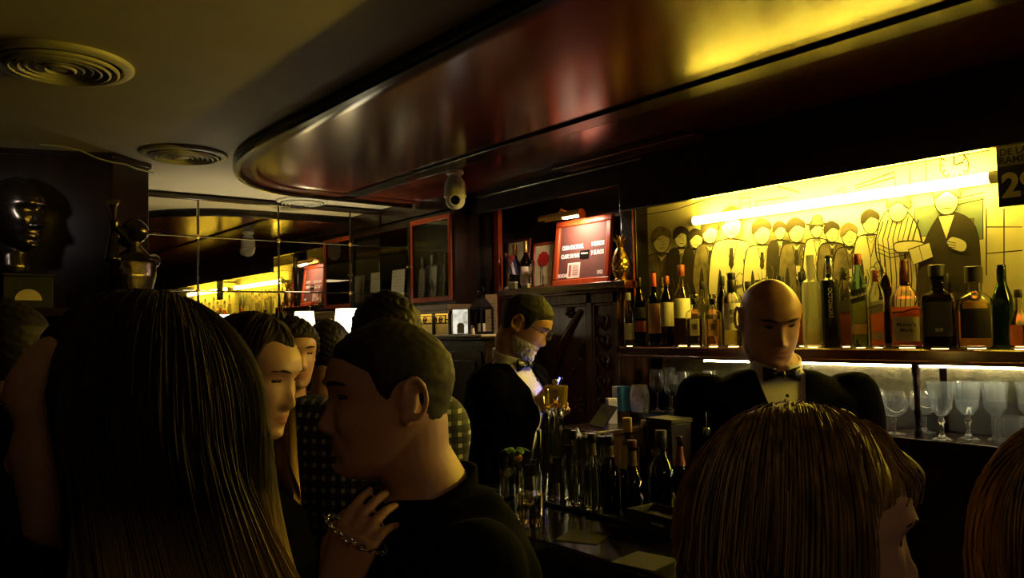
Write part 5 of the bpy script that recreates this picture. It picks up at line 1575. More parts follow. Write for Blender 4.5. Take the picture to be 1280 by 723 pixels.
def head_grid(fem=False, smile=False, nose=1.0, heavy=0.0, nz=110, na=132):
    """head surface in its own frame: +Y face, +Z up, origin between the ears"""
    th = np.linspace(0.015, PI - 0.015, nz)
    z = -0.119 * np.cos(th) * np.where(np.cos(th) > 0, 1.0, 0.99)
    W = smooth_interp(z, [(-.119, .004), (-.112, .024), (-.104, .035), (-.088, .049 - .005 * fem + heavy), (-.06, .060 - .003 * fem + heavy), (-.03, .069 + heavy), (0, .0735), (.03, .0765), (.06, .072), (.085, .057), (.105, .034), (.118, .004)])
    YF = smooth_interp(z, [(-.119, .035), (-.112, .068), (-.100, .083), (-.085, .084), (-.070, .083), (-.05, .086), (-.03, .086), (0, .086), (.015, .087), (.032, .094), (.055, .091), (.08, .074), (.1, .048), (.118, .004)])
    YB = smooth_interp(z, [(-.119, .02), (-.11, .012), (-.095, -.01), (-.075, -.045), (-.055, -.066), (-.03, -.084), (0, -.096), (.03, -.102), (.06, -.096), (.085, -.075), (.105, -.045), (.118, -.004)])
    YC = smooth_interp(z, [(-.119, .03), (-.10, .03), (-.07, .012), (-.03, -.005), (.03, -.012), (.07, -.01), (.118, 0)])
    a = np.linspace(0, 2 * PI, na, endpoint=False)
    ca, sa = np.cos(a), np.sin(a)
    X = np.zeros((nz, na)); Y = np.zeros((nz, na)); Z = np.repeat(z[:, None], na, 1)
    for i in range(nz):
        jaw = np.clip((-.02 - z[i]) / .09, 0, 1)
        pf, qf = 0.92 - 0.05 * jaw, 0.86 + 0.16 * jaw
        f = sa >= 0
        X[i] = W[i] * np.sign(ca) * np.abs(ca) ** np.where(f, pf, 0.95)
        Y[i] = np.where(f, YC[i] + (YF[i] - YC[i]) * np.abs(sa) ** qf, YC[i] + (YB[i] - YC[i]) * np.abs(sa) ** 0.95)
    fr = np.clip((Y - YC[:, None]) / (YF - YC + 1e-6)[:, None], 0, 1) ** 1.5 * (sa[None, :] > 0)
    nz_prof = smooth_interp(z, [(-.119, 0), (-.0475, 0), (-.043, .008), (-.036, .0205), (-.029, .0225), (-.02, .0175), (-.005, .0095), (.010, .0045), (.022, .001), (.03, 0), (.118, 0)])
    sx = np.interp(z, [-.05, -.034, -.015, .02], [.012, .0125, .0095, .0085])
    D = nose * nz_prof[:, None] * G_(X, sx[:, None])
    for s in (-1, 1):
        D += nose * .0085 * G_(X - s * .0135, .0065) * G_(Z + .0365, .0065)
        D += -.0125 * G_(X - s * .031, .0165) * G_(Z - .0125, .0105)
        D += .0075 * G_(X - s * .031, .0105) * G_(Z - .0115, .0075)
        D += .0045 * G_(X - s * .028, .018) * G_(Z - .034, .0065)
        D += .005 * G_(X - s * .043, .016) * G_(Z + .020, .014)
        if smile:
            D += .006 * G_(X - s * .036, .012) * G_(Z + .030, .012)
            D += -.004 * G_(X - s * .036, .006) * G_(Z + .056, .012)
            D += -.003 * G_(X - s * .027, .004) * G_(Z + .045, .012)
    zc = -.0635 + (.010 * (np.abs(X) / .028) ** 2 if smile else 0)
    lipw = .024 if smile else .019
    D += (.0055 + .0015 * fem) * G_(X, lipw) * G_(Z - zc - .0058, .0045)
    D += (.0065 + .0015 * fem) * G_(X, lipw) * G_(Z - zc + .0062, .0050)
    D += -.0045 * G_(X, lipw * 1.15) * G_(Z - zc, .0021)
    D += -.004 * G_(X, .018) * G_(Z + .083, .006)
    D += .005 * G_(X, .015) * G_(Z + .098, .009)
    Y = Y + D * np.where(fr > 0, np.maximum(fr, 0.0), 0)
    return np.stack([X, Y, Z], -1)


def ear_pieces(s):
    """helix, inner shell and lobe on side s"""
    out = []
    b = np.array([s * .0745, -.006, .002])
    o = np.array([s * .55, -.45, 0]); o /= np.linalg.norm(o)         # outward-back direction of the rim
    m = MB()
    pts = []
    for t in np.linspace(-1.9, 2.6, 16):
        pts.append(b + np.array([s * .006, -.008, .004]) + o * (.004 + .005 * abs(math.cos(t / 2))) + np.array([0, -.0165 * math.cos(t), .0290 * math.sin(t)]))
    m.tube(pts, [.0042] + [.0048] * 14 + [.0042], n=8, round_ends=True)
    out.append((m.v, m.f))
    m = MB(); m.sphere(b + np.array([s * .004, -.006, .004]), (.0065, .0155, .026), 14); out.append((m.v, m.f))
    m = MB(); m.sphere(b + np.array([s * .005, -.001, -.025]), (.0055, .0085, .010), 12); out.append((m.v, m.f))
    m = MB(); m.sphere(b + np.array([s * .005, .006, -.002]), (.004, .004, .007), 10); out.append((m.v, m.f))
    return out


def grid_piece(G):
    m = MB(); m.grid(G, wrap=True)
    n = G.shape[1]
    m.f.append(tuple(range(n - 1, -1, -1)))
    k = (G.shape[0] - 1) * n
    m.f.append(tuple(range(k, k + n)))
    return (m.v, m.f)


def ring_loft(rings, n=28):
    """rings: (centre, right vec * a, forward vec * b)"""
    G = []
    for c, ra, fb in rings:
        row = []
        for j in range(n):
            t = 2 * PI * j / n
            ca, sa = math.cos(t), math.sin(t)
            d = (abs(ca) ** 2.4 + abs(sa) ** 2.4) ** (-1 / 2.4)
            row.append(c + ra * ca * d + fb * sa * d)
        G.append(row)
    return grid_piece(np.array(G))


def tube_piece(pts, rad, n=16):
    m = MB(); m.tube(pts, rad, n=n, round_ends=True)
    return (m.v, m.f)


def fused(pieces, voxel, iters=3, factor=0.5, name='body'):
    vs, fs = [], []
    for v, f in pieces:
        b = len(vs)
        vs += [tuple(float(c) for c in p) for p in v]
        fs += [tuple(b + i for i in q) for q in f]
    me = bpy.data.meshes.new('tmp')
    me.from_pydata(vs, [], fs)
    bm = bmesh.new(); bm.from_mesh(me); bmesh.ops.recalc_face_normals(bm, faces=bm.faces); bm.to_mesh(me); bm.free()
    ob = bpy.data.objects.new('tmp', me); COL.objects.link(ob)
    r = ob.modifiers.new('r', 'REMESH'); r.mode = 'VOXEL'; r.voxel_size = voxel; r.use_smooth_shade = True
    if iters:
        s = ob.modifiers.new('s', 'SMOOTH'); s.factor = factor; s.iterations = iters
    dg = bpy.context.evaluated_depsgraph_get()
    out = bpy.data.meshes.new_from_object(ob.evaluated_get(dg))
    out.name = name
    bpy.data.objects.remove(ob); bpy.data.meshes.remove(me)
    # keep the one largest connected surface
    bm = bmesh.new(); bm.from_mesh(out)
    seen, best = set(), []
    bm.verts.ensure_lookup_table()
    for v in bm.verts:
        if v.index in seen:
            continue
        st, comp = [v], []
        seen.add(v.index)
        while st:
            a = st.pop(); comp.append(a)
            for e in a.link_edges:
                w = e.other_vert(a)
                if w.index not in seen:
                    seen.add(w.index); st.append(w)
        if len(comp) > len(best):
            best = comp
    keep = set(v.index for v in best)
    bmesh.ops.delete(bm, geom=[v for v in bm.verts if v.index not in keep], context='VERTS')
    bm.to_mesh(out); bm.free()
    out.polygons.foreach_set('use_smooth', [True] * len(out.polygons))
    return out


def verts_of(me):
    a = np.empty(len(me.vertices) * 3); me.vertices.foreach_get('co', a)
    return a.reshape(-1, 3)


def set_verts(me, a):
    me.vertices.foreach_set('co', np.asarray(a, dtype=np.float64).ravel()); me.update()


def facing(beta):
    """horizontal unit vector: 0 = image left, 90 = away, -90 = towards the camera, 180 = image right"""
    b = R_(beta)
    f = -HR * math.cos(b) + HF * math.sin(b)
    return f / np.linalg.norm(f)


def frame(f):
    """right vector of a body that faces f"""
    r = np.cross(f, [0, 0, 1.0])
    return r / np.linalg.norm(r)


def skin(name, col, rough=0.48):
    m, nt, b = _mat(name)
    tc = nt.nodes.new('ShaderNodeTexCoord'); n = nt.nodes.new('ShaderNodeTexNoise'); n.inputs['Scale'].default_value = 55; n.inputs['Detail'].default_value = 5
    r = nt.nodes.new('ShaderNodeValToRGB')
    r.color_ramp.elements[0].color = rgba([c * .85 for c in col]); r.color_ramp.elements[1].color = rgba([c * 1.12 for c in col])
    nt.links.new(tc.outputs['Object'], n.inputs['Vector']); nt.links.new(n.outputs['Fac'], r.inputs['Fac']); nt.links.new(r.outputs['Color'], b.inputs['Base Color'])
    bp = nt.nodes.new('ShaderNodeBump'); bp.inputs['Strength'].default_value = 0.08; bp.inputs['Distance'].default_value = 0.001
    nt.links.new(n.outputs['Fac'], bp.inputs['Height']); nt.links.new(bp.outputs['Normal'], b.inputs['Normal'])
    _set(b, Roughness=rough, Subsurface_Weight=0.12, Subsurface_Scale=0.01)
    b.inputs['Subsurface Radius'].default_value = (1.0, 0.35, 0.2)
    return m


def hairmat(name, c1, c2, rough=0.42):
    m, nt, b = _mat(name)
    tc = nt.nodes.new('ShaderNodeTexCoord'); mp = nt.nodes.new('ShaderNodeMapping'); mp.inputs['Scale'].default_value = (70, 70, 4)
    n = nt.nodes.new('ShaderNodeTexNoise'); n.inputs['Scale'].default_value = 1.0; n.inputs['Detail'].default_value = 4
    r = nt.nodes.new('ShaderNodeValToRGB'); r.color_ramp.elements[0].color = rgba(c1); r.color_ramp.elements[1].color = rgba(c2)
    r.color_ramp.elements[0].position = 0.35; r.color_ramp.elements[1].position = 0.68
    nt.links.new(tc.outputs['Object'], mp.inputs['Vector']); nt.links.new(mp.outputs['Vector'], n.inputs['Vector']); nt.links.new(n.outputs['Fac'], r.inputs['Fac']); nt.links.new(r.outputs['Color'], b.inputs['Base Color'])
    _set(b, Roughness=rough, Specular_IOR_Level=0.25)
    return m


M_skin = skin('skin', (0.46, 0.25, 0.165))
M_skinpale = skin('fair_skin', (0.52, 0.30, 0.20))
M_lip = skin('lips', (0.42, 0.18, 0.13), rough=0.4)
M_eye = plain('dark_eye', (0.035, 0.022, 0.016), rough=0.12)
M_brown = hairmat('dark_brown_hair', (0.005, 0.003, 0.002), (0.015, 0.009, 0.005), rough=0.6)
M_longbrown = hairmat('long_brown_hair', (0.030, 0.017, 0.007), (0.12, 0.070, 0.022))
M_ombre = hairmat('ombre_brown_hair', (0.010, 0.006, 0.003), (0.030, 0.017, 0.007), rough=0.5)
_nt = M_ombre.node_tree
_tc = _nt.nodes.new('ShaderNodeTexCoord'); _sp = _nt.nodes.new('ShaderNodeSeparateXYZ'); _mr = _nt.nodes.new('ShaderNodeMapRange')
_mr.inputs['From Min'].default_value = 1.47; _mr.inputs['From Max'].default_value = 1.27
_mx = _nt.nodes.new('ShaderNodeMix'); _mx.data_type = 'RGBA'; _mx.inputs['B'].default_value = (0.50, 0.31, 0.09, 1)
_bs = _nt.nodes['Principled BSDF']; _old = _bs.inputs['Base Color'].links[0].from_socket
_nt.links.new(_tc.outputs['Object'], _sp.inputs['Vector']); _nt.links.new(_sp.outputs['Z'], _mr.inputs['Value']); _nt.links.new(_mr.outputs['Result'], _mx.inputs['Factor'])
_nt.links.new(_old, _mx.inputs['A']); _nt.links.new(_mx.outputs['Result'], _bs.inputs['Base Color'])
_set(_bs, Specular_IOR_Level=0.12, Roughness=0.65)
M_ash = hairmat('ash_brown_hair', (0.010, 0.0065, 0.004), (0.028, 0.019, 0.010), rough=0.7)
M_blond = hairmat('blond_hair', (0.10, 0.055, 0.015), (0.34, 0.20, 0.060), rough=0.5)
M_grey = hairmat('grey_hair', (0.014, 0.013, 0.012), (0.046, 0.043, 0.040), rough=0.7)
M_beard = hairmat('white_beard', (0.40, 0.38, 0.36), (0.68, 0.66, 0.63), rough=0.6)
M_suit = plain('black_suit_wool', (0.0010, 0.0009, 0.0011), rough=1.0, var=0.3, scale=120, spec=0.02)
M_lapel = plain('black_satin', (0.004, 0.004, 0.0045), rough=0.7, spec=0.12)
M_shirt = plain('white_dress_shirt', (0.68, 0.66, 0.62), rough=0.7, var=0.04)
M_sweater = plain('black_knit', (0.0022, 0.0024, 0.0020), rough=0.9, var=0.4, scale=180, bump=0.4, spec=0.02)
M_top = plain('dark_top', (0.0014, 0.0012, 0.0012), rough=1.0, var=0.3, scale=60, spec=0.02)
M_trouser = plain('dark_trousers', (0.010, 0.010, 0.012), rough=0.8)
M_shoe = plain('black_leather', (0.008, 0.007, 0.006), rough=0.3)


def mk_check():
    m, nt, b = _mat('checked_cotton')
    tc = nt.nodes.new('ShaderNodeTexCoord'); sp = nt.nodes.new('ShaderNodeSeparateXYZ')
    mp = nt.nodes.new('ShaderNodeMapping'); mp.inputs['Rotation'].default_value = (0, 0, R_(YAW))
    nt.links.new(tc.outputs['Object'], mp.inputs['Vector']); nt.links.new(mp.outputs['Vector'], sp.inputs['Vector'])
    outs = []
    for ax, sc in (('X', 42.0), ('Z', 36.0)):
        mu_ = nt.nodes.new('ShaderNodeMath'); mu_.operation = 'MULTIPLY'; mu_.inputs[1].default_value = sc
        fr = nt.nodes.new('ShaderNodeMath'); fr.operation = 'FRACT'
        lt = nt.nodes.new('ShaderNodeMath'); lt.operation = 'LESS_THAN'; lt.inputs[1].default_value = 0.36
        nt.links.new(sp.outputs[ax], mu_.inputs[0]); nt.links.new(mu_.outputs[0], fr.inputs[0]); nt.links.new(fr.outputs[0], lt.inputs[0])
        outs.append(lt)
    ad = nt.nodes.new('ShaderNodeMath'); ad.operation = 'ADD'; nt.links.new(outs[0].outputs[0], ad.inputs[0]); nt.links.new(outs[1].outputs[0], ad.inputs[1])
    hf = nt.nodes.new('ShaderNodeMath'); hf.operation = 'MULTIPLY'; hf.inputs[1].default_value = 0.5; nt.links.new(ad.outputs[0], hf.inputs[0])
    r = nt.nodes.new('ShaderNodeValToRGB'); r.color_ramp.interpolation = 'CONSTANT'
    r.color_ramp.elements[0].color = (0.010, 0.012, 0.010, 1); r.color_ramp.elements[0].position = 0
    e = r.color_ramp.elements.new(0.3); e.color = (0.035, 0.040, 0.034, 1)
    r.color_ramp.elements[-1].position = 0.8; r.color_ramp.elements[-1].color = (0.42, 0.42, 0.36, 1)
    nt.links.new(hf.outputs[0], r.inputs['Fac']); nt.links.new(r.outputs['Color'], b.inputs['Base Color'])
    _set(b, Roughness=0.8)
    return m


M_check = mk_check()


class Person:
    def __init__(self, label, head, beta, pitch=0.0, roll=0.0, s=1.0, body=None, neck=(0.0, -0.045, -0.165), lean=(0.0, 0.0), fem=False, smile=False, nose=1.0, heavy=0.0,
                 vox=0.006, sh=0.0, build=1.0, arms=None, skinmat=None, sh_drop=0.0, name='person', neck_r=None, tuck_arms=False):
        self.head = np.array(head, float)
        self.fem, self.s, self.vox, self.build = fem, s, vox, build
        self.hf = facing(beta)
        self.bf = facing(beta if body is None else body)
        self.br = frame(self.bf)
        ang = math.atan2(-self.hf[0], self.hf[1])
        self.MH = Matrix.Translation(Vector(self.head)) @ Matrix.Rotation(ang, 4, 'Z') @ Matrix.Rotation(R_(-pitch), 4, 'X') @ Matrix.Rotation(R_(roll), 4, 'Y') @ Matrix.Scale(s, 4)
        up = np.array([0, 0, 1.0])
        self.N = self.head + self.br * neck[0] + self.bf * neck[1] + up * neck[2]
        TL = 0.51
        self.P = self.N - up * TL * math.sqrt(max(0.2, 1 - lean[0] ** 2 - lean[1] ** 2)) - self.bf * TL * lean[0] - self.br * TL * lean[1]
        self.ground = np.array([self.P[0], self.P[1], 0.0])
        self.root = thing(name, label, 'person', self.ground)
        self.sw = (0.165 if fem else 0.190) * build + sh
        self.sh_drop = sh_drop
        sj = self.N - up * (0.098 + sh_drop)
        self.S = [sj - self.br * (self.sw - 0.030), sj + self.br * (self.sw - 0.030)]     # left, right
        self.arms = []
        for k, sg in ((0, -1), (1, 1)):
            a = (arms or {}).get('left' if k == 0 else 'right')
            if a is None:
                e = self.S[k] + self.br * sg * (0.0 if tuck_arms else 0.050) - up * 0.285 + self.bf * (0.05 if tuck_arms else -0.02)
                w = e + self.bf * (0.0 if tuck_arms else 0.09) - up * 0.235
                a = (e, w)
            self.arms.append((self.S[k], np.array(a[0], float), np.array(a[1], float)))
        self.skinmat = skinmat or (M_skinpale if fem else M_skin)
        self.G = head_grid(fem, smile, nose, heavy)
        self.neck_r = neck_r or (0.046 if fem else 0.058)
        self.make_body()

    # ---- pieces
    def wh(self, p):
        return np.array(self.MH @ Vector(p))

    def Hgrid(self, G):
        M = np.array(self.MH)
        return G @ M[:3, :3].T + M[:3, 3]

    def torso(self, off=0.0, top=1.0, bottom=-0.10):
        f, b = self.fem, self.build
        prof = [(-.16, .13, .10, 0), (-.08, .168 if f else .163, .118, 0), (.05, .166 if f else .162, .116, 0), (.22, .130 if f else .150, .100, .004), (.42, .140 if f else .160, .112, .01), (.62, .158 if f else .178, .122 + .014 * f, .012), (.78, .160 if f else .186, .112, .004),
                (.83, self.sw * 0.93 / b, .098, -.004), (.885, self.sw * 0.76 / b, .082, -.012), (.93, self.sw * 0.54 / b, .072, -.014), (.97, .084, .066, -.012), (1.0, .066, .061, -.008), (1.05, .050, .050, 0.0)]
        rings = []
        ax = self.N - self.P
        for t, a, d, fo in prof:
            if t < bottom or t > top:
                continue
            c = self.P + ax * t + self.bf * fo - np.array([0, 0, self.sh_drop * (0.8 if .8 < t < .95 else 0)])
            rings.append((c, self.br * (a * b + off), self.bf * (d * b + off)))
        return ring_loft(rings)

    def limb(self, k, off=0.0, upto=1.0, start=0.0):
        S, E, W = self.arms[k]
        c = 0.86 if self.fem else 1.0
        pts, rad = [], []
        for t, r in ((0, .056), (.35, .050), (.75, .043), (1, .040)):
            pts.append(S + (E - S) * t); rad.append(r * c + off)
        for t, r in ((.12, .043), (.35, .042), (.7, .033), (1, .026)):
            if t <= upto:
                pts.append(E + (W - E) * t); rad.append(r * c + off)
        if upto <= 0:
            n = 4
            return tube_piece(pts[:n], rad[:n])
        return tube_piece(pts, rad)

    def leg(self, sg, off=0.0, to=0.0):
        h = self.P + self.br * sg * 0.085 - np.array([0, 0, 0.06])
        kn = np.array([h[0], h[1], 0.50 * h[2] + 0.02]) + self.bf * 0.02 + self.br * sg * 0.01
        an = np.array([h[0], h[1], 0.09]) - self.bf * 0.02 + self.br * sg * 0.015
        pts, rad = [], []
        for t, r in ((0, .086), (.4, .074), (.85, .056), (1, .053)):
            pts.append(h + (kn - h) * t); rad.append(r + off)
        for t, r in ((.3, .055), (.7, .040), (1, .036)):
            pts.append(kn + (an - kn) * t); rad.append(r + off * 1.2)
        return tube_piece(pts, rad), an

    def foot(self, sg, off=0.0):
        _, an = self.leg(sg)
        a = np.array([an[0], an[1], 0.040 + off * .3]) - self.bf * 0.03
        pts = [a, a + self.bf * .06, a + self.bf * .13 - np.array([0, 0, .008]), a + self.bf * .19 - np.array([0, 0, .012])]
        return tube_piece(pts, [.038 + off, .040 + off, .036 + off, .026 + off])

    def hand(self, k, fdir=None, palm=None, curl=0.45, spread=0.06, fist=0.0):
        """palm, four fingers of different length and a thumb"""
        S, E, W = self.arms[k]
        d = (W - E) if fdir is None else np.array(fdir, float)
        d = d / np.linalg.norm(d)
        p = np.array(palm if palm is not None else -self.br * (1 if k else -1), float)     # palm normal
        p = p - d * np.dot(p, d); p /= np.linalg.norm(p)
        side = np.cross(d, p) * (1 if k == 1 else -1)                                       # towards the thumb
        c = 0.9 if self.fem else 1.0
        out = []
        G = []
        for t, wd, th in ((-.012, .026, .020), (.012, .031, .019), (.045, .039, .017), (.075, .041, .0145), (.092, .038, .011)):
            row = []
            for j in range(18):
                a = 2 * PI * j / 18
                row.append(W + d * t * c + side * math.cos(a) * wd * c + p * math.sin(a) * th * c)
            G.append(row)
        out.append(grid_piece(np.array(G)))
        L = [(.030, .072, .0088), (.010, .080, .0090), (-.011, .075, .0086), (-.030, .058, .0077)]
        for i, (o, ln, r) in enumerate(L):
            base = W + d * (.082 - abs(o + .005) * .15) * c + side * o * c
            dir_ = d + side * o * spread * 25
            dir_ /= np.linalg.norm(dir_)
            pts, rad = [base - dir_ * .015], [r * c]
            pos, ang = base.copy(), 0.0
            pts.append(pos); rad.append(r * c)
            for j, fr in enumerate((.46, .30, .24)):
                ang += curl * (0.9 if j == 0 else 1.1) + 0.06 * i
                v = dir_ * math.cos(ang) + p * math.sin(ang)
                pos = pos + v * ln * fr * c
                pts.append(pos); rad.append(r * c * (1 - .09 * (j + 1)))
            out.append(tube_piece(pts, rad, n=10))
        tb = W + d * .020 * c + side * .026 * c + p * .006
        t1 = tb + (d * .55 + side * .70 + p * .35) * .040 * c
        t2 = t1 + (d * .80 + side * .25 + p * .45) * .030 * c
        t3 = t2 + (d * .90 + side * .0 + p * .45) * .022 * c
        out.append(tube_piece([tb, t1, t2, t3], [.0135 * c, .011 * c, .0098 * c, .0082 * c], n=10))
        return out

    def make_body(self):
        pcs = [grid_piece(self.Hgrid(self.G))]
        for sg in (-1, 1):
            for v, f in ear_pieces(sg):
                pcs.append(([tuple(self.MH @ Vector(p)) for p in v], f))
        a, b, c = self.wh((0, -.028, -.035)), self.wh((0, -.030, -.085)), self.N
        pcs.append(tube_piece([a, b, b * .5 + c * .5, c, c - np.array([0, 0, .05])], [self.neck_r * self.s, self.neck_r * self.s * .97, self.neck_r * self.s * .97, self.neck_r * self.s * 1.08, self.neck_r * 1.2], n=24))
        pcs.append(self.torso(-0.012))
        self.handargs = getattr(self, 'handargs', {})
        for k in (0, 1):
            pcs.append(self.limb(k))
            pcs += self.hand(k, **(HANDS.get(k, {})))
        for sg in (-1, 1):
            pcs.append(self.leg(sg)[0]); pcs.append(self.foot(sg))
        me = fused(pcs, self.vox, 2, 0.4)
        # colour the eyes, brows and lips on the one surface
        n = len(me.polygons)
        ce = np.empty(n * 3); me.polygons.foreach_get('center', ce); ce = ce.reshape(-1, 3)
        MI = np.array(self.MH.inverted())
        q = ce @ MI[:3, :3].T + MI[:3, 3]
        x, y, z = np.abs(q[:, 0]), q[:, 1], q[:, 2]
        mi = np.zeros(n, int)
        face = y > 0.055
        mi[face & (((x - .031) / .0105) ** 2 + ((z - .0105) / .0034) ** 2 < 1)] = 2
        mi[face & (x < .024) & (np.abs(z + .0635) < .0105 * np.sqrt(np.clip(1 - (x / .024) ** 2, 0, 1)))] = 1
        me.polygons.foreach_set('material_index', [int(i) for i in mi])
        self.place(me, 'body', [self.skinmat, M_lip, M_eye])
        Yg = lambda px_, pz_: float(self.G[..., 1][np.where((self.G[..., 1] > .03), (self.G[..., 0] - px_) ** 2 + (self.G[..., 2] - pz_) ** 2, 9).argmin() // self.G.shape[1], np.where((self.G[..., 1] > .03), (self.G[..., 0] - px_) ** 2 + (self.G[..., 2] - pz_) ** 2, 9).argmin() % self.G.shape[1]])
        mb, ml = MB(), MB()
        for sg in (-1, 1):
            tt = np.linspace(0, 1, 8)
            pts = [(sg * (.013 + .036 * t), .0310 + .0050 * math.sin(PI * t * .8) - .003 * t) for t in tt]
            mb.tube([self.wh((px_, Yg(px_, pz_) - (.0030 if self.fem else .0022), pz_)) for px_, pz_ in pts], [(.0016 + (.0012 if self.fem else .0022) * math.sin(PI * (0.2 + 0.75 * t))) * self.s for t in tt], n=8)
            pts = [(sg * (.019 + .024 * t), .0125 + .0035 * math.sin(PI * t)) for t in tt]
            ml.tube([self.wh((px_, Yg(px_, pz_) + .0004, pz_)) for px_, pz_ in pts], [.0011 * self.s] * 8, n=6)
        self.add('eyebrows', mb, self.browmat())
        self.add('eyelashes', ml, M_brown)

    def browmat(self):
        return BROW[0]

    def place(self, me, name, mats, parent=None):
        a = verts_of(me) - self.ground
        set_verts(me, a)
        return link(name, me, mats, parent or self.root)

    def add(self, name, mb, mats, smooth=50, parent=None):
        me = mb.mesh(name, smooth)
        return self.place(me, name, mats, parent)

    # ---- clothing
    def top(self, name, mat, off=0.012, sleeves=(1.0, 1.0), top=0.97, bottom=-0.17, vneck=None, thick=0.004, vox=None, iters=4, folds=0.004, collar=None):
        pcs = [self.torso(off, top=top, bottom=bottom)]
        for k in (0, 1):
            pcs.append(self.limb(k, off * 1.15, sleeves[k]))
        me = fused(pcs, vox or max(0.008, self.vox), iters)
        a = verts_of(me)
        nrm = np.empty(len(a) * 3); me.vertices.foreach_get('normal', nrm); nrm = nrm.reshape(-1, 3)
        fo = folds * (np.sin(a[:, 2] * 46 + 3 * np.sin(a[:, 0] * 17) + 2 * np.sin(a[:, 1] * 21)) * 0.5 + np.sin(a[:, 0] * 31 + a[:, 1] * 27 + a[:, 2] * 12) * 0.5)
        set_verts(me, a + nrm * fo[:, None])
        if vneck:
            w0, depth, zoff = vneck      # half width at the neck, depth of the V
            bm = bmesh.new(); bm.from_mesh(me)
            for sg in (-1, 1):     # clean cuts along both edges of the V
                apex = self.N + UP * (-depth - zoff)
                edge = self.N + self.br * sg * w0 - UP * zoff
                nn = np.cross(edge - apex, self.bf); nn /= np.linalg.norm(nn)
                bmesh.ops.bisect_plane(bm, geom=list(bm.verts) + list(bm.edges) + list(bm.faces), plane_co=Vector(apex), plane_no=Vector(nn))
            kill = []
            for fc in bm.faces:
                c = np.array(fc.calc_center_median()) - self.N
                u, v, z = np.dot(c, self.br), np.dot(c, self.bf), c[2]
                if v > -0.01 and -depth < z + zoff and abs(u) < w0 * (1 + (z + zoff) / depth) :
                    kill.append(fc)
                elif z > -0.012 + 0.0 and abs(u) < 0.075:
                    kill.append(fc)
            bmesh.ops.delete(bm, geom=kill, context='FACES')
            bm.to_mesh(me); bm.free()
        o = self.place(me, name, mat)
        so = o.modifiers.new('cloth', 'SOLIDIFY'); so.thickness = thick; so.offset = 1
        return o

    def trousers(self, mat=None, shoes=True):
        pcs = [self.torso(0.006, top=0.10, bottom=-.2)]
        for sg in (-1, 1):
            pcs.append(self.leg(sg, 0.014)[0])
        self.place(fused(pcs, 0.012, 3), 'trousers', mat or M_trouser)
        for sg in (-1, 1):
            me = fused([self.foot(sg, 0.006)], 0.008, 2)
            a = verts_of(me); a[:, 2] = np.maximum(a[:, 2], 0.002); set_verts(me, a)
            self.place(me, 'shoe', M_shoe)

    def collar_ring(self, name, mat, r=0.064, h=0.03, z0=-0.02, tilt=0.012, thick=0.005, open_front=0.0):
        rows = []
        n = 40
        for zz in np.linspace(0, h, 5):
            row = []
            for j in range(n + 1):
                t = PI / 2 + open_front + (2 * PI - 2 * open_front) * j / n
                row.append(self.N + self.br * math.cos(t) * (r + 0.004 * (h - zz) / h) + self.bf * (math.sin(t) * r * 1.02 + .004) + np.array([0, 0, z0 + zz - tilt * math.sin(t)]))
            rows.append(row)
        m = MB(); m.grid(np.array(rows))
        o = self.add(name, m, mat)
        so = o.modifiers.new('cloth', 'SOLIDIFY'); so.thickness = thick; so.offset = 1
        return o

    # ---- hair
    def short_hair(self, mat, line, thick=0.008, name='hair', up=0.006, rough=0.0016):
        """shell over the part of the head where line(x, y, z) is true"""
        G = head_grid(self.fem)
        nz, na = G.shape[:2]
        c = np.array([0, -.008, .01])
        d = G - c
        d /= np.linalg.norm(d, axis=-1, keepdims=True)
        X, Y, Z = np.abs(G[..., 0]), G[..., 1], G[..., 2]
        M = line(X, Y, Z)                       # signed: > 0 inside
        soft = np.clip(M / 0.016, 0, 1) ** 0.8
        nzs = rough * (np.sin(G[..., 0] * 410 + 7 * np.sin(G[..., 2] * 95)) + np.sin(G[..., 1] * 370 + 5 * np.sin(G[..., 2] * 120)) + np.sin(G[..., 2] * 300 + G[..., 0] * 200))
        o = G + d * (np.clip(M / 0.016, -1, 0) * 0.010 + soft * (thick + up * np.clip(Z / .11, 0, 1)) + soft * nzs)[..., None]
        M = M + 0.015
        o = self.Hgrid(o)
        inn = self.Hgrid(G - d * 0.014)
        m = MB()
        vs = np.concatenate([o.reshape(-1, 3), inn.reshape(-1, 3)])
        K = nz * na
        fs, edge = [], {}
        for i in range(nz - 1):
            for j in range(na):
                j2 = (j + 1) % na
                if M[i, j] > 0 and M[i, j2] > 0 and M[i + 1, j] > 0 and M[i + 1, j2] > 0:
                    q = (i * na + j, i * na + j2, (i + 1) * na + j2, (i + 1) * na + j)
                    fs.append(q); fs.append(tuple(K + t for t in q[::-1]))
                    for t in range(4):
                        e = (q[t], q[(t + 1) % 4])
                        if (e[1], e[0]) in edge:
                            edge.pop((e[1], e[0]))
                        else:
                            edge[e] = 1
        # crown cap
        if M[-1].min() > 0:
            top = (nz - 1) * na
            fs.append(tuple(top + j for j in range(na)))
            for j in range(na):
                edge.pop((top + (j + 1) % na, top + j), None); edge.pop((top + j, top + (j + 1) % na), None)
        for (u, v) in edge:
            fs.append((v, u, K + u, K + v))
        used = sorted({t for f in fs for t in f})
        re_ = {t: k for k, t in enumerate(used)}
        m.raw(vs[used], [tuple(re_[t] for t in f) for f in fs])
        return self.add(name, m, mat, smooth=80)

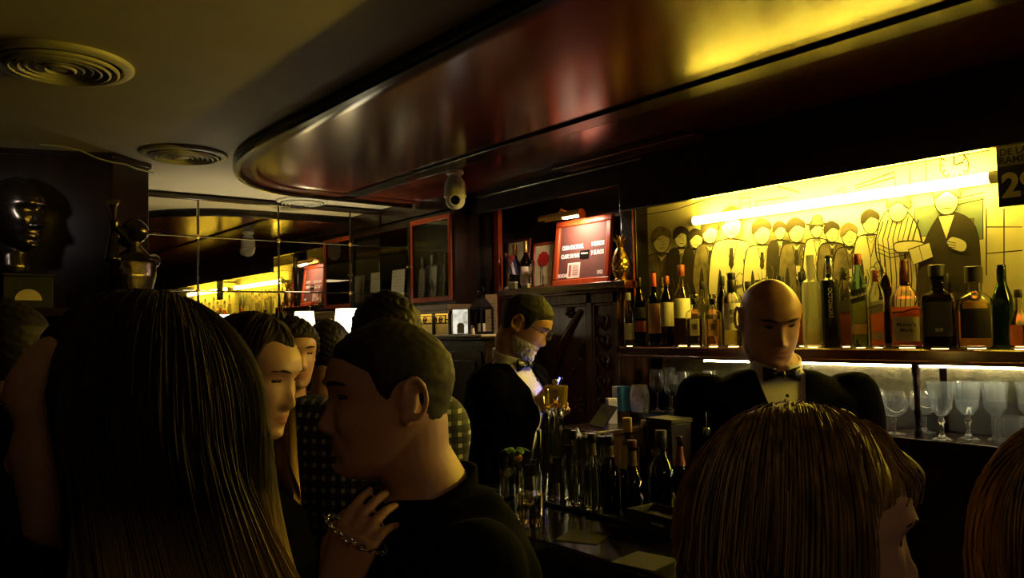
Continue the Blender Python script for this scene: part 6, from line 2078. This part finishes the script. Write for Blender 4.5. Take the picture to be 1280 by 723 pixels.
    def long_hair(self, mat, length=0.40, phi_f=70, puff=(.090, .110, .130), fall=None, strands=500, fringe=42, part=0.0, wave=0.006, strand_r=0.0013, name='hair', flare=0.10, back=0.0, seed=3, tuck=0.25, jit=0.007, lump=0.003, bangs=False, cy=-.012):
        rng = np.random.default_rng(seed)
        ax, ay, az = puff
        c0 = np.array([0, cy, .004])
        MHr = np.array(self.MH)[:3, :3]
        pf = R_(phi_f)

        def col(phi, t, dr=0.0):
            """point at angle phi (0 = face) and t in 0..1 along the lock"""
            ap = abs((phi + PI) % (2 * PI) - PI)
            capL = 0.46
            dirx, diry = math.sin(phi), math.cos(phi)
            if ap < pf:                       # fringe over the forehead
                th = R_(fringe + (100 - fringe) * (ap / pf) ** 9) * t
                L = 0
            else:
                th = min(t / capL, 1.0) * R_(100)
                L = max(0.0, (t - capL) / (1 - capL))
            st = math.sin(min(th, PI / 2))
            kk = 0.52
            qx, qy = st * dirx, (kk + (1 - kk) * st) * diry
            qz = math.sqrt(max(0.0, 1 - qx * qx - qy * qy)) if th <= PI / 2 else -math.sin(th - PI / 2)
            p = c0 + np.array([(ax + dr) * qx, (ay + dr) * qy, (az + dr) * qz])
            p = p * (1 + lump / 0.12 * (math.sin(5 * phi + 3 * t) * 0.5 + math.sin(3 * phi - 7 * t + 1) * 0.5) * min(1, 2.5 * t))
            if ap < pf and t > 0.72:
                p = c0 + (p - c0) * (1 - 0.13 * ((t - 0.72) / 0.28) ** 1.5)
            if part:
                p[2] -= 0.010 * math.exp(-((p[0] - part) / .010) ** 2) * math.exp(-(th / 0.8) ** 2)
            w = self.wh(p)
            if L > 0:
                out = MHr @ np.array([dirx, diry, 0]); out[2] = 0; out /= (np.linalg.norm(out) + 1e-9)
                ln = length * (0.92 + 0.08 * math.sin(3 * phi))
                dn = ln * L
                rad = -tuck * 0.05 * math.sin(PI * min(1, L * 1.6)) + flare * L ** 1.3
                w = w + out * rad + np.array([0, 0, -dn])
                w = w + (self.bf * -back) * L ** 1.2
                if fall is not None:
                    w = w + np.array(fall) * L ** 1.4
                w = w + out * wave * math.sin(9 * L + 5 * phi) + self.br * wave * math.sin(7 * L + 3 * phi) * L
            return w
        m = MB()
        NT = 42
        phis = np.linspace(pf, 2 * PI - pf, 120)
        groove = lambda phi, t: (0.0012 * math.sin(phi * 31 + 3.0 * math.sin(t * 5) + 2 * math.sin(phi * 7)) * min(1, t * 3) + 0.0009 * math.sin(phi * 83 + t * 3 + 3 * math.sin(phi * 11)) + 0.0016 * math.sin(phi * 13 + 4 * t))
        m.grid(np.array([[col(ph, t, groove(ph, t)) for ph in phis] for t in np.linspace(0.0, 1, NT)]))
        m.grid(np.array([[col(ph, t, groove(ph, t) * (1 - t) ** 0.7) for ph in np.linspace(-pf, pf, 60)] for t in np.linspace(0, 1, 20)]))
        base = m
        o = self.add(name, base, mat, smooth=70)
        so = o.modifiers.new('thick', 'SOLIDIFY'); so.thickness = 0.012; so.offset = -1
        # loose strands
        m = MB()
        for k in range(strands):
            if k % 14 == 0 and bangs:
                ph = rng.uniform(-pf, pf)
            else:
                ph = rng.uniform(pf * 0.98, 2 * PI - pf * 0.98)
            dr, dph = rng.uniform(0.0, jit), rng.normal(0, 0.05)
            t0 = rng.uniform(0.02, 0.35); t1 = rng.uniform(0.8, 1.0)
            ts = np.linspace(t0, t1, 15)
            f = rng.uniform(0, 6)
            pts = [col(ph + dph * t * math.sin(f + 3 * t), t, dr * (0.4 + t)) + self.br * 0.004 * math.sin(f + 8 * t) for t in ts]
            r = strand_r * rng.uniform(0.6, 1.3)
            m.tube(pts, [r * (0.5 + 0.5 * math.sin(PI * min(1, u * 1.25 + .1))) + 0.0002 for u in np.linspace(0, 1, 15)], n=4, caps=False)
        me = m.mesh(name, 80)
        # one hair object: join strands into the shell after thickening
        dg = bpy.context.evaluated_depsgraph_get()
        shell_ = bpy.data.meshes.new_from_object(o.evaluated_get(dg))
        mb2 = MB()
        mb2.raw(verts_of(shell_), [tuple(p.vertices) for p in shell_.polygons])
        mb2.raw(verts_of(me) - self.ground, [tuple(p.vertices) for p in me.polygons])
        bpy.data.objects.remove(o)
        return link(name, mb2.mesh(name, 70), mat, self.root)


HANDS = {}
BROW = [M_brown]
UP = np.array([0, 0, 1.0])


def hairline(front=.070, temple=.048, side=-.012, nape=-.062, burn=True):
    ys = [-.11, -.06, -.045, -.028, -.012, .006, .016, .030, .042, .058, .075, .11]
    zs = [nape, nape + .002, -.040, .004, .028, .026, side if burn else .02, side + .012 if burn else .03, temple - .004, temple + .006, front - .006, front]

    def f(X, Y, Z):
        return Z - np.interp(Y, ys, zs)
    return f


# ---------------------------------------------------------------- 1 woman at the left, close to the camera
BROW[0] = M_brown
A = Person('close long-haired woman in profile at the left edge, hair gold along its ends', at_depth(137, 534, 0.80), 0, pitch=2, fem=True, vox=0.0045)
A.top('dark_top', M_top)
A.trousers()
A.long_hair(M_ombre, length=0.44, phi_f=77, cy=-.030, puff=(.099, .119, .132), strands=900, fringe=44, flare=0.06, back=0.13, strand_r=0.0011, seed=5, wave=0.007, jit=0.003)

# ---------------------------------------------------------------- 2 smiling man in the dark sweater
BROW[0] = M_ash
HANDS.clear()
w_ = at_depth(416, 742, 1.11)
e_ = at_depth(400, 930, 1.18)
HANDS[1] = dict(fdir=at_depth(458, 640, 1.11) - w_, palm=HF * 0.8 + HR * 0.5, curl=0.28, spread=0.015)
F_ = Person('smiling short-haired man in a dark crew-neck sweater, in profile before the bar', at_depth(485, 500, 1.20), -22, pitch=2, s=0.975, body=-30, neck=(0.0, -0.056, -0.128), lean=(0.16, 0.0), smile=True, nose=1.1, heavy=0.004, vox=0.0038, arms={'right': (e_, w_)}, neck_r=0.064)
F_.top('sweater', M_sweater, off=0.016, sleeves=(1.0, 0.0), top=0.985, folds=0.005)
F_.collar_ring('sweater_collar', M_sweater, r=0.077, h=0.022, z0=-0.028, tilt=0.028, thick=0.008)
F_.trousers()
F_.short_hair(M_ash, hairline(front=.075, temple=.052, side=.004, nape=-.058), thick=0.003, up=0.006, rough=0.0004)
# chain wound round his raised hand
m = MB()
axw = (w_ - e_) / np.linalg.norm(w_ - e_)
axw = at_depth(458, 640, 1.11) - w_; axw /= np.linalg.norm(axw)
c0 = w_ + axw * 0.088
u0 = np.cross(axw, HF); u0 /= np.linalg.norm(u0)
v0 = np.cross(axw, u0)
N_ = 30
for k in range(N_):
    a = 2 * PI * k / N_
    c = c0 + u0 * 0.047 * math.cos(a) + v0 * 0.026 * math.sin(a) + axw * 0.006 * math.cos(a + 0.4)
    tg = -u0 * math.sin(a) + v0 * math.cos(a)
    ot = u0 * math.cos(a) + v0 * math.sin(a)
    nn = axw if k % 2 else ot
    m.tube([c + tg * 0.0062 * math.cos(b) + nn * 0.0036 * math.sin(b) for b in np.linspace(0, 2 * PI, 12)[:-1]], 0.0012, n=6, closed=True)
F_.add('chain_bracelet', m, M_chrome)
HANDS.clear()

# ---------------------------------------------------------------- 3 woman with the lit face between them
BROW[0] = M_brown
B_ = Person('dark-haired woman with a golden-lit face looking down between the long hair and the checked shirt', at_depth(316, 473, 1.60), -163, pitch=12, body=-178, fem=True, vox=0.005)
B_.top('dark_top', M_top)
B_.trousers()
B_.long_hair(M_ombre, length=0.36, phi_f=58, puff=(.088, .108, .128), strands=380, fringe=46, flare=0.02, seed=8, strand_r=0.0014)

# ---------------------------------------------------------------- 4, 5 two heads by the mirror
BROW[0] = M_ash
C_ = Person('man with light brown hair and dim orange-lit face behind the golden-lit woman', at_depth(366, 444, 2.75), -125, pitch=4, vox=0.007)
C_.top('shirt', M_top)
C_.trousers()
C_.short_hair(M_ash, hairline(), thick=0.010)
BROW[0] = M_brown
D_ = Person('dark-haired man seen from behind near the mirror, one ear glowing red', at_depth(410, 441, 3.15), 88, vox=0.007)
D_.top('jacket', M_top)
D_.trousers()
D_.short_hair(M_brown, hairline(), thick=0.010, rough=0.001)

# ---------------------------------------------------------------- 6 man in the checked shirt, back turned
E_ = Person('dark-haired man in a checked shirt with his back turned, behind the smiling man', at_depth(484, 429, 2.02), 80, pitch=6, body=92, neck=(-0.03, -0.035, -0.125), lean=(0.10, 0.0), vox=0.006, sh=0.0, sh_drop=-0.020, tuck_arms=True)
E_.top('checked_shirt', M_check, off=0.016, folds=0.005)
E_.collar_ring('shirt_collar', M_check, r=0.068, h=0.030, z0=-0.012)
E_.trousers()
E_.short_hair(M_brown, hairline(nape=-.066), thick=0.010, up=0.008, rough=0.0012)

# ---------------------------------------------------------------- 7 bald barman
def barman_dress(p, v=(0.060, 0.34, 0.0), tie_scale=1.0, lapels=True):
    p.top('dress_shirt', M_shirt, off=0.006, sleeves=(0.98, 0.98), top=0.99, folds=0.001, vox=0.008)
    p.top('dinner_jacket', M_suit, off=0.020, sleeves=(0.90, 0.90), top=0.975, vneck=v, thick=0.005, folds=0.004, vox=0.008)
    p.collar_ring('shirt_collar', M_shirt, r=p.neck_r + 0.008, h=0.040, z0=-0.012, tilt=0.022, open_front=0.22, thick=0.003)
    # lapels along the V
    for sg in (-1, 1) if lapels else ():
        rows = []
        for t in np.linspace(0, 1, 12):
            z = -0.015 - v[1] * 0.93 * t
            u = v[0] * (1 - t) + 0.004
            wd = 0.040 * math.sin(PI * (0.15 + 0.75 * t)) + 0.004
            row = []
            for q in np.linspace(0, 1, 5):
                uu = u + wd * q
                fwd = 0.128 * p.build + 0.032 - 0.055 * max(0, 1 - t * 3.2) ** 1.5 - 1.5 * uu * uu + 0.004 * math.sin(PI * q)
                row.append(p.N + p.br * sg * uu + p.bf * fwd + UP * z + (p.P - p.N) * 0 )
            rows.append(row)
        m = MB(); m.grid(np.array(rows))
        o = p.add('lapel', m, M_lapel)
        so = o.modifiers.new('cloth', 'SOLIDIFY'); so.thickness = 0.004; so.offset = 0
    # bow tie
    m = MB()
    c = p.N + p.bf * (p.neck_r + 0.022) + UP * (-0.018)
    for sg in (-1, 1):
        rows = []
        for t in np.linspace(0, 1, 10):
            hh = (0.008 + 0.016 * t ** 0.7) * tie_scale
            row = []
            for j in range(14):
                a = 2 * PI * j / 14
                row.append(c + p.br * sg * (0.006 + 0.050 * t) * tie_scale + UP * math.sin(a) * hh + p.bf * math.cos(a) * (0.006 + 0.004 * math.sin(PI * t)) - p.bf * 0.012 * t * t)
            rows.append(row)
        G = np.array(rows)
        v_, f_ = grid_piece(G)
        m.raw(v_, f_)
    m.sphere(c + p.bf * 0.004, (0.010, 0.010, 0.011), 14)
    p.add('bow_tie', m, M_black)
    m = MB()
    for z in (-0.075, -0.135, -0.195):
        q = p.N + p.bf * (0.128 * p.build + 0.012 - 0.03 * max(0, 1 + z * 6)) + UP * z
        m.sphere(q, 0.0055, 10)
    p.add('shirt_studs', m, M_black)
    p.trousers()


BROW[0] = M_ash
ga = {'left': None}
G_P = Person('bald barman in dinner jacket and bow tie looking down before the lit bottles', at_depth(963, 401, 2.38), -91, pitch=21, roll=2, s=1.085, body=-84, neck=(-0.022, -0.052, -0.140), lean=(0.05, 0.0), heavy=0.004, vox=0.004, sh=0.035, build=1.12, neck_r=0.062, nose=1.05, sh_drop=0.0,
             arms=None)
barman_dress(G_P, v=(0.074, 0.36, 0.0), tie_scale=0.95, lapels=False)

# ---------------------------------------------------------------- 8 grey-haired barman with spectacles
BROW[0] = M_grey
HANDS.clear()
hw = at_depth(672, 506, 3.06)
hd = at_depth(690, 494, 3.03)
he = at_depth(640, 535, 3.02)
HANDS[1] = dict(fdir=hd - hw, palm=np.array(facing(-150)) * 0.2 + UP * -0.2 + facing(0) * 0.5, curl=0.5)
hl_w = at_depth(690, 520, 3.32)
hl_e = at_depth(664, 545, 3.40)
H_ = Person('grey-haired barman with spectacles and white beard, reading by blue screen light', at_depth(657, 407, 3.10), -166, pitch=30, body=-150, neck=(0.0, -0.075, -0.135), lean=(0.10, 0.0), vox=0.005, nose=1.0, arms={'right': (he, hw), 'left': (hl_e, hl_w)})
barman_dress(H_, v=(0.085, 0.42, 0.0), lapels=False)
H_.short_hair(M_grey, hairline(front=.072, temple=.05, side=-.01), thick=0.007, up=0.006, rough=0.0005)


def beardline(X, Y, Z):
    jawline = np.minimum(-0.045 - Z, Y + 0.012)
    mouth = ((X / .020) ** 2 + ((Z + .0635) / .0085) ** 2) - 1
    upper = np.where((Y > .06), -0.048 - Z, -0.03 - Z + (Y - 0.05) * 0.25)
    return np.minimum(np.minimum(jawline, upper), mouth * 0.01)


H_.short_hair(M_beard, beardline, thick=0.007, up=0.0, name='beard', rough=0.002)
m = MB()
for sg in (-1, 1):
    cx = sg * .032
    m.tube([H_.wh((cx + .023 * math.cos(a), .105 - .004 * abs(math.cos(a)), .006 + .016 * math.sin(a))) for a in np.linspace(0, 2 * PI, 24)[:-1]], 0.0014, n=8, closed=True)
    m.tube([H_.wh((sg * .055, .100, .010)), H_.wh((sg * .070, .088, .014)), H_.wh((sg * .079, .02, .016)), H_.wh((sg * .080, -.012, .008))], 0.0015, n=8)
m.tube([H_.wh((-.010, .106, .010)), H_.wh((0, .110, .013)), H_.wh((.010, .106, .010))], 0.0014, n=8)
H_.add('spectacles', m, M_black)
HANDS.clear()

# phone whose screen lights him
ph = (hd + at_depth(692, 500, 3.16)) / 2 + UP * 0.012
dirf = H_.N + H_.bf * 0.06 - UP * 0.08 - ph
dirf /= np.linalg.norm(dirf)
t = thing('mobile_phone', 'phone with a blue-white lit screen held by the grey-haired barman', 'phone', ph, 0, rot=Vector(dirf).to_track_quat('Z', 'Y').to_euler())
MB().box((-0.036, -0.074, -0.008), (0.036, 0.074, 0.0)).build('case', M_black, t, bevel=0.003)
M_screen = emit('phone_screen', (0.16, 0.20, 1.0), 4.5)
MB().box((-0.033, -0.070, 0.0003), (0.033, 0.070, 0.0012)).build('screen', M_screen, t)

# ---------------------------------------------------------------- 9, 10 blond women in the foreground at the right
BROW[0] = M_ash
I_ = Person('blond woman with a full bob seen from behind, her profile turned towards the frame edge', at_depth(1020, 673, 0.85), 186, pitch=5, fem=True, vox=0.0045)
I_.top('dark_top', M_top)
I_.trousers()
I_.long_hair(M_blond, length=0.16, phi_f=71, cy=-.018, puff=(.102, .122, .136), strands=1400, fringe=64, flare=0.00, strand_r=0.0011, seed=12, wave=0.008, tuck=0.3, jit=0.012, lump=0.007, bangs=True)
J_ = Person('second blond woman, only her long hair showing at the frame edge', at_depth(1378, 684, 0.86), 165, pitch=2, fem=True, vox=0.006)
J_.top('dark_top', M_top)
J_.trousers()
J_.long_hair(M_blond, length=0.42, phi_f=60, puff=(.100, .118, .136), strands=700, fringe=46, flare=0.05, seed=14, strand_r=0.0013)
# ---------------------------------------------------------------- 11 dim head at the far left
BROW[0] = M_brown
K_ = Person('dim dark-haired person at the frame edge behind the close woman', at_depth(2, 448, 1.72), 30, vox=0.008)
K_.top('dark_top', M_top)
K_.trousers()
K_.short_hair(M_brown, hairline(), thick=0.008, up=0.006, rough=0.0006)
K_.collar_ring('turned_up_collar', M_top, r=0.078, h=0.085, z0=-0.02, thick=0.010)

# ---------------------------------------------------------------- bronzes on the ledge
bc_ = on_y(19, 268, 3.80)
bz = 1.7355 + 0.1405
f_ = facing(-163)
MHb = Matrix.Translation(Vector(bc_)) @ Matrix.Rotation(math.atan2(-f_[0], f_[1]), 4, 'Z') @ Matrix.Rotation(R_(-4), 4, 'X') @ Matrix.Scale(1.30, 4)
Mb = np.array(MHb)
pcs = [grid_piece(head_grid(nose=1.25, heavy=-0.002) @ Mb[:3, :3].T + Mb[:3, 3])]
for sg in (-1, 1):
    for v, f in ear_pieces(sg):
        pcs.append(([tuple(MHb @ Vector(p)) for p in v], f))
hb = lambda *p: np.array(MHb @ Vector(p))
base_c = np.array([bc_[0] - 0.01, bc_[1] + 0.0, bz + 0.03])
pcs.append(tube_piece([hb(0, -.028, -.035), hb(0, -.03, -.10), base_c + UP * 0.03, base_c], [.070, .066, .068, .072], n=24))
me = fused(pcs, 0.005, 1)
t = thing('bronze_bust', 'dark bronze head in three-quarter profile against red lacquer on the black box', 'sculpture', (base_c[0], base_c[1], bz))
set_verts(me, verts_of(me) - np.array(t.location))
a = verts_of(me); a[:, 2] = np.maximum(a[:, 2], 0.002); set_verts(me, a)
link('head_and_neck', me, M_bronze, t)
# horn player
hp = on_y(166, 378, 3.72)
g0 = np.array([hp[0], hp[1], 1.7355])
t = thing('bronze_musician', 'small dark bronze half-figure of a musician raising a horn on the ledge end', 'sculpture', g0)
k = 0.56
fb = facing(-150); rb = frame(fb)
Nn = g0 + UP * (0.245) + fb * 0.01
Hh = Nn + UP * 0.078 - fb * 0.006
fh = facing(-20)
MHm = Matrix.Translation(Vector(Hh)) @ Matrix.Rotation(math.atan2(-fh[0], fh[1]), 4, 'Z') @ Matrix.Rotation(R_(18), 4, 'X') @ Matrix.Scale(k * 1.02, 4)
Mm = np.array(MHm)
pcs = [grid_piece(head_grid() @ Mm[:3, :3].T + Mm[:3, 3])]
pcs.append(tube_piece([Hh - UP * 0.02, Nn, Nn - UP * 0.03], [.030, .030, .034], n=16))
pcs.append(ring_loft([(g0 + UP * 0.018, rb * .085, fb * .060), (g0 + UP * 0.06, rb * .080, fb * .058), (g0 + UP * 0.14, rb * .098, fb * .066), (g0 + UP * 0.20, rb * .104, fb * .060), (g0 + UP * 0.23, rb * .070, fb * .045), (g0 + UP * 0.25, rb * .034, fb * .034)]))
bell = on_y(141, 253, 3.66)
mouth = np.array(MHm @ Vector((0, .112, -.060)))
dd = (bell - mouth) / np.linalg.norm(bell - mouth)
for sg, tt in ((-1, 0.42), (1, 0.22)):
    S = Nn + rb * sg * 0.092 - UP * 0.035
    W = mouth + dd * np.linalg.norm(bell - mouth) * tt - UP * 0.012
    E = (S + W) / 2 - UP * 0.070 + rb * sg * 0.035 + fb * 0.03
    pcs.append(tube_piece([S, E, E * .5 + W * .5, W], [.031, .026, .023, .016]))
    pcs.append(tube_piece([W, W + UP * 0.012, W + UP * 0.030], [.018, .020, .012]))
    for q in range(4):
        o = dd * (0.012 * (q - 1.5))
        pcs.append(tube_piece([W + o + UP * 0.020, W + o + UP * 0.034 - fb * .004, W + o + UP * 0.034 + fb * 0.014], [.0055, .0055, .0045], n=8))
me = fused(pcs, 0.004, 2)
set_verts(me, verts_of(me) - g0)
link('figure', me, M_bronze, t)
MB().lathe([(0, 0), (0.085, 0), (0.088, 0.006), (0.080, 0.020), (0, 0.020)], n=36).build('round_base', M_bronze, t)
m = MB()
L_ = np.linalg.norm(bell - mouth)
m.tube([mouth - g0, mouth + dd * L_ * .15 - g0, mouth + dd * L_ * .6 - g0, mouth + dd * L_ * .85 - g0, bell - g0, bell + dd * 0.003 - g0], [.005, .0065, .009, .014, .026, .028], n=22)
m.build('horn', M_brass, t)
m = MB()
for q in range(3):
    c = Nn + rb * (0.075) - UP * (0.060 + 0.012 * q) + fb * 0.052 - g0
    m.tube([c + rb * (0.018 + .004 * q) * math.cos(a) + UP * (0.012 + .003 * q) * math.sin(a) for a in np.linspace(0, PI, 14)], 0.002, n=6)
m.build('cuff_rings', M_brass, t)
# ================================================================== CAMERA AND LIGHT
def area(name, loc, size, power, col, rot=(0, 0, 0), sy=None, spread=180):
    l = bpy.data.lights.new(name, 'AREA')
    l.energy = power
    l.color = col
    l.size = size
    if sy:
        l.shape = 'RECTANGLE'
        l.size_y = sy
    l.spread = R_(spread)
    o = bpy.data.objects.new(name, l)
    COL.objects.link(o)
    o.location = loc
    o.rotation_euler = rot
    return o


def point(name, loc, power, col, rad=0.03):
    l = bpy.data.lights.new(name, 'POINT')
    l.energy = power
    l.color = col
    l.shadow_soft_size = rad
    o = bpy.data.objects.new(name, l)
    COL.objects.link(o)
    o.location = loc
    return o


def aim(o, target):
    d = Vector(target) - o.location
    o.rotation_euler = d.to_track_quat('-Z', 'Y').to_euler()


# dim warm lamp deep in the room behind the photographer
a = area('room_lamp', (0.1, -1.4, 2.36), 0.5, 4.0, (1.0, 0.76, 0.52))
sp = area('added_bust_spot', tuple(on_y(-70, 215, 3.2)), 0.05, 0.08, (1.0, 0.92, 0.85), spread=50)  # added unseen lamp that picks out the bronze head
aim(sp, tuple(on_y(25, 262, 3.80)))

point('table_lamp_bulb', (LP1[0], LP1[1], 1.70), 16.0, (1.0, 0.86, 0.55), 0.03)
point('table_lamp_bulb', (LP2[0], LP2[1] - 0.05, 1.68), 14.0, (1.0, 0.86, 0.55), 0.03)

w = bpy.data.worlds.new('dark')
w.use_nodes = True
w.node_tree.nodes['Background'].inputs[0].default_value = (0, 0, 0, 1)
SC.world = w

cd = bpy.data.cameras.new('camera')
cd.sensor_width = 36.0
cd.lens = FOC / 1280 * 36.0
cd.clip_start = 0.02
co = bpy.data.objects.new('camera', cd)
COL.objects.link(co)
Mx = Matrix((tuple(RGT), tuple(UPV), tuple(-FWD))).transposed().to_4x4()
Mx.translation = Vector(CAM)
co.matrix_world = Mx
SC.camera = co
SC.view_settings.view_transform = 'Standard'
SC.view_settings.look = 'None'
SC.view_settings.exposure = 0.0
SC.view_settings.gamma = 1.0
SC.view_settings.use_curve_mapping = False
SC.cycles.max_bounces = 14
SC.cycles.transmission_bounces = 12
SC.cycles.glossy_bounces = 6
SC.cycles.diffuse_bounces = 4
SC.cycles.transparent_max_bounces = 8
SC.cycles.use_denoising = True
SC.cycles.sample_clamp_indirect = 6.0
SC.cycles.blur_glossy = 0.3
SC.cycles.caustics_reflective = True
SC.cycles.caustics_refractive = True
